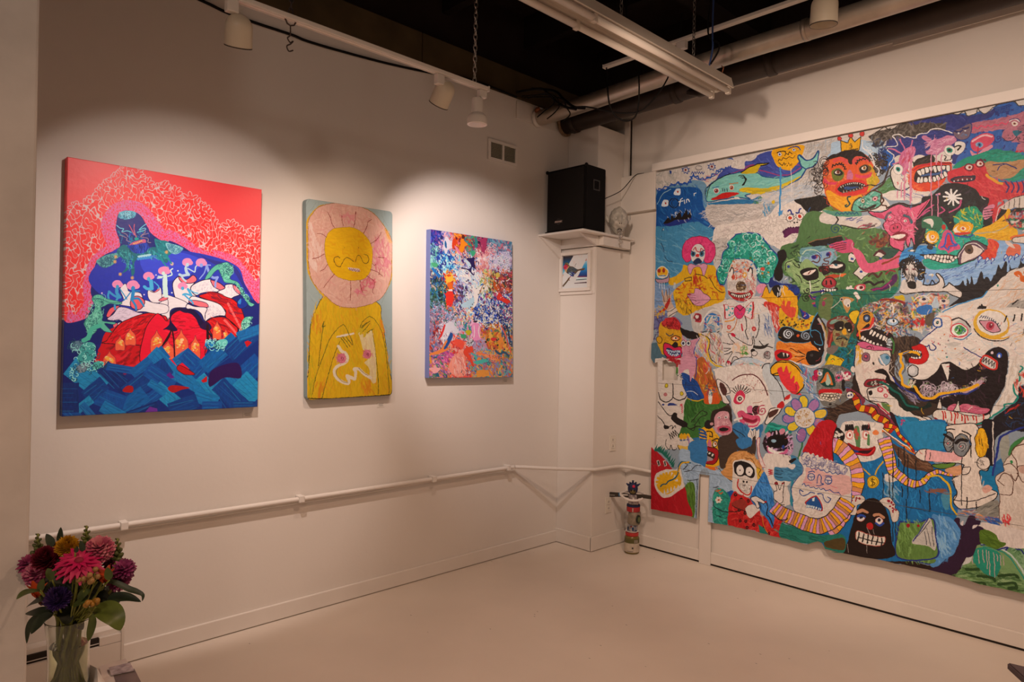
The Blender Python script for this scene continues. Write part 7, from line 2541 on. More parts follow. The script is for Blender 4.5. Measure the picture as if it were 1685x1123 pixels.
# ------------------------------------------------------------------ painting three: crowded abstract
KG=165/1324
p3=P=Painter('x',0.045,-1.69,-0.915,1.235,2.215,1150,'#8c84a8','#e4d4c8',seed=41)
f,g,l,kk,e,arc,d,dots,curls=P.f,P.g,P.l,P.k_,P.e,P.arc,P.d,P.dots,P.curls
P.amp=0.02
HI,LO=(690,365),(690,500)
fields=((HI,'38,25 82,30 82,75 60,100 38,105','#1c2c7c #2c3c9c #4c2c7c #182050 #6c3c8c #3c4cb0',150),(HI,'80,32 112,38 110,95 65,100','#b0a0b8 #e0a0a8 #8c7cb0 #d0b8c0 #2c6c90 #c88c98',110),(HI,'105,38 160,40 185,48 160,100 105,95','#d84c1c #e8801c #7c1c2c #c83c34 #e89c3c #4c1420 #e0708c',130),(HI,'150,42 200,48 200,110 155,100','#8c2c4c #2c8c7c #3c9c64 #6c7c9c #a83c5c #1c6c6c',110),(HI,'190,48 225,55 225,105 190,100','#6c1c4c #a83458 #c85c7c #3c1434',80),(HI,'220,55 309,70 309,140 250,135','#4c7c94 #6c9cac #3c6c8c #c86c7c #8c98ac #5c5478',160),(HI,'38,80 62,82 62,160 38,155','#6c9ca4 #a8ccd0 #3c6c90 #5cac94 #88c4b4 #2c4470',90),(HI,'62,100 130,105 130,180 68,175','#1c5cb0 #2c9cc8 #7cc8dc #1c3484 #b4d8e4 #3c2c80 #d8e4f0',230),(HI,'108,100 160,100 160,155 125,155','#d8b0b4 #e0a090 #a8b0c4 #f0c8b8 #e8b484',80),(HI,'150,110 195,110 190,180 140,160','#241850 #3c2470 #8c9cd0 #c8d0e8 #1a1238',60),(HI,'185,95 250,110 235,175 190,175','#e8a4a4 #d87c84 #f0c4bc #c86474 #e08c6c #f4d8d0',160),(HI,'235,105 305,105 300,170 240,165','#a0a0c0 #c8b8cc #7c88a8 #b87c94 #4c6484 #e0d0d8',170),(HI,'38,155 75,160 75,215 38,215','#3c2c34 #2c3c6c #8c6c5c #1c4c8c #c0a494',70),(HI,'112,155 190,160 190,210 120,205','#e8dce8 #c8d4ec #f0e4e4 #e8b8b0 #a8c0e0 #f4ecf0',150),(HI,'85,170 118,170 120,280 85,280','#e0501c #d82c24 #f08c1c #f0b43c #c01c24',130),(HI,'40,195 90,200 88,280 40,280','#2c4c34 #1c70a8 #3c6c4c #1c3c5c #5c8c94 #1c2438',140),(HI,'110,205 170,205 160,280 115,280','#5c4c54 #6c5ca0 #a89cd0 #2c2c5c #c8bce0 #8c3c54',140),(HI,'155,180 225,175 220,280 155,280','#f4ecf4 #dce4f8 #f8f4f4 #c4d4f0 #e8d8e8 #a8bce8',190),(HI,'205,170 250,170 250,240 205,245','#e8c46c #b0b86c #c8d08c #e88c4c #f0d8c0 #6c9c54',120),(HI,'240,165 310,160 310,245 240,245','#4c2c3c #8c2c4c #6c3440 #a84c34 #c83c4c #e0703c #3c5434',210),(HI,'190,240 310,240 310,281 190,281','#1c4cb0 #2c64c8 #8cacdc #c83c54 #dce4f4 #1c2c74 #d85c8c',160),(LO,'35,0 125,0 130,60 40,60','#7c8cac #a8b0c8 #5c7c94 #c87c8c #8c5c74 #48684c',220),(LO,'120,0 200,0 195,60 125,60','#a8c8ec #e8ecf8 #5c9cd4 #f0b06c #d87c8c #24306c',180),(LO,'190,0 308,0 305,75 200,80','#1c3ca0 #2c54bc #6c8cd0 #dce4f4 #14246c #3c70c8 #f0f0f8',330),(LO,'270,0 310,0 310,60 280,50','#a82c5c #3c7c94 #c84c74 #6c5c8c',60),(LO,'32,45 80,50 82,160 32,160','#8c6c8c #7c1c2c #3c5c84 #c84c34 #c8a8a8 #4c6c9c #a87c8c',160),(LO,'75,60 130,65 115,115 68,120','#d8ccd4 #c8c0c8 #e8dcd8 #b49cac',70),(LO,'115,58 175,60 175,120 130,120','#d88ca0 #a8a0b8 #1c6c9c #e0b0b8 #3c9c74 #c8b8c8',120),(LO,'172,58 205,60 205,120 175,120','#f0b4cc #e87ca8 #f8dce8 #d85c8c',60),(LO,'200,75 310,75 310,175 205,170','#e88c24 #d8a01c #b88424 #e86c3c #f0b050 #6c7c4c #c84c34',220),(LO,'275,65 310,65 308,140 290,130','#1c3c64 #2c5c84 #8cb0c8 #142c50',60),(LO,'100,110 185,110 180,240 95,240','#f0503c #f87c5c #e83c2c #e8a090 #d86c70 #c83838',190),(LO,'32,155 105,150 100,240 32,242','#e08c2c #b85c84 #6c5c8c #4c8c5c #e8a0a0 #d87ca4 #3c4c6c',150),(LO,'60,160 105,160 95,190 65,188','#c8488c #e070a8 #a83c74',40),(LO,'172,120 220,120 215,160 175,160','#a89cb8 #b8b0c8 #c88ca0 #8c88b0',70),(LO,'175,155 310,165 308,240 175,240','#e8843c #8c84b0 #4cb0a0 #c8703c #7c8cac #e8a84c #3c6c7c #b0607c',280),)
for(o_,pts,cs,n_)in fields:
 P.tile(o_[0],o_[1],KG)
 f(cs.split()[0],pts)
P.da=0.85
for ln,w_ in((95,40),(60,22),(38,11)):
 for(o_,pts,cs,n_)in fields:
  P.tile(o_[0],o_[1],KG)
  d(cs,pts,int(n_*(0.45 if w_>30 else 0.6)),ln,w_,70,60,0.5)
P.tile(690,365,KG)
f('#d8c8cc','85,52 92,50 100,62 108,65 110,85 95,92 88,105 78,82')
f('#1c5c90','84,62 90,72 90,88 84,80')
f('#d83c14','110,60 120,55 122,75 112,90 108,82')
f('#f08414','138,60 142,50 148,62 160,75 150,82 148,92 140,102 130,92 135,75','#a8400c',3)
e('#5c1c18',578,200,22,26)
f('#dc7c98','116,78 125,85 140,108 135,110 120,92')
f('#3ca070','170,100 180,95 185,105 175,115')
f('#2c7c78','185,50 192,60 192,82 185,85 182,65')
f('#a83058','200,62 212,55 222,60 220,82 215,100 205,98 208,78')
f('#241650','155,122 170,120 182,118 180,140 188,158 175,150 172,165 182,175 175,175 160,160 140,155 140,151 165,155 170,140')
f('#c4d4f0','150,125 160,130 168,140 165,152 160,145')
l('#e8a0a0',13,'198,92 200,108 208,125 205,150')
l('#f0c0b8',10,'212,108 218,120 220,140 225,150 228,125 232,110')
curls('#f0c4c0 #d86c7c','225,75 248,80 245,110 222,105',40,22,5)
curls('#d0c0dc #e8dce8','245,110 300,108 295,160 250,155',110,26,5)
f('#f0b43c','88,180 92,172 108,175 112,192 100,200 90,198')
e('#e0501c',390,710,30,16)
f('#e8641c','92,205 108,202 110,220 100,222')
g('#f0d8d0','95,224 108,222 110,229 96,230')
f('#e83024','90,232 110,232 112,260 105,280 92,280 88,255')
f('#faf4f8','172,210 180,218 185,225 195,220 208,208 212,212 198,232 195,250 185,280 175,280 180,240 180,228')
f('#b8d0f4','140,272 160,260 180,250 175,281 140,281')
l('#b8845c',12,'208,185 218,190 222,200 208,212 198,238')
e('#2c70b4',825,830,24,10,-25)
f('#e83428','262,232 280,250 300,262 288,270 265,258 255,255','#8c1424',3)
f('#c8541c','245,195 255,205 265,215 260,230 245,215')
dots('#e87c8c #f0d8dc #f4f0f0','250,180 308,175 308,250 255,250',70,7)
dots('#3c1c24 #1a1a30','165,150 225,160 220,275 165,280',26,7)
f('#48a06c','41,135 58,138 60,148 45,148')
l('#1c6cb0',34,'44,155 55,168 65,180')
f('#d8b44c','252,172 262,168 265,180 255,185')
P.tile(690,500,KG)
dots('#e88c9c #f0d0d8 #1c2c5c #5c9cb0','45,10 125,5 125,55 50,58',130,6)
dots('#f8f8fc #f0d08c #0c1a5c','190,5 305,5 300,72 205,72',150,8)
curls('#f4f4fc #0c1a5c','200,10 300,10 295,70 210,70',110,18,6)
f('#d8ccd0','85,70 105,58 120,75 130,92 120,98 105,88 90,95 70,118 80,92')
f('#d82c2c','81,70 86,72 75,105 62,118 72,95')
f('#1c4c8c','78,148 100,100 105,95 111,105 100,130 85,150')
f('#e8803c','32,165 70,150 82,130 90,120 92,125 80,150 100,145 95,152 65,165 35,170')
f('#f0503c','115,120 135,118 148,130 140,155 130,140 118,135')
f('#f4937c','100,195 140,150 148,160 150,185 155,225 140,240 105,230')
f('#e8442c','145,160 160,140 175,140 175,160 160,160 172,180 180,208 160,180','#b02c24',3)
d('#f8c0b0 #e07c70 #f4a090','105,200 140,165 155,225 120,225',60,90,10,80,25)
d('#2c3444 #d8d0d0','140,220 165,220 165,238 142,235',14,30,8)
f('#f090b8','172,75 182,62 192,65 202,80 200,108 205,115 190,122 178,118 175,100')
l('#fbe4f0',10,'180,72 182,92 180,110')
l('#fbe4f0',10,'198,72 195,92 200,110')
f('#0c0c24','178,58 191,56 189,61 180,61')
e('#e03034',980,468,38,24)
dots('#1a1a1c #2c2c34','212,110 295,105 295,155 215,145',14,11)
f('#c4b01c','152,92 162,86 172,92 162,105')
f('#3c9c6c','138,100 155,105 152,115 138,112')
curls('#1c2430 #d8d8e0','148,118 175,118 178,135 155,138',40,14,6)
f('#4cb4a4','180,192 200,185 218,182 228,190 212,195 190,200')
l('#fc7c4c',24,'190,162 220,170 250,185')
curls('#e03c1c #fc9c6c','220,168 252,172 250,190 225,180',30,20,6)
f('#f0a4a0','32,212 70,212 52,230 40,222')
g('#1c5c74','52,240 61,225 68,242')
f('#e8943c','192,220 225,220 228,238 192,239')
l('#2c5470',26,'252,155 265,165 280,160 295,172')
for q in range(5):
 l('#f08c3c',14,[(1040+q*14,400+q*12),(1060+q*12,470+q*14),(1040+q*8,520+q*16)])
l('#142c54',22,'285,70 295,100 300,132')
l('#e8604c',18,'270,72 285,105 295,140 302,160')
dots('#7cb0c8 #e8b83c','285,65 308,70 305,130 295,120',14,8)
P.rough(0.6,15)
M_P3=P.material('abstract_paint',0.42,0.45,0.15)
M_P3E=mat('lavender_canvas_side',tuple(P.c_('#7c80b0')),0.6)
# ------------------------------------------------------------------ the small bird print
KB=80/998
p4=P=Painter('y',-0.408,-0.03,0.29,1.86,2.22,1500,'#d2bfb0','#dcc4b2',seed=51)
f,g,l,kk,e,arc,d,dots=P.f,P.g,P.l,P.k_,P.e,P.arc,P.d,P.dots
P.amp=0.015
P.tile(905,400,KB)
BLUE=['#2a1c1c','#1c2c40','#124a68','#1a6484','#2c7c9c','#5c9cac','#9cb4b4']
for i in range(24):
 y0,y1=262+i*16,262+(i+1)*16.8
 t=i/23*5.99
 a,b=hx(BLUE[int(t)]),hx(BLUE[min(int(t)+1,6)])
 wv=hx(P.white)
 c=tuple((a[j]+(b[j]-a[j])*(t-int(t)))/wv[j]*P.alb for j in range(3))
 xr=490-(y0-250)*0.58
 g(c,[(236,y0+20),(xr,y0-2),(xr-8,y1-2),(236,y1+20)])
for i in range(22):
 y0,y1=370+i*14.6,370+(i+1)*15.2
 t=i/21*3.99
 BB=['#9cb8bc','#3c98b4','#1c7ca8','#14508c','#1c2c5c']
 a,b=hx(BB[int(t)]),hx(BB[int(t)+1])
 c=tuple((a[j]+(b[j]-a[j])*(t-int(t)))/wv[j]*P.alb for j in range(3))
 g(c,[(728-(y0-370)*0.49,y0),(760,y0-4),(760,y1-4),(728-(y1-370)*0.49,y1)])
g('#b86c60','185,82 188,80 188,91 180,93')
g('#8c1c34','140,172 188,170 188,172 139,175')
g('#c8ccc4','136,180 188,178 188,184 132,186')
g('#1c4c4c','135,188 188,184 188,188 132,192')
g('#3c1420','126,206 188,200 188,206 124,209')
g('#b8846c','60,165 71,161 62,184 60,185')
d('#d8a890','120,65 175,58 150,105 118,110',20,90,5,70,20)
f('#5c4028','75,110 82,101 92,102 100,118 118,122 140,135 160,132 175,129 178,132 172,140 145,144 130,160 115,165 95,160 82,150 75,138')
f('#3c4448','88,140 95,128 112,124 130,130 140,140 125,148 105,150 92,150')
d('#2c2c2c #6c6454 #1c2430','90,138 110,125 138,140 110,150',30,60,7,15,20)
f('#c08c58','75,135 88,125 100,118 88,138 85,150 78,145')
f('#c02038','70,120 80,111 92,118 88,130 78,137 71,132')
d('#e04c60 #8c1428','72,120 88,118 80,135',14,30,8)
d('#2a1c14 #8c7448','78,105 92,104 100,118 88,112',14,40,7,30,20)
e('#16100c',335,432,8)
f('#1c2440','88,152 108,150 125,152 120,172 110,170 98,162')
d('#b8c0d8 #3c4ca0 #1c1c50','95,155 125,150 120,170 105,168',20,40,9,30,40)
l('#8c3450',14,'108,170 100,178 92,185')
l('#5c3c20',22,'98,180 85,198 65,222')
l('#2c2c14',8,'100,182 88,200 68,225')
l('#7c4c34',14,'95,190 100,191')
l('#5c4c30',8,'128,122 130,112 135,106')
M_P4=P.material('bird_print_paint',0.35,0.4,0.0)
# ------------------------------------------------------------------ the hung pictures as objects
def canvas(name,label,pix,cx,x0,matF,matS,P,r=0.004,bottom_mat=None,segs=2):
 """a stretched canvas on the left wall: corner points as seen, front plane x = cx, back x0"""
 W4=[wall_pt(x,y,'x',cx)for x,y in pix]
 bm=bmesh.new()
 fv=[bm.verts.new(p)for p in W4]
 fc=bm.faces.new(fv)
 if r>0.006:
  bmesh.ops.bevel(bm,geom=[v for v in bm.verts],offset=r,segments=5,affect='VERTICES',profile=0.5)
 r_=bmesh.ops.extrude_face_region(bm,geom=bm.faces[:])
 for v in[q for q in r_['geom']if isinstance(q,bmesh.types.BMVert)]:
  v.co.x=x0
 fe=[e_ for e_ in bm.edges if abs(e_.verts[0].co.x-cx)<1e-5 and abs(e_.verts[1].co.x-cx)<1e-5]
 bmesh.ops.bevel(bm,geom=fe,offset=0.003,segments=2,affect='EDGES',profile=0.5)
 o=link(name,bm,[matF,matS]+([bottom_mat]if bottom_mat else[]))
 zc=sum(p.z for p in W4)/4
 for p in o.data.polygons:
  p.material_index=0 if p.normal.x>0.6 else(2 if bottom_mat and p.center.z<zc-0.2 else 1)
 place_all()
 P.uv(o)
 tag(o,label,'painting')
 return o
canvas('painting','large red and blue canvas of a coral framed blue giant, leftmost on the wall',[(111,258),(431,312),(424,670),(102,686)],0.045,0.001,M_P1,M_P1,p1)
canvas('painting','tall yellow panel of a smiling sun headed person on a grey green ground',[(503.5,326.5),(646,348.5),(645.5,651),(505.5,659)],0.04,0.001,M_P2,M_P2E,p2,r=0.022)
canvas('painting','crowded multicoloured abstract canvas with lavender sides, nearest the corner column',[(708.6,377.2),(843,398),(844,621),(706,622.5)],0.045,0.001,M_P3,M_P3E,p3)

# ================================================================== objects


def rel(par,pts):
 l_=par.matrix_world.translation
 return[Vector(p)-l_ for p in pts]
def ptube(name,par,pts,r,m,n=8,sm=0,lab=None):
 o=tube(name,rel(par,pts),r,m,par,n,sm)
 if lab:
  o['label']=lab
 return o
def thing(name,loc,label,cat,group=None):
 o=empty(name,loc,label,cat,group)
 place_all()
 return o
def bm_chain(bm,a,b,link_len=0.03,r=0.0024,wd=0.008):
 a,b=Vector(a),Vector(b)
 d_=b-a
 n=max(2,int(d_.length/(link_len*0.72)))
 t=d_.normalized()
 s0=t.cross(Vector((0.3,1,0.1))).normalized()
 s1=t.cross(s0)
 for i in range(n):
  c=a+d_*((i+0.5)/n)
  s_=s0 if i%2 else s1
  pts=[c+t*(math.sin(q)*link_len/2)+s_*(math.cos(q)*wd)for q in[k*math.pi/4 for k in range(8)]]
  bm_tube(bm,pts,r,5,closed=True)
 return bm
 # ---- small cards with captions beside the pictures
M_CARD=mat('caption_card',(0.72,0.68,0.62),0.6)
M_INK=mat('printed_ink',(0.05,0.04,0.04),0.7)
for yc,zc,nm in((-2.78,1.102,'red and blue canvas'),(-1.977,1.110,'sun headed panel'),(-0.96,1.226,'abstract canvas')):
 t=thing('caption_card',(0.0,yc,zc),'tiny white caption card on the wall under the '+nm,'card','caption cards under the pictures')
 cbox('card',t,0.0005,0.002,yc-0.024,yc+0.024,zc-0.014,zc+0.014,M_CARD)
 bm=bmesh.new()
 for i,(a,b_)in enumerate(((-0.016,0.018),(-0.019,0.012),(-0.012,0.016))):
  bm_box(bm,0.0021,0.0024,a,b_,0.006-i*0.006,0.0075-i*0.006)
 link('caption_lines',bm,M_INK,t)
 # ---- vent grille, left wall
vy0,vy1,vz0,vz1=-1.166,-0.890,2.735,2.878
t=thing('vent_grille',(0.0,(vy0+vy1)/2,vz0),'white louvred vent grille high on the left wall near the corner','vent')
cbox('backing',t,0.0005,0.002,vy0+0.01,vy1-0.01,vz0+0.01,vz1-0.01,mat('vent_shadow',(0.10,0.085,0.06),0.8))
for a,b_,c_,d_ in((vy0,vy1,vz1-0.02,vz1),(vy0,vy1,vz0,vz0+0.02),(vy0,vy0+0.022,vz0+0.0201,vz1-0.0201),(vy1-0.022,vy1,vz0+0.0201,vz1-0.0201),(-1.037,-1.019,vz0+0.0201,vz1-0.0201)):
 cbox('frame_bar',t,0.0021,0.012,a,b_,c_,d_,M_TRIM,0.0015)
M_SLAT=mat('vent_slat_enamel',(0.52,0.50,0.40),0.5)
for y0,y1 in((vy0+0.0225,-1.0375),(-1.0185,vy1-0.0225)):
 for i in range(11):
  z=vz0+0.026+i*0.0092
  bm=bmesh.new()
  L_=t.matrix_world.translation
  q=[(0.0025,z+0.006),(0.0092,z),(0.0102,z+0.0008),(0.0035,z+0.0068)]
  A=[bm.verts.new((x,y0-L_.y,zz-L_.z))for x,zz in q]
  B=[bm.verts.new((x,y1-L_.y,zz-L_.z))for x,zz in q]
  bm.faces.new(A)
  bm.faces.new(B[::-1])
  for j in range(4):
   bm.faces.new((A[j],A[(j+1)%4],B[(j+1)%4],B[j]))
  link('slat',bm,M_SLAT,t)
  # access panel at the top of the left wall by the pipes
o=box('access_panel',0.0005,0.008,-0.905,-0.50,3.075,3.20,M_WALL,bev=0.002)
tag(o,'painted flat access panel high in the corner behind the loose cables','panel')
# ---- painted water pipe along the left wall and across the corner
t=thing('wall_pipe',(0.0,-3.0,0.63),'white painted pipe running low along the left wall and round the column','pipe')
main=[(0.032,-5.2,0.652),(0.032,-3.707,0.643),(0.032,-2.494,0.632),(0.032,-1.60,0.627),(0.032,-0.95,0.622),(0.05,-0.86,0.62),(0.20,-0.645,0.606),(0.345,-0.435,0.597),(0.368,-0.36,0.595),(0.366,-0.20,0.590),(0.372,-0.10,0.583),(0.42,-0.045,0.576),(0.50,-0.032,0.571),(0.95,-0.032,0.562)]
ptube('pipe',t,main[:6]+[main[6]]+main[7:],0.0125,M_TRIM,10,5)
ptube('thin_conduit',t,[(0.014,-5.2,0.627),(0.014,-3.707,0.619),(0.014,-3.0,0.613),(0.014,-2.494,0.612),(0.014,-2.1,0.606),(0.014,-1.60,0.612),(0.014,-1.2,0.606),(0.018,-0.95,0.608)],0.007,M_TRIM,8,4)
for y in(-4.2,-3.35,-2.494,-1.60,-0.95):
 z=0.622+(-0.95-y)*0.0062
 bm=bmesh.new()
 bm_box(bm,0.001,0.052,y-0.016+3.0,y+0.016+3.0,z-0.045-0.63+0.028,z+0.02-0.63,0.004)
 link('bracket',bm,M_TRIM,t)
 # ---- baseboard heater on the left wall, behind the flowers
t=thing('baseboard_heater',(0.0,-3.9,0.0),'white baseboard heater with dark slots low on the left wall behind the flowers','heater')
hy0,hy1=-5.0,-3.36
bm=bmesh.new()
L_=t.matrix_world.translation
prof=[(0.0175,0.03),(0.062,0.03),(0.066,0.04),(0.066,0.128),(0.055,0.131),(0.0175,0.131)]
A=[bm.verts.new((x,hy0-L_.y,z))for x,z in prof]
B=[bm.verts.new((x,hy1-L_.y,z))for x,z in prof]
bm.faces.new(A)
bm.faces.new(B[::-1])
for j in range(len(prof)):
 bm.faces.new((A[j],A[(j+1)%len(prof)],B[(j+1)%len(prof)],B[j]))
link('front_panel',bm,M_TRIM,t)
bm=bmesh.new()
prof=[(0.001,0.166),(0.046,0.166),(0.046,0.186),(0.001,0.192)]
A=[bm.verts.new((x,hy0-L_.y,z))for x,z in prof]
B=[bm.verts.new((x,hy1-L_.y,z))for x,z in prof]
bm.faces.new(A)
bm.faces.new(B[::-1])
for j in range(len(prof)):
 bm.faces.new((A[j],A[(j+1)%len(prof)],B[(j+1)%len(prof)],B[j]))
link('hood',bm,M_TRIM,t)
cbox('dark_slot',t,0.0175,0.057,hy0,-3.445,0.1312,0.1655,M_GAP)
cbox('damper_blade',t,0.0575,0.063,hy0,-3.445,0.1415,0.1435,M_TRIM)
cbox('end_cap',t,0.0005,0.070,hy1+0.0005,hy1+0.012,0.02,0.195,M_TRIM,0.002)
cbox('end_panel',t,0.0175,0.0655,-3.444,hy1,0.1312,0.1655,M_TRIM)
# ---- outlets in the corner
M_OUTL=mat('outlet_plastic',(0.72,0.68,0.60),0.4)
def outlet(x,y0,y1,z0,z1,axis,lab):
 if axis=='x':
  t=thing('wall_outlet',(x,(y0+y1)/2,z0),lab,'outlet','outlets in the corner')
  cbox('cover_plate',t,x+0.0005,x+0.006,y0,y1,z0,z1,M_OUTL,0.002)
  for f_ in(0.3,0.7):
   zc=z0+(z1-z0)*f_
   yc=(y0+y1)/2
   s_=cbox('socket',t,x+0.0061,x+0.0075,yc-0.016,yc+0.016,zc-0.014,zc+0.014,M_OUTL,0.003)
   for dy in(-0.006,0.006):
    q=cbox('slot',t,x+0.0076,x+0.0079,yc+dy-0.0015,yc+dy+0.0015,zc-0.005,zc+0.006,M_GAP)
    q.parent=s_
 return t
outlet(0.34,-0.207,-0.137,0.703,0.822,'x','white wall outlet on the column side above the painted pipe')
outlet(0.34,-0.246,-0.176,0.250,0.366,'x','white wall outlet low on the column behind the can figure')
# ---- loudspeaker on the shelf
M_SPK=mat('black_speaker_carpet',(0.010,0.009,0.009),0.85,noise=0.3,scale=150,spec=0.15)
M_GRL=mat('black_speaker_grille',(0.013,0.011,0.010),0.55,noise=0.5,scale=220,bump=0.5,bscale=500,spec=0.2)
t=thing('loudspeaker',(0.21,-0.49,2.2885),'black box loudspeaker standing on the white corner shelf','loudspeaker')
bm=bmesh.new()
fx0,fx1,bx0,bx1,fy,by=0.030,0.398,0.06,0.370,-0.600,-0.375
z0,z1=2.2890,2.748
L_=t.matrix_world.translation
vs=[bm.verts.new(Vector(p)-L_)for p in((fx0,fy,z0),(fx1,fy,z0),(bx1+0.025,by,z0),(bx0,by,z0),(fx0,fy,z1),(fx1,fy,z1),(bx1+0.025,by,z1),(bx0,by,z1))]
fs=[bm.faces.new([vs[i]for i in q])for q in((0,3,2,1),(4,5,6,7),(0,1,5,4),(1,2,6,5),(2,3,7,6),(3,0,4,7))]
bmesh.ops.bevel(bm,geom=bm.edges[:],offset=0.006,segments=2,affect='EDGES')
link('cabinet',bm,M_SPK,t)
cbox('grille',t,fx0+0.014,fx1-0.014,fy-0.012,fy-0.0005,z0+0.016,z1-0.016,M_GRL,0.005)
# handle recess on the right side
bm=bmesh.new()
for y0,y1,a,b_ in((-0.525,-0.455,2.578,2.586),(-0.525,-0.455,2.644,2.652),(-0.525,-0.517,2.5861,2.6439),(-0.463,-0.455,2.5861,2.6439)):
 bm_box(bm,0.399-L_.x,0.404-L_.x,y0-L_.y,y1-L_.y,a-L_.z,b_-L_.z)
link('handle_rim',bm,mat('handle_plastic',(0.03,0.027,0.026),0.4),t)
for(x,y,zz)in((fx0,fy,z0),(fx1,fy,z0),(fx0,fy,z1),(fx1,fy,z1)):
 bm=bmesh.new()
 bmesh.ops.create_icosphere(bm,subdivisions=2,radius=0.013,matrix=Matrix.Translation(Vector((x,y,zz+(0.006 if zz==z0 else-0.006)))-L_))
 link('corner_guard',bm,M_SPK,t,True)
M_BADGE=mat('badge_print',(0.80,0.62,0.54),0.4)
fc_=bpy.data.curves.new('badge_word','FONT')
fc_.body='PHONIC'
fc_.size=0.019
fc_.align_x='CENTER'
fc_.extrude=0.0006
fc_.shear=0.2
to=bpy.data.objects.new('badge_tmp',fc_)
COL.objects.link(to)
place_all()
me=bpy.data.meshes.new_from_object(to)
bpy.data.objects.remove(to)
bo=bpy.data.objects.new('badge_lettering',me)
me.materials.append(M_BADGE)
COL.objects.link(bo)
bo.parent=t
bo.location=Vector((0.158,fy-0.0127,2.362))-L_
bo.rotation_euler=(math.pi/2,0,0)
bo['label']='pale lettering on the speaker grille'
bm=bmesh.new()
bm_tube(bm,[Vector((0.158+0.019*math.cos(q),fy-0.0125,2.369+0.019*math.sin(q)))-L_ for q in np.linspace(0,2*math.pi,25)[:-1]],0.0008,5,closed=True)
link('badge_ring',bm,mat('badge_ring_grey',(0.18,0.15,0.14),0.4),t)
o=tube('speaker_cable',[(0.392,-0.381,2.539),(0.412,-0.22,2.62),(0.428,-0.10,2.735),(0.432,-0.064,2.762),(0.436,-0.045,2.771),(0.46,-0.004,2.78)],0.003,M_BLACK,None,6,5)
tag(o,'thin black cable from the loudspeaker over the white board','cable')
# ---- pale mask head spilling glass from its mouth
M_MASK=mat('pale_grey_plaster',(0.58,0.55,0.48),0.5,noise=0.4,scale=30,bump=0.3,bscale=50)
t=thing('mask_head',(0.405,-0.235,2.291),'pale grey plaster monster head with glass pouring from its mouth, on the corner shelf','sculpture')
bm=bmesh.new()
bmesh.ops.create_uvsphere(bm,u_segments=56,v_segments=44,radius=1.0)
look=Vector((0.74,-0.67,0.0)).normalized()
side=Vector((-look.y,look.x,0))
side=Vector((0.67,0.74,0)).normalized()
upv=Vector((0,0,1))
def bump_(p,c,r):
 dd=(p-Vector(c)).length/r
 return math.exp(-dd*dd)
for v in bm.verts:
 p=v.co.copy()
 # local axes: x = side, y = forward, z = up
 x,y,z=p.x,p.y,p.z
 w_=1.0-0.30*max(0,-z)**1.3-0.06*max(0,z)**2
 q=Vector((x*0.070*w_,y*0.074*(1-0.18*max(0,-z)),z*0.104))
 if y>0:
  f_=0.0
  f_+=0.016*bump_(p,(0,0.95,-0.15),0.16)+0.010*bump_(p,(0,0.95,0.05),0.14)
  for sx in(-1,1):
   f_-=0.016*bump_(p,(sx*0.42,0.85,0.18),0.20)
   f_+=0.009*bump_(p,(sx*0.42,0.85,0.17),0.10)
   f_+=0.009*bump_(p,(sx*0.40,0.82,0.42),0.16)
   f_+=0.010*bump_(p,(sx*0.55,0.75,-0.18),0.22)
   f_-=0.008*bump_(p,(sx*0.10,1.0,-0.22),0.06)
  f_+=0.012*bump_(p,(0,0.82,-0.48),0.20)
  f_-=0.030*bump_(p,(0,0.78,-0.64),0.16)
  f_+=0.008*bump_(p,(0,0.55,-0.85),0.2)
  q.y+=f_
 q+=q.normalized()*0.0035*math.sin(9*x+4*z)*math.sin(11*z+5*y)
 v.co=side*q.x+look*q.y+upv*(q.z+0.1045)
mh=link('head',bm,M_MASK,t,True)
for sx in(-1,1):
 bm=bmesh.new()
 bmesh.ops.create_uvsphere(bm,u_segments=18,v_segments=12,radius=1.0)
 c0=side*(0.072*sx)+look*-0.005+upv*0.115
 for v in bm.verts:
  x,y,z=v.co
  cup=0.35*max(0,y)
  v.co=c0+side*(x*0.013*sx+0.012*sx*(z+0.3))+look*(y*0.006-cup*0.008)+upv*(z*0.026+(0.010 if z>0.5 else 0))
 link('ear',bm,M_MASK,t,True)
M_EYE=mat('cloudy_eye',(0.60,0.58,0.52),0.2)
for sx in(-1,1):
 bm=bmesh.new()
 bmesh.ops.create_uvsphere(bm,u_segments=16,v_segments=10,radius=0.0095,matrix=Matrix.Translation(side*(0.027*sx)+look*0.0535+upv*0.115))
 link('eye',bm,M_EYE,mh,True)
M_MOUTH=mat('dark_mouth',(0.07,0.06,0.05),0.6)
bm=bmesh.new()
bmesh.ops.create_uvsphere(bm,u_segments=20,v_segments=12,radius=1.0)
for v in bm.verts:
 x,y,z=v.co
 v.co=side*(x*0.019)+look*(0.047+y*0.006)+upv*(0.034+z*0.010)
link('mouth',bm,M_MOUTH,mh,True)
for sx in(-1,1):
 bm=bmesh.new()
 bmesh.ops.create_uvsphere(bm,u_segments=10,v_segments=8,radius=0.0038,matrix=Matrix.Translation(side*(0.0065*sx)+look*0.0815+upv*0.076))
 link('nostril',bm,M_MOUTH,mh,True)
M_GLASSB=mat('clear_glass_bead',(0.95,0.93,0.90),0.03,trans=0.85,ior=1.5)
rb=random.Random(3)
for i in range(46):
 u=i/45
 bm=bmesh.new()
 c=look*(0.054+0.016*min(1,u*3)+rb.uniform(-0.005,0.005))+side*(rb.uniform(-0.014,0.014)*(1-0.5*u))+upv*(0.034-0.128*u)
 bmesh.ops.create_icosphere(bm,subdivisions=1,radius=rb.uniform(0.0045,0.0085)*(1-0.3*u),matrix=Matrix.Translation(c)@Matrix.Rotation(rb.uniform(0,3),4,'X')@Matrix.Diagonal((1,1,rb.uniform(1,1.5),1)))
 link('glass_bead',bm,M_GLASSB,t)
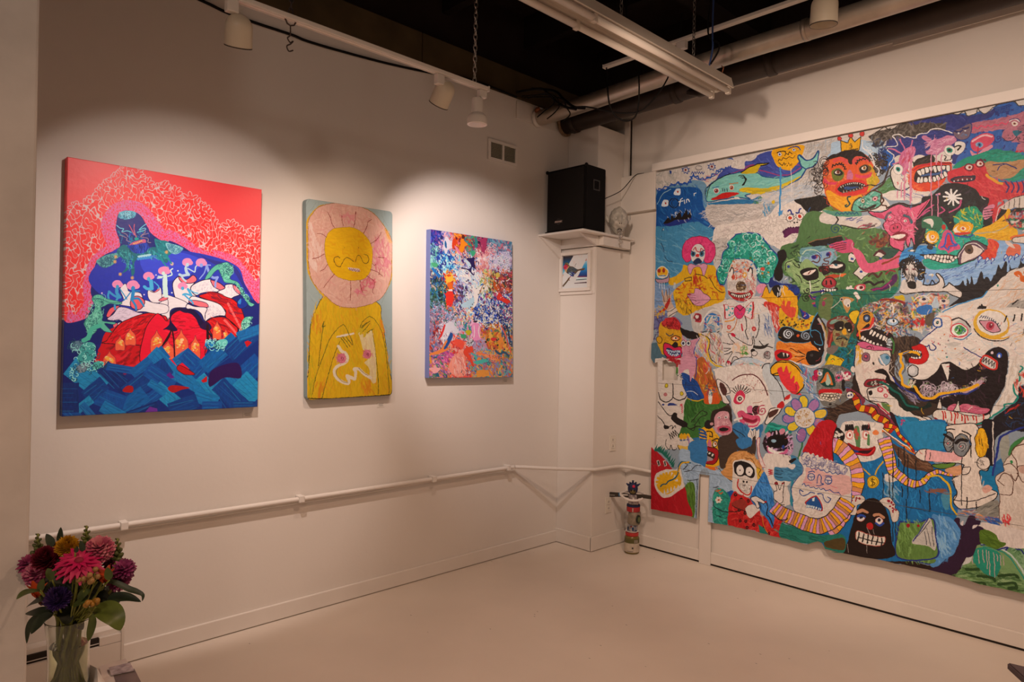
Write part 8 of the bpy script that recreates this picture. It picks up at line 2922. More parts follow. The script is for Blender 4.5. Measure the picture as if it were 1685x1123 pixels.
ptube('bead_thread',t,[Vector(t.location)+look*0.064+upv*0.03,Vector(t.location)+look*0.07-upv*0.10],0.0008,M_STEEL,5)
# ---- framed bird print on the column
t=thing('framed_print',(0.127,-0.40,1.87),'small white framed print of a bird on a branch, on the corner column','picture')
q0,q1=[wall_pt(x,y,'y',-0.425)for x,y in((916.5,414),(969.5,474))]
fx0,fx1,fz0,fz1=0.003,q1.x+0.003,1.882,2.176
yF=-0.425
bw=0.024
cbox('frame_rail',t,fx0,fx1,yF,-0.401,fz1-bw,fz1,M_TRIM,0.002)
cbox('frame_rail',t,fx0,fx1,yF,-0.401,fz0,fz0+bw,M_TRIM,0.002)
cbox('frame_stile',t,fx0,fx0+bw,yF,-0.401,fz0+bw+0.0002,fz1-bw-0.0002,M_TRIM,0.002)
cbox('frame_stile',t,fx1-bw,fx1,yF,-0.401,fz0+bw+0.0002,fz1-bw-0.0002,M_TRIM,0.002)
pr=box('print',fx0+bw,fx1-bw,-0.408,-0.4015,fz0+bw,fz1-bw,[M_P4,M_TRIM])
for p in pr.data.polygons:
 p.material_index=0 if p.normal.y<-0.9 else 1
place_all()
p4.uv(pr)
pr.parent=t
pr.matrix_parent_inverse=t.matrix_world.inverted()
# flat outer boards of the column front that carry the frame
cbox('outer_board',t,fx1+0.012,0.336,-0.406,-0.4005,1.862,2.20,M_TRIM,0.001)
cbox('sill_strip',t,0.006,fx1+0.011,-0.412,-0.4005,1.858,1.8815,M_TRIM,0.001)
# ---- figure made of cans and jars, standing in the corner
t=thing('junk_figure',(0.545,-0.19,0.0),'small assembled figure of painted cans and jars with outstretched brush arms, standing in the corner','sculpture')
JR=0.052
M_JAR=mat('jar_green_glass',(0.16,0.12,0.03),0.15,spec=0.5)
M_LBL=mat('cream_paper_label',(0.58,0.50,0.40),0.6,noise=0.2,scale=30)
M_OLV=mat('olive_label',(0.12,0.11,0.03),0.5,noise=0.3,scale=40)
M_RED=mat('red_lid_paint',(0.45,0.03,0.025),0.4)
M_REDT=mat('red_cloth_tape',(0.42,0.025,0.03),0.6,noise=0.2,scale=30)
M_TIN=mat('tin_grey',(0.34,0.29,0.22),0.5,metal=0.3,noise=0.4,scale=40)
M_DKG=mat('dark_green_plastic',(0.02,0.03,0.02),0.3)
M_WHP=mat('white_plastic_ring',(0.74,0.70,0.66),0.4)
M_DKB=mat('navy_cloth',(0.018,0.03,0.10),0.7,noise=0.4,scale=50)
M_BLT=mat('sky_blue_paint',(0.05,0.22,0.42),0.4)
M_BRS=mat('dark_brush_handle',(0.05,0.04,0.03),0.5,noise=0.4,scale=20)
M_SKN=mat('figure_skin',(0.30,0.20,0.08),0.6)
def lathe(name,prof,m,par,n=28,tilt=None,sm=True):
 bm=bmesh.new()
 bm_lathe(bm,prof,n,tilt)
 o=link(name,bm,m,par)
 if sm:
  autosmooth(o,35)
 return o
lathe('jar',[(0.046,0.0),(JR,0.006),(JR,0.112),(0.047,0.122),(0.043,0.126)],M_JAR,t)
lathe('jar_label',[(JR+0.0008,0.014),(JR+0.0008,0.078)],M_LBL,t,sm=True)
lathe('jar_band',[(JR+0.0008,0.079),(JR+0.0008,0.112)],M_OLV,t)
dirc=(Vector((CAM.x,CAM.y,0))-Vector((0.545,-0.19,0))).normalized()
tang=Vector((-dirc.y,dirc.x,0))
def patch(name,ang,z0,z1,r,m,par,wd=0.4):
 bm=bmesh.new()
 a0=math.atan2(dirc.y,dirc.x)+ang
 n=6
 A,B=[],[]
 for i in range(n+1):
  a=a0-wd/2+wd*i/n
  A.append(bm.verts.new((r*math.cos(a),r*math.sin(a),z0)))
  B.append(bm.verts.new((r*math.cos(a),r*math.sin(a),z1)))
 for i in range(n):
  bm.faces.new((A[i],A[i+1],B[i+1],B[i]))
 bmesh.ops.solidify(bm,geom=bm.faces[:],thickness=0.0006)
 return link(name,bm,m,par)
patch('label_emblem',0.12,0.040,0.052,JR+0.0018,M_INK,t,0.22)
patch('label_print',0.6,0.082,0.104,JR+0.0018,M_LBL,t,0.6)
patch('label_print',-0.2,0.020,0.023,JR+0.0018,M_INK,t,0.8)
lathe('jar_lid',[(0.044,0.126),(0.047,0.128),(0.047,0.146),(0.044,0.149),(0.041,0.149)],M_RED,t)
lathe('saucer',[(0.036,0.1495),(0.040,0.152),(0.046,0.158),(0.047,0.160),(0.043,0.161),(0.036,0.157)],M_WHP,t)
tl_=Matrix.Translation((0.0,0.0,0.158))@Matrix.Rotation(math.radians(-5),4,tang.cross(Vector((0,0,1))))
lathe('leg_can',[(0.034,0.0),(0.036,0.003),(0.036,0.052),(0.034,0.054)],mat('patched_paint',(0.50,0.46,0.42),0.5,noise=0.8,scale=45,col2='#123a6c'),t,tilt=tl_)
rp=random.Random(8)
for i,c in enumerate(('#1c5080','#c8b8a8','#b04030','#205890','#d0c4b8','#40302c')):
 patch('paint_patch',-0.9+i*0.36,0.166+0.012*(i%3),0.190+0.006*(i%3),0.0372,mat('patch_paint',tuple(x*0.8 for x in hx(c)),0.5),t,0.3)
off=tang*0.008
tl_=Matrix.Translation(off+Vector((0,0,0.208)))@Matrix.Rotation(math.radians(-6),4,dirc)
lathe('body_can',[(0.043,0.0),(0.045,0.004),(0.044,0.088),(0.042,0.092)],M_TIN,t,tilt=tl_)
# wristwatch strapped to the body
wc=off+dirc*0.040-tang*-0.034+Vector((0,0,0.252))
wt=Matrix.Translation(wc)@(dirc+tang*0.8).to_track_quat('Z','Y').to_matrix().to_4x4()@Matrix.Diagonal((0.75,1.25,1,1))
wk=lathe('watch_case',[(0.020,-0.006),(0.025,-0.002),(0.025,0.006),(0.020,0.009)],M_DKG,t,20,wt)
lathe('watch_dial',[(0.015,0.0092),(0.015,0.0100)],mat('watch_green',(0.10,0.13,0.05),0.3),wk,20,wt)
tl_=Matrix.Translation(off*0.8+Vector((0,0,0.298)))
lathe('red_belt',[(0.046,0.002),(0.0475,0.004),(0.0475,0.034),(0.046,0.036)],M_REDT,t,tilt=tl_)
patch('belt_patch',0.05,0.303,0.330,0.0500,M_CARD,t,0.16)
lathe('dark_collar',[(0.046,0.0365),(0.049,0.040),(0.047,0.050),(0.041,0.052)],M_DKB,t,tilt=tl_)
lathe('torso_cup',[(0.036,0.052),(0.037,0.056),(0.034,0.118),(0.031,0.122)],mat('grey_cup',(0.42,0.38,0.36),0.5,noise=0.5,scale=60,col2='#4a3038'),t,tilt=tl_)
# wide white ring round the shoulders, tipped
rt=Matrix.Translation((0,0,0.412))@Matrix.Rotation(math.radians(9),4,tang)@Matrix.Diagonal((1.0,1.0,1.0,1))
bm=bmesh.new()
bm_tube(bm,[rt@Vector((0.086*math.cos(a),0.086*math.sin(a),0.006*math.sin(2*a)))for a in np.linspace(0,2*math.pi,37)[:-1]],0.0085,8,closed=True)
link('white_ring',bm,M_WHP,t,True)
bm=bmesh.new()
for a in(0.6,2.2,3.8,5.4):
 bm_tube(bm,[rt@Vector((0.033*math.cos(a),0.033*math.sin(a),0)),rt@Vector((0.082*math.cos(a),0.082*math.sin(a),0))],0.005,6)
link('ring_spoke',bm,M_WHP,t,True)
# arms: two flat brush handles
bm=bmesh.new()
for side_,P_ in(('arm',[(0.262,0.352,0.392),(0.44,0.382,0.412),(0.53,0.392,0.418)]),('arm',[(0.56,0.395,0.420),(0.64,0.408,0.435),(0.70,0.412,0.436)])):
 bm=bmesh.new()
 for(xa,za,zb),(xb,zc,zd)in zip(P_,P_[1:]):
  v_=[bm.verts.new((xx-0.545,yy,zz))for yy in(-0.004,0.006)for xx,zz in((xa,za),(xb,zc),(xb,zd),(xa,zb))]
  for q in((0,1,2,3),(7,6,5,4),(0,4,5,1),(1,5,6,2),(2,6,7,3),(3,7,4,0)):
   bm.faces.new([v_[i]for i in q])
 link(side_,bm,M_BRS,t)
bm=bm_box(bmesh.new(),0.425-0.545,0.455-0.545,-0.007,-0.0045,0.388,0.412)
link('blue_tag',bm,M_BLT,t)
bm=bmesh.new()
for k in range(9):
 bm_box(bm,0.315-0.545+k*0.0085,0.320-0.545+k*0.0085,-0.0052,-0.0042,0.3745+k*0.0012,0.3775+k*0.0012)
link('handle_print',bm,M_CARD,t)
# head with a knotted navy headcloth and a red flower
bm=bmesh.new()
bmesh.ops.create_uvsphere(bm,u_segments=24,v_segments=16,radius=1)
for v in bm.verts:
 p=v.co
 v.co=Vector((p.x*0.036,p.y*0.036,p.z*0.043+0.460))*1.0
link('head',bm,M_DKB,t,True)
bm=bmesh.new()
bmesh.ops.create_uvsphere(bm,u_segments=18,v_segments=12,radius=1)
for v in bm.verts:
 p=v.co
 v.co=Vector((0,0,0.448))+dirc*(0.017+p.x*0.022)+tang*(p.y*0.024)+Vector((0,0,p.z*0.024))
ff=link('face',bm,mat('face_paint',(0.32,0.22,0.06),0.6,noise=0.7,scale=90,col2='#142c24'),t,True)
for sx in(-1,1):
 bm=bmesh.new()
 bmesh.ops.create_icosphere(bm,subdivisions=2,radius=0.0065,matrix=Matrix.Translation(Vector((0,0,0.453))+dirc*0.037+tang*(0.011*sx)))
 link('eye',bm,M_GAP,ff,True)
bm=bmesh.new()
bmesh.ops.create_icosphere(bm,subdivisions=2,radius=0.011,matrix=Matrix.Translation(Vector((0,0,0.482))+dirc*0.031+tang*0.006))
link('red_pompom',bm,mat('hot_pink_flower',(0.62,0.02,0.08),0.5),t,True)
for k,(a,zz,ln)in enumerate(((0.0,0.503,0.018),(-1.0,0.492,0.02),(1.0,0.492,0.026),(0.5,0.5,0.014),(-0.5,0.5,0.012))):
 bm=bmesh.new()
 d0=(tang*math.sin(a)+Vector((0,0,math.cos(a)))).normalized()
 c0=Vector((0,0,0.465))+d0*0.036
 bm_tube(bm,[c0,c0+d0*ln*0.6,c0+d0*ln],[0.010,0.006,0.004]if k else[0.008,0.006,0.008],8)
 link('headcloth_knot',bm,M_DKB,t,True)
 # ---- pipes along the right wall
t=thing('silver_conduit',(1.5,-0.30,3.3),'silver round conduit running under the ceiling along the right wall','pipe')
ptube('conduit',t,[(0.006,-0.70,3.118),(0.3,-0.665,3.135),(1.5,-0.66,3.170),(2.42,-0.65,3.178),(6.15,-0.60,3.25)],0.055,M_PIPE,20,3)
ptube('end_collar',t,[(0.004,-0.7005,3.1175),(0.03,-0.697,3.1195)],0.062,M_TRIM,20)
for x in(1.93,4.4):
 z=3.174+(x-1.93)*0.018
 ptube('coupling',t,[(x-0.012,-0.656,z),(x+0.012,-0.656,z+0.0003)],0.0585,M_PIPE,20)
ptube('rust_patch',t,[(0.032,-0.735,3.158),(0.05,-0.742,3.168),(0.062,-0.73,3.176)],0.014,M_COPPER,8)
t=thing('brown_drain_pipe',(1.5,-0.17,3.25),'thick dark brown pipe with clamp rings along the top of the right wall','pipe')
dp=[(0.006,-0.40,3.142),(1.3,-0.29,3.208),(2.33,-0.24,3.243),(6.15,-0.16,3.31)]
ptube('pipe',t,dp,0.071,M_DUCT,20,4)
for x in(0.10,0.93,1.56,3.4):
 y=-0.40+0.0846*x if x<1.3 else-0.29+0.0485*(x-1.3)
 z=3.142+0.051*x if x<1.3 else 3.208+0.034*(x-1.3)
 if x==3.4:
  y,z=-0.2175,3.2620
 ptube('clamp_ring',t,[(x-0.02,y-0.0016,z-0.001),(x+0.02,y+0.0016,z+0.001)],0.079,M_DUCT,20)
ptube('wall_collar',t,[(0.004,-0.4002,3.1418),(0.022,-0.3987,3.1428)],0.086,mat('crumbling_plaster',(0.35,0.24,0.14),0.9,noise=0.6,scale=60,bump=0.5,bscale=80),16)
ptube('branch_bracket',t,[(1.02,-0.33,3.165),(1.16,-0.40,3.10),(1.28,-0.46,3.075)],0.026,M_DUCT,8)
# ---- loose black cables in the corner
cab='loose black cables by the corner pipes'
def cable(pts,r,label,m=M_BLACK,sm=6):
 o=tube('black_cable',pts,r,m,None,7,sm)
 return tag(o,label,'cable',cab)
o=tube('wall_cable',[(0.012,-4.2,3.19),(0.012,-3.40,3.15),(0.012,-3.055,3.125),(0.012,-2.932,3.109),(0.012,-2.784,3.107),(0.012,-2.586,3.110),(0.012,-2.50,3.105),(0.012,-2.297,3.114),(0.012,-1.974,3.138),(0.012,-1.611,3.181),(0.024,-1.45,3.207),(0.036,-1.2,3.213),(0.05,-0.95,3.20)],0.0075,M_BLACK,None,8,5)
tag(o,'long black cable strung along the top of the left wall behind the lamp track','cable')
cable([(0.05,-0.95,3.235),at(890,146,4.5),at(905,158,4.45),at(925,174,4.35),at(948,180,4.25)],0.008,'thick black cable bundle dropping into the corner beside the pipes')
cable([(0.05,-0.80,3.30),at(912,150,4.5),at(928,164,4.4),at(944,176,4.3),at(962,178,4.2)],0.009,'second black cable bundle a little to the right in the corner')
cable([at(946,176,4.2),at(966,176,4.1),at(1000,183,4.05),at(1032,186,4.0),at(1062,177,3.95),at(1098,130,3.95),at(1118,60,3.95),at(1122,22,4.0)],0.0045,'thin black cable sagging below the silver conduit then rising to the right')
cable([(0.76,-0.855,3.236),at(1000,150,3.95),at(1004,175,3.95),at(1014,192,3.95),at(1030,199,3.95),at(1045,192,3.95),at(1051,168,3.95),at(1051,120,3.95),(0.98,-0.855,3.236)],0.0048,'black cable hanging in a deep loop in front of the brown pipe')
t=thing('cable_tangle',(0.05,-0.87,3.22),'tangle of three thin black cable ends hanging over the conduit in the corner','cable',cab)
for k,(dx,dy)in enumerate(((0,0),(12,5),(-8,-3))):
 ptube('cable_strand',t,[(0.05,-0.90+k*0.03,3.22),at(908+dx,156+dy,4.4),at(920+dx,172+dy,4.36),at(914+dx*2,184+dy,4.36),at(900+dx*2,196+dy,4.36)],0.0042,M_BLACK,6,4)
 # ---- lamp tracks


def dome_head(name,mount,pivot,axis,R_,L2,m,label):
 """bullet shaped track head: axis points out of the opening"""
 t=thing(name,mount,label,'lamp','heads of the lamp tracks')
 ax=Vector(axis).normalized()
 Mx=Matrix.Translation(Vector(pivot)-Vector(mount))@ax.to_track_quat('Z','Y').to_matrix().to_4x4()
 prof=[(0.004,0.0)]+[(R_*math.sin(a),R_*1.0*(1-math.cos(a)))for a in np.linspace(0.25,math.pi/2,8)]+[(R_*1.03,L2),(R_*1.0,L2),(R_*0.96,L2-0.004),(R_*0.93,R_*0.95),(R_*0.5,R_*0.28),(0.004,0.014)]
 o=lathe('shade',prof,m,t,36,Mx)
 bm=bmesh.new()
 bm_lathe(bm,[(R_*1.035,L2-0.003),(R_*1.035,L2+0.001),(R_*0.985,L2+0.001)],36,Mx,False,False)
 link('rim',bm,mat('dark_rim',(0.05,0.035,0.025),0.5),o)
 bulb=Mx@Vector((0,0,R_*0.55))
 bm=bmesh.new()
 bmesh.ops.create_uvsphere(bm,u_segments=16,v_segments=10,radius=R_*0.5,matrix=Matrix.Translation(bulb))
 link('bulb',bm,M_TUBE,t,True)
 p=Mx@Vector((0,0,0.004))
 ptube('stem',t,[Vector(mount)+Vector((0,0,-0.03)),Vector(mount)+(Vector(p)*0.5+Vector((0,0,-0.015))),Vector(mount)+p],0.008,M_TRACK,8)
 l_=Vector(mount)
 cbox('adapter',t,l_.x-0.014,l_.x+0.014,l_.y-0.02,l_.y+0.02,l_.z-0.045,l_.z-0.0005,M_TRACK,0.003)
 return t
TX,TZ=1.10,2.650
t=thing('lamp_track',(TX,-3.0,TZ),'long white lamp track hanging parallel to the left wall','lamp track')
cbox('rail',t,TX-0.018,TX+0.018,-6.0,-2.165,TZ,TZ+0.018,M_TRACK,0.003)
cbox('rail_lip',t,TX-0.011,TX-0.008,-6.0,-2.17,TZ-0.002,TZ-0.0002,M_TRACK)
cbox('rail_lip',t,TX+0.008,TX+0.011,-6.0,-2.17,TZ-0.002,TZ-0.0002,M_TRACK)
cbox('end_cap',t,TX-0.019,TX+0.019,-2.1645,-2.158,TZ-0.003,TZ+0.021,M_TRACK,0.001)
bm=bmesh.new()
bm_chain(bm,Vector((TX,-2.235,TZ+0.02))-t.location,Vector((TX,-2.235,3.849))-t.location,0.034)
ch=link('hanging_chain',bm,M_STEEL,t,True)
bm=bmesh.new()
bm_chain(bm,Vector((TX,-3.118,TZ+0.02))-t.location,Vector((TX+0.05,-3.09,3.849))-t.location,0.034)
link('hanging_chain',bm,mat('dark_wire',(0.05,0.04,0.035),0.5,metal=0.5),t,True)
hk=Vector((TX,-3.118,TZ))
bm=bmesh.new()
l0=hk-t.location
bm_tube(bm,[l0+Vector((0,-0.022,0.004)),l0+Vector((0,-0.012,-0.014)),l0+Vector((0,0.0,-0.018)),l0+Vector((0,0.014,-0.012)),l0+Vector((0,0.022,0.004))],0.003,6)
bm_tube(bm,spline([l0+Vector((0,0,-0.018)),l0+Vector((0,0,-0.052)),l0+Vector((0,-0.010,-0.066)),l0+Vector((0,0.001,-0.079)),l0+Vector((0,0.012,-0.070)),l0+Vector((0,0.002,-0.084)),l0+Vector((0,-0.012,-0.096)),l0+Vector((0,-0.004,-0.112)),l0+Vector((0,0.012,-0.104))],4),0.0026,6)
link('hook',bm,mat('dark_hook_iron',(0.05,0.035,0.028),0.5),t,True)
dome_head('track_head',(TX,-3.33,TZ),(TX,-3.303,2.612),(-0.45,0.16,-0.87),0.045,0.108,M_LAMP,'bullet shaped cream lamp head on the track, nearest the camera')
dome_head('track_head',(TX,-2.435,TZ),(TX+0.010,-2.392,2.632),(-0.62,0.0,-0.78),0.044,0.112,M_LAMP,'bullet shaped cream lamp head beside the track end')
t=thing('track_head',(TX,-2.185,TZ),'white reflector lamp hanging straight down at the end of the track','lamp','heads of the lamp tracks')
l_=t.location.copy()
cbox('adapter',t,TX-0.012,TX+0.012,-2.210,-2.168,TZ-0.036,TZ-0.0025,M_TRACK,0.003)
SC=0.8
Mx=Matrix.Translation((0.0,-0.030,-0.166))
lathe('reflector_shade',[(r_*SC,z_*SC)for r_,z_ in((0.050,0.0),(0.057,0.002),(0.057,0.040),(0.050,0.052),(0.034,0.066),(0.033,0.142),(0.030,0.150))],M_LAMPW,t,32,Mx)
for k in range(6):
 a=k*math.pi/3
 bm=bmesh.new()
 bm_tube(bm,[Vector((0.015*math.cos(a)+0.007*math.cos(q),-0.030+0.015*math.sin(a)+0.007*math.sin(q),-0.0455))for q in np.linspace(0,2*math.pi,11)[:-1]],0.0013,5,closed=True)
 link('vent_ring',bm,M_BLACK,t)
ptube('stem',t,[l_+Vector((0,-0.010,-0.03)),l_+Vector((0,-0.030,-0.047))],0.006,M_TRACK,8)
bm=bmesh.new()
bm_lathe(bm,[(0.037,-0.0005),(0.037,0.0012)],28,Mx)
link('lens',bm,M_TUBE,t)
T2Y,T2Z=-0.850,3.238
t=thing('lamp_track',(1.5,T2Y,T2Z),'white lamp track high in the dark, parallel to the right wall','lamp track')
cbox('rail',t,0.745,6.0,T2Y-0.018,T2Y+0.018,T2Z,T2Z+0.020,M_TRACK,0.003)
cbox('end_cap',t,0.738,0.7445,T2Y-0.019,T2Y+0.019,T2Z-0.002,T2Z+0.021,M_TRACK,0.001)
cbox('feed_box',t,1.27,1.33,T2Y-0.016,T2Y+0.016,T2Z-0.045,T2Z-0.0005,M_TRACK,0.003)
for x in(0.9,2.6,4.4):
 ptube('hanger',t,[(x,T2Y,T2Z+0.02),(x,T2Y,3.619)],0.004,M_BLACK,6)
dome_head('track_head',(2.17,T2Y,T2Z),(2.105,T2Y-0.01,3.232),(-0.08,0.10,-0.98),0.062,0.150,M_LAMP,'bullet shaped cream lamp head in front of the silver conduit')
# ---- fluorescent batten fixture
FX,FZ=1.45,2.965
fy0,fy1=-3.10,-0.665
t=thing('fluorescent_fixture',(FX,-1.9,FZ),'long dusty white twin tube fluorescent fixture hanging from chains','light fixture')
bm=bmesh.new()
L_=t.location
prof=[(-0.075,0.0),(-0.045,0.012),(-0.040,0.022),(0.040,0.022),(0.045,0.012),(0.075,0.0),(0.078,0.004),(0.062,0.062),(0.055,0.066),(-0.055,0.066),(-0.062,0.062),(-0.078,0.004)]
A=[bm.verts.new((x,fy0-L_.y,z))for x,z in prof]
B=[bm.verts.new((x,fy1-L_.y,z))for x,z in prof]
bm.faces.new(A)
bm.faces.new(B[::-1])
for j in range(len(prof)):
 bm.faces.new((A[j],A[(j+1)%len(prof)],B[(j+1)%len(prof)],B[j]))
link('channel',bm,M_FIXT,t)
for sx in(-1,1):
 xx=FX+sx*0.052
 for y0,y1 in((fy0+0.03,-1.895),(-1.875,fy1-0.03)):
  ptube('lamp_tube',t,[(xx,y0,FZ-0.012),(xx,y1,FZ-0.012)],0.016,M_TUBE,14)
 for y in(fy0+0.015,-1.885,fy1-0.018):
  cbox('lamp_holder',t,xx-0.013,xx+0.013,y-0.014,y+0.014,FZ-0.032,FZ+0.010,M_FIXT,0.004)
cbox('end_plate',t,FX-0.060,FX+0.060,fy1+0.0005,fy1+0.004,FZ+0.004,FZ+0.066,M_FIXT,0.001)
for y in(-1.66,-1.02):
 bm=bmesh.new()
 bm_chain(bm,Vector((FX+0.03,y,FZ+0.066))-L_,Vector((FX+0.03,y,3.615 if abs(y+1.66)<0.1 else 3.849))-L_,0.034)
 link('hanging_chain',bm,mat('dull_chain',(0.20,0.18,0.16),0.4,metal=0.8),t,True)
bm=bmesh.new()
q=[Vector((FX+0.062,-0.76,FZ+0.03))-L_]
bm_tube(bm,[Vector((FX+0.068,-0.78,FZ+0.06))-L_,Vector((FX+0.075,-0.78,FZ+0.085))-L_,Vector((FX+0.06,-0.775,FZ+0.10))-L_],0.003,6)
link('wire_hook',bm,M_COPPER,t,True)
for k,(dx,lab)in enumerate(((0.0,'dark blue cord hanging from the ceiling to the fixture end'),(0.02,'second dark cord twisted beside the blue one at the fixture end'))):
 o=tube('hanging_cord',[(FX+0.055+dx,-0.90-dx,FZ+0.062),(FX+0.075+dx*2,-0.90,FZ+0.16),(FX+0.066-dx*1.5,-0.89,FZ+0.30),(FX+0.075+dx*3,-0.885,3.849)],0.005,M_BLUE if k==0 else M_BLACK,None,6,6)
 tag(o,lab,'cord','cords at the fixture end')
 # ---- dark table edge at the bottom right of the view
M_PLUM=mat('plum_grey_top',(0.085,0.062,0.075),0.6,noise=0.15,scale=20)
cz=0.74
def onz(px,py,z):
 D=R3@Vector((px-842.5,-(py-561.5),-1123.3))
 return CAM+D*((z-CAM.z)/D.z)
ca_,cb_,cc_=onz(1657,1090,cz),onz(1720,1105,cz),onz(1690,1120,cz)
e1,e2=(cb_-ca_).normalized(),(cc_-ca_).normalized()
t=thing('side_table',(ca_.x+0.2,ca_.y-0.2,0.0),'dark plum topped table poking into the bottom right corner','table')
bm=bmesh.new()
qq=[ca_,ca_+e1*0.5,ca_+e1*0.5+e2*0.5,ca_+e2*0.5]
va=[bm.verts.new(p-t.location)for p in qq]
vb=[bm.verts.new(p-t.location-Vector((0,0,0.018)))for p in qq]
bm.faces.new(va)
bm.faces.new(vb[::-1])
for i in range(4):
 bm.faces.new((va[i],va[(i+1)%4],vb[(i+1)%4],vb[i]))
bmesh.ops.bevel(bm,geom=bm.edges[:],offset=0.003,segments=2,affect='EDGES')
link('table_top',bm,M_PLUM,t)
cen=(qq[0]+qq[1]+qq[2]+qq[3])/4
for p in qq:
 q=p+(cen-p)*0.35
 ptube('leg',t,[(q.x,q.y,0.001),(q.x,q.y,cz-0.0185)],0.014,M_PLUM,8)
 # ---- table with the bouquet, lower left
M_TBL=mat('white_table_top',(0.66,0.60,0.54),0.5,noise=0.06,scale=10)
tz=0.70
t=thing('display_table',(1.80,-3.90,0.0),'small white display table under the flower vase','table')
cbox('table_top',t,1.60,2.02,-4.12,-3.80,tz-0.02,tz,M_TBL,0.003)
for x,y in((1.63,-4.09),(1.99,-4.09),(1.63,-3.83),(1.99,-3.83)):
 cbox('leg',t,x-0.015,x+0.015,y-0.015,y+0.015,0.001,tz-0.0205,M_TBL,0.002)
def sheet(name,pix,z,m,label,th=0.0012,par=None):
 P_=[onz(x,y,z)for x,y in pix]
 c=sum(P_,Vector())/len(P_)
 bm=bmesh.new()
 va=[bm.verts.new(p-c)for p in P_]
 vb=[bm.verts.new(p-c-Vector((0,0,th)))for p in P_]
 bm.faces.new(va)
 bm.faces.new(vb[::-1])
 n=len(P_)
 for i in range(n):
  bm.faces.new((va[i],va[(i+1)%n],vb[(i+1)%n],vb[i]))
 o=link(name,bm,m,par,loc=c)
 return tag(o,label,'card')if label else o
M_PAPR=mat('white_paper',(0.70,0.65,0.60),0.6)
M_PHOT=mat('grey_photo_print',(0.20,0.16,0.16),0.4,noise=0.75,scale=70,col2='#c8c0c0')
M_TAUPE=mat('taupe_booklet',(0.17,0.135,0.12),0.5,noise=0.2,scale=30)
sheet('postcard',[(163,1097),(207,1084),(236,1140),(176,1150)],tz+0.0015,M_PAPR,'white postcard sheet at the table edge right of the vase')
sheet('booklet',[(186,1108),(221,1101),(246,1150),(200,1156)],tz+0.0045,M_TAUPE,'taupe booklet lying on the white postcard',0.0025)
sheet('photo_card',[(179,1099),(214,1090.5),(221,1104),(183,1112)],tz+0.0070,M_PHOT,'small grey photo card on top of the taupe booklet',0.0012)
sheet('white_note',[(160,1114),(186,1110),(196,1140),(160,1146)],tz+0.0036,M_PAPR,'small white note in front of the vase on the postcards',0.0008)
# folded card standing by the vase
t=thing('folded_card',(1.62,-3.86,tz),'folded white card with a small printed text standing right of the vase','card')
pA,pB=at(143,1112,1.56),at(173,1112,1.52)
pA.z=pB.z=tz+0.0005
nrm=Vector((pB-pA).cross(Vector((0,0,1)))).normalized()
hgt=0.046
bm=bmesh.new()
for s_ in(-1,1):
 a,b_=pA+nrm*0.012*s_-t.location,pB+nrm*0.012*s_-t.location
 tA,tB=pA+Vector((0,0,hgt))-t.location,pB+(pA-pB)*0.45+Vector((0,0,hgt))-t.location
 q=[bm.verts.new(x)for x in(a,b_,pB+Vector((0,0,0.013))-t.location,tB,tA)]
 bm.faces.new(q)
bmesh.ops.solidify(bm,geom=bm.faces[:],thickness=0.0005)
link('card',bm,M_PAPR,t)

# ---- glass vase and its bouquet
VB=at(113,1080,1.50)
VB.z=tz
M_GLASS=mat('vase_glass',(0.93,0.96,0.92),0.03,trans=1.0,ior=1.46)
M_WATER=mat('vase_water',(0.80,0.84,0.62),0.02,trans=1.0,ior=1.33)
t=thing('glass_vase',VB,'clear glass vase full of green stems on the display table','vase')
po=[(0.040,0.0005),(0.042,0.004),(0.0405,0.04),(0.039,0.085),(0.041,0.13),(0.0465,0.172),(0.0475,0.175)]
pi_=[(0.0455,0.1755),(0.0435,0.170),(0.0383,0.13),(0.0365,0.085),(0.0378,0.04),(0.038,0.014),(0.034,0.010)]
bm=bmesh.new()
bm_lathe(bm,po+pi_,40)
autosmooth(link('vase_body',bm,M_GLASS,t),60)
bm=bmesh.new()
bm_lathe(bm,[(0.033,0.0110),(0.0372,0.0145),(0.0370,0.04),(0.0358,0.085),(0.0368,0.118)],32)
autosmooth(link('water',bm,M_WATER,t),60)
GR='flowers and leaves of the bouquet'
M_STEM=mat('stem_green',(0.20,0.22,0.03),0.5,noise=0.3,scale=60)
M_LEAF=mat('leaf_green',(0.055,0.085,0.014),0.45,noise=0.45,scale=40)
M_LEAFD=mat('dark_leaf_green',(0.020,0.036,0.014),0.5,noise=0.4,scale=50)
M_LEAFM=mat('mid_leaf_green',(0.085,0.12,0.018),0.45,noise=0.35,scale=40)
rf=random.Random(12)
TO_CAM=(CAM-at(120,950,1.5)).normalized()
def bm_petal(bm,base,d_,n_,L,W,curl=0.3,seg=4,cup=0.15,tip=0.35):
 """one petal: from base along d_, face normal n_"""
 d_=Vector(d_).normalized()
 n_=Vector(n_)
 n_=(n_-d_*n_.dot(d_)).normalized()
 s_=d_.cross(n_)
 rows=[]
 for i in range(seg+1):
  u=i/seg
  w_=W*(math.sin(math.pi*(0.08+0.92*u)**0.8)if u<1 else 0)*0.5
  w_=max(w_,W*tip*0.18 if i==0 else W*tip*0.25*(1 if i==seg else 0)or w_)
  c=Vector(base)+d_*(L*u)-n_*(curl*L*u*u)
  rows.append([bm.verts.new(c-s_*w_+n_*cup*w_),bm.verts.new(c),bm.verts.new(c+s_*w_+n_*cup*w_)])
 for a,b_ in zip(rows,rows[1:]):
  bm.faces.new((a[0],a[1],b_[1],b_[0]))
  bm.faces.new((a[1],a[2],b_[2],b_[1]))
 return bm
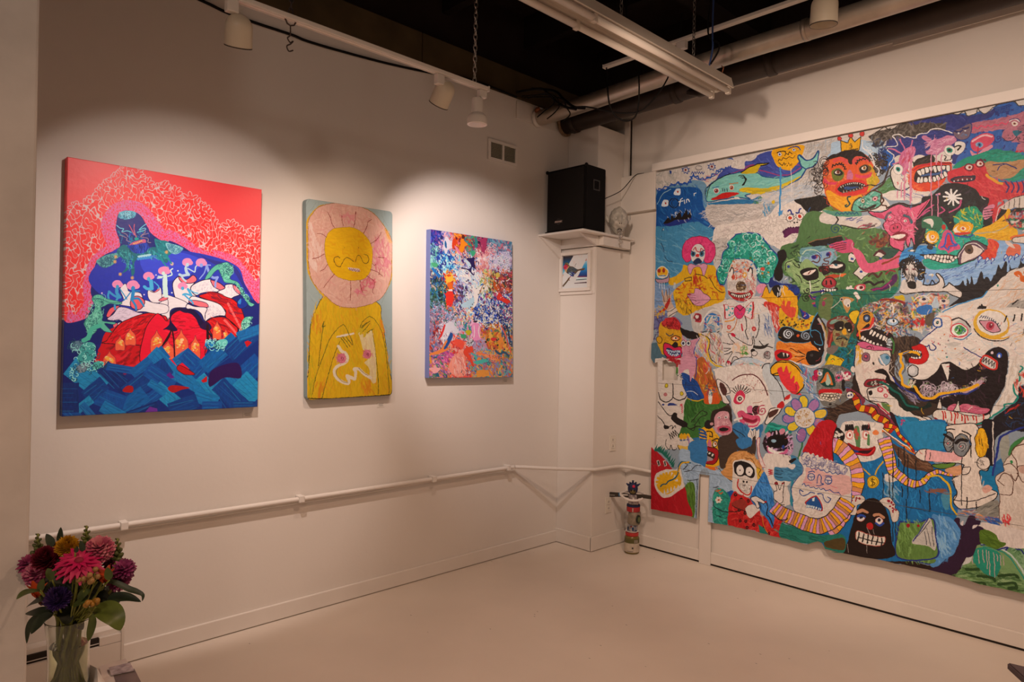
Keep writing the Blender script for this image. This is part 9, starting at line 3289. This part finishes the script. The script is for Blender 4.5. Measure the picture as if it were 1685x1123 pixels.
def stem_pts(p):
 """from a bloom down through the neck of the vase to its bottom"""
 a=rf.uniform(0,6.28)
 dv=Vector((p.x-VB.x,p.y-VB.y,0))
 neck=VB+dv*0.16+Vector((0,0,0.172))
 lo=VB-dv.normalized()*rf.uniform(0.008,0.026)+Vector((rf.uniform(-0.01,0.01),rf.uniform(-0.01,0.01),0.016))
 mid=(p+neck)/2+dv*0.10
 return[p,mid,neck,(neck*0.5+lo*0.5),lo]
def flower(name,px,py,dep,label,kind):
 p=at(px,py,dep)
 t=empty(name,p,label,'flower',GR)
 place_all()
 return t,p
def add_stem(t,p,r=0.0022,m=None):
 ptube('stem',t,stem_pts(p),r,m or M_STEM,7,4)
def frame(n_):
 n_=Vector(n_).normalized()
 a=n_.cross(Vector((0,0,1))).normalized()
 return n_,a,n_.cross(a)
 # magenta gerbera, petals one by one
M_MAG=mat('magenta_petal',(0.46,0.003,0.085),0.5,noise=0.25,scale=80)
t,p=flower('gerbera',130,926,1.425,'big magenta gerbera at the front of the bouquet','flower')
n_,a_,b_=frame(TO_CAM*0.62+Vector((0,0,0.80)))
bm=bm_petal(bmesh.new(),(0,0,0),(1,0,0),(0,0,1),0.043,0.0175,0.22,4)
pm=link('petal',bm,M_MAG,t,True)
first=True
for ring,(cnt,tilt,sc)in enumerate(((20,-0.10,1.0),(18,0.12,0.88),(12,0.40,0.55))):
 for k in range(cnt):
  an=2*math.pi*(k+0.5*ring)/cnt+rf.uniform(-0.07,0.07)
  d_=(a_*math.cos(an)+b_*math.sin(an))+n_*(tilt+rf.uniform(-0.08,0.06))
  d_.normalize()
  nn=(n_-d_*n_.dot(d_)).normalized()
  X=Matrix((d_,nn.cross(d_),nn)).transposed().to_4x4()
  o=pm if first else pm.copy()
  if not first:
   COL.objects.link(o)
  first=False
  o.parent=t
  o.matrix_local=Matrix.Translation(n_*0.002*ring+d_*0.004)@X@Matrix.Scale(sc*rf.uniform(0.9,1.08),4)
bm=bmesh.new()
bmesh.ops.create_uvsphere(bm,u_segments=14,v_segments=8,radius=0.010,matrix=Matrix.Translation(n_*0.004)@Matrix.Diagonal((1,1,0.8,1)))
link('flower_centre',bm,mat('dark_magenta',(0.20,0.004,0.03),0.7),t,True)
add_stem(t,p,0.003)
def pompom(name,px,py,dep,r,cols,label,n=170,L=0.55,W=0.24,flat=0.75,dirn=None,curl=-0.3):
 t,p=flower(name,px,py,dep,label,'flower')
 n_,a_,b_=frame(dirn or(TO_CAM*0.8+Vector((0,0,0.6))))
 ms=[mat(name+'_petal',c,0.55)for c in cols]
 bms=[bmesh.new()for _ in ms]
 for k in range(n):
  u=(k+0.5)/n
  th=math.acos(1-1.25*u)
  ph=k*2.39996
  d_=n_*math.cos(th)+(a_*math.cos(ph)+b_*math.sin(ph))*math.sin(th)
  bm_petal(bms[rf.randrange(len(ms))],d_*r*0.42,d_,n_+d_.cross(n_)*0.2+Vector((0,0,0.01)),r*L*rf.uniform(0.85,1.15),r*W,curl,3)
 for bm,m in zip(bms,ms):
  o=link('petals',bm,m,t,True)
  o['kind']='stuff'
 bm=bmesh.new()
 bmesh.ops.create_uvsphere(bm,u_segments=12,v_segments=8,radius=r*0.5)
 link('flower_base',bm,ms[0],t,True)
 add_stem(t,p)
 return t
pompom('chrysanthemum',111,901,1.47,0.025,((0.50,0.27,0.008),(0.42,0.20,0.006)),'yellow chrysanthemum at the top of the bouquet')
pompom('aster',94,987,1.43,0.028,((0.060,0.028,0.16),(0.035,0.018,0.11),(0.10,0.05,0.20)),'violet aster low at the front of the bouquet',220,0.52,0.20)
pompom('carnation',164,905,1.47,0.029,((0.42,0.08,0.14),(0.32,0.05,0.10),(0.50,0.16,0.20)),'ruffled pink carnation at the upper right of the bouquet',130,0.60,0.58,curl=0.25)
pompom('carnation',60,946,1.50,0.026,((0.34,0.05,0.13),(0.25,0.03,0.09),(0.45,0.14,0.22)),'pink violet carnation at the left of the bouquet by the wall end',110,0.60,0.55,curl=0.25)
pompom('dahlia',75,921,1.47,0.027,((0.14,0.006,0.022),(0.10,0.004,0.015)),'dark burgundy dahlia left of the yellow chrysanthemum',120,0.58,0.5)
pompom('dahlia',88,908,1.52,0.020,((0.20,0.006,0.04),(0.14,0.004,0.02)),'small wine red dahlia behind the burgundy one',90,0.58,0.5)
pompom('stock_bloom',204,938,1.48,0.020,((0.17,0.012,0.085),(0.26,0.04,0.14),(0.12,0.01,0.06)),'purple ruffled bloom at the far right of the bouquet',60,0.75,0.6,curl=0.2)
pompom('stock_bloom',196,956,1.49,0.021,((0.15,0.010,0.07),(0.23,0.045,0.11)),'dusky purple bloom under the far right one',60,0.75,0.6,curl=0.2)
pompom('stock_bloom',185,925,1.52,0.020,((0.11,0.010,0.03),(0.16,0.02,0.05)),'dark maroon bloom beneath the right green bud spike',60,0.7,0.5,curl=0.2)
pompom('stock_bloom',48,930,1.56,0.022,((0.16,0.012,0.07),(0.24,0.03,0.10)),'plum coloured bloom half hidden behind the wall end',60,0.7,0.5,curl=0.2)
pompom('chrysanthemum',40,932,1.58,0.016,((0.50,0.27,0.008),(0.42,0.20,0.006)),'small yellow chrysanthemum almost hidden by the wall end',70)
def lily(px,py,dep,s,label,c=(0.55,0.075,0.010)):
 t,p=flower('lily',px,py,dep,label,'flower')
 n_,a_,b_=frame(TO_CAM*0.3+Vector((0,0,0.95)))
 m=mat('orange_petal',c,0.5,noise=0.35,scale=60)
 for k in range(6):
  an=k*math.pi/3
  bm=bm_petal(bmesh.new(),-n_*s*0.5,n_*1.0+(a_*math.cos(an)+b_*math.sin(an))*0.42,(a_*math.cos(an)+b_*math.sin(an)),s*1.35,s*0.8,0.15*(-1),5,-0.2)
  link('petal',bm,m,t,True)
 add_stem(t,p)
lily(172,950,1.44,0.026,'orange lily on the right of the bouquet')
lily(61,974,1.45,0.026,'orange red lily on the left of the bouquet')
lily(70,990,1.50,0.020,'small dull orange lily bud low on the left',(0.18,0.045,0.012))
def snap(px,py,dep,h_,label,m,w0=0.010):
 t,p=flower('snapdragon',px,py,dep,label,'flower')
 n=16
 for k in range(n):
  u=k/n
  an=k*2.4
  r=w0*(1-0.75*u)
  c=Vector((math.cos(an)*r*0.8,math.sin(an)*r*0.8,h_*(u-0.45)))
  bm=bmesh.new()
  bmesh.ops.create_uvsphere(bm,u_segments=8,v_segments=6,radius=1.0)
  q=(Vector((math.cos(an),math.sin(an),0.9))).normalized().to_track_quat('Z','Y').to_matrix().to_4x4()
  bm.transform(Matrix.Translation(c)@q@Matrix.Diagonal((r*0.62,r*0.62,r*0.95,1)))
  link('bud',bm,m,t,True)
 ptube('spike_stem',t,[p+Vector((0,0,h_*0.52)),p-Vector((0,0,h_*0.45))],0.0022,M_STEM,6)
 add_stem(t,p-Vector((0,0,h_*0.45)))
M_BUD=mat('green_bud',(0.10,0.12,0.022),0.5,noise=0.3,scale=80)
snap(142,886,1.49,0.052,'tall green bud spike at the top middle of the bouquet',M_BUD)
snap(62,898,1.50,0.050,'green bud spike at the upper left of the bouquet',mat('dark_bud',(0.06,0.075,0.016),0.5))
snap(193,905,1.49,0.048,'green bud spike at the upper right of the bouquet',mat('dull_bud',(0.07,0.085,0.02),0.5))
def berries(px,py,dep,label,spread,n,m):
 t,p=flower('berry_sprig',px,py,dep,label,'flower')
 for k in range(n):
  c=Vector((rf.uniform(-1,1),rf.uniform(-1,1),rf.uniform(-1,1)))*spread
  bm=bmesh.new()
  bmesh.ops.create_uvsphere(bm,u_segments=12,v_segments=8,radius=0.0058,matrix=Matrix.Translation(c))
  link('berry',bm,m,t,True)
  ptube('twig',t,[p+c,p+Vector((0,0,-0.02))],0.0008,M_STEM,5)
 add_stem(t,p+Vector((0,0,-0.02)),0.0015)
M_BRY=mat('tan_berry',(0.30,0.17,0.055),0.4,noise=0.2,scale=80)
berries(139,956,1.41,'tan berries left of the orange lily',0.011,6,M_BRY)
berries(154,947,1.41,'tan berries touching the orange lily',0.011,6,M_BRY)
berries(151,994,1.41,'ochre and yellow berries low in the bouquet',0.012,7,mat('ochre_berry',(0.34,0.17,0.02),0.4,noise=0.3,scale=80))
def leaf_bm(pts,W,nrm,fold=0.25):
 """a leaf along a 3-D midrib"""
 C=spline(pts,5)
 n=len(C)
 bm=bmesh.new()
 rows=[]
 for i,c in enumerate(C):
  u=i/(n-1)
  d_=(C[min(i+1,n-1)]-C[max(i-1,0)]).normalized()
  s_=d_.cross(Vector(nrm)).normalized()
  up_=s_.cross(d_)
  w_=W*0.5*max(0.02,math.sin(math.pi*u**0.8))**0.85
  rows.append([bm.verts.new(c-s_*w_+up_*w_*fold),bm.verts.new(c-s_*w_*0.5+up_*w_*fold*0.35),bm.verts.new(c),bm.verts.new(c+s_*w_*0.5+up_*w_*fold*0.35),bm.verts.new(c+s_*w_+up_*w_*fold)])
 for A,B in zip(rows,rows[1:]):
  for j in range(4):
   bm.faces.new((A[j],A[j+1],B[j+1],B[j]))
 return bm
def sprig(label,leaves,m):
 """leaves given as lists of seen points (px, py, depth) from root to tip, with a width in metres"""
 p=VB+Vector((0,0,0.175))
 t=empty('leafy_sprig',p,label,'leaf',GR)
 place_all()
 for pts,W in leaves:
  q=[at(*c)for c in pts]
  link('leaf',leaf_bm(rel(t,q),W,TO_CAM+Vector((0,0,0.5))),m,t,True)
  ptube('leaf_stalk',t,[q[0],(q[0]+p)/2+Vector((0,0,-0.01)),VB+(q[0]-VB)*0.14+Vector((0,0,0.10)),VB+Vector((rf.uniform(-0.02,0.02),rf.uniform(-0.02,0.02),0.016))],0.0016,M_STEM,6,4)
sprig('broad green leaf drooping at the lower right of the bouquet',[([(158,1000,1.44),(176,1006,1.43),(191,1020,1.42),(198,1038,1.42)],0.046)],M_LEAFM)
sprig('long narrow drooping leaves at the far right of the bouquet',[([(160,958,1.45),(185,958,1.44),(212,970,1.44),(224,974,1.44),(235,980,1.44),(234,990,1.44)],0.013),([(176,990,1.46),(190,984,1.46),(212,984,1.46),(232,991,1.46)],0.022)],M_LEAFD)
sprig('green leaves sticking up over the top of the bouquet',[([(97,895,1.48),(99,882,1.48),(100,868,1.48)],0.012),([(86,900,1.49),(82,890,1.49),(76,879,1.49)],0.017),([(137,908,1.44),(135,900,1.44),(132,890,1.44)],0.012),([(124,910,1.42),(126,905,1.42),(127,899,1.42)],0.009)],M_LEAFD)
sprig('leaves hanging down at the lower left of the bouquet',[([(88,1012,1.44),(72,1018,1.44),(60,1030,1.44),(51,1044,1.44)],0.022),([(80,1008,1.47),(58,1018,1.48),(47,1035,1.49),(44,1060,1.50)],0.015),([(85,1004,1.46),(60,1008,1.47),(42,1010,1.50)],0.020),([(78,985,1.44),(60,990,1.46),(43,1000,1.50)],0.018)],M_LEAFD)
sprig('small leaf reaching left across the wall end',[([(66,972,1.40),(48,974,1.36),(36,979,1.335),(27,987,1.32)],0.014)],M_LEAF)
sprig('green leaves around the berries in the middle of the bouquet',[([(128,990,1.42),(138,978,1.41),(150,972,1.41)],0.020),([(120,998,1.42),(135,990,1.41),(146,988,1.41)],0.016),([(180,955,1.42),(178,945,1.42),(176,934,1.42)],0.016),([(66,975,1.43),(68,963,1.43),(72,952,1.43)],0.014),([(86,955,1.43),(82,944,1.43),(78,936,1.43)],0.017)],M_LEAF)
sprig('upright leaf along the right side of the vase rim',[([(150,1008,1.45),(152,1024,1.45),(148,1044,1.45),(145,1056,1.45)],0.016)],M_LEAFM)
# the dark inner foliage that fills the bouquet
inner=[]
for k in range(110):
 px,py=rf.uniform(60,190),rf.uniform(922,1022)
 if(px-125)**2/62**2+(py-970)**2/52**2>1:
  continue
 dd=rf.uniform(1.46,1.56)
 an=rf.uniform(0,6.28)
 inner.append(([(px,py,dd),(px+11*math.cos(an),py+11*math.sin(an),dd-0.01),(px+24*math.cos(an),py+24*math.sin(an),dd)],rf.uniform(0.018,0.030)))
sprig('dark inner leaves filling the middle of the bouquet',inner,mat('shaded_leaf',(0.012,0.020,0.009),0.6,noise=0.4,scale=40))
# bare cut stems in the water
for k in range(9):
 a=k*0.7
 c=VB+Vector((math.cos(a)*0.018,math.sin(a)*0.018,0))
 o=tube('cut_stem',[VB+Vector((math.cos(a+1)*0.026,math.sin(a+1)*0.026,0.20)),c+Vector((0,0,0.10)),VB+Vector((-math.cos(a)*0.024,-math.sin(a)*0.024,0.017))],0.0036,M_STEM,None,8,4)
 tag(o,'pale green cut stem standing in the vase water','stem','cut stems in the vase')
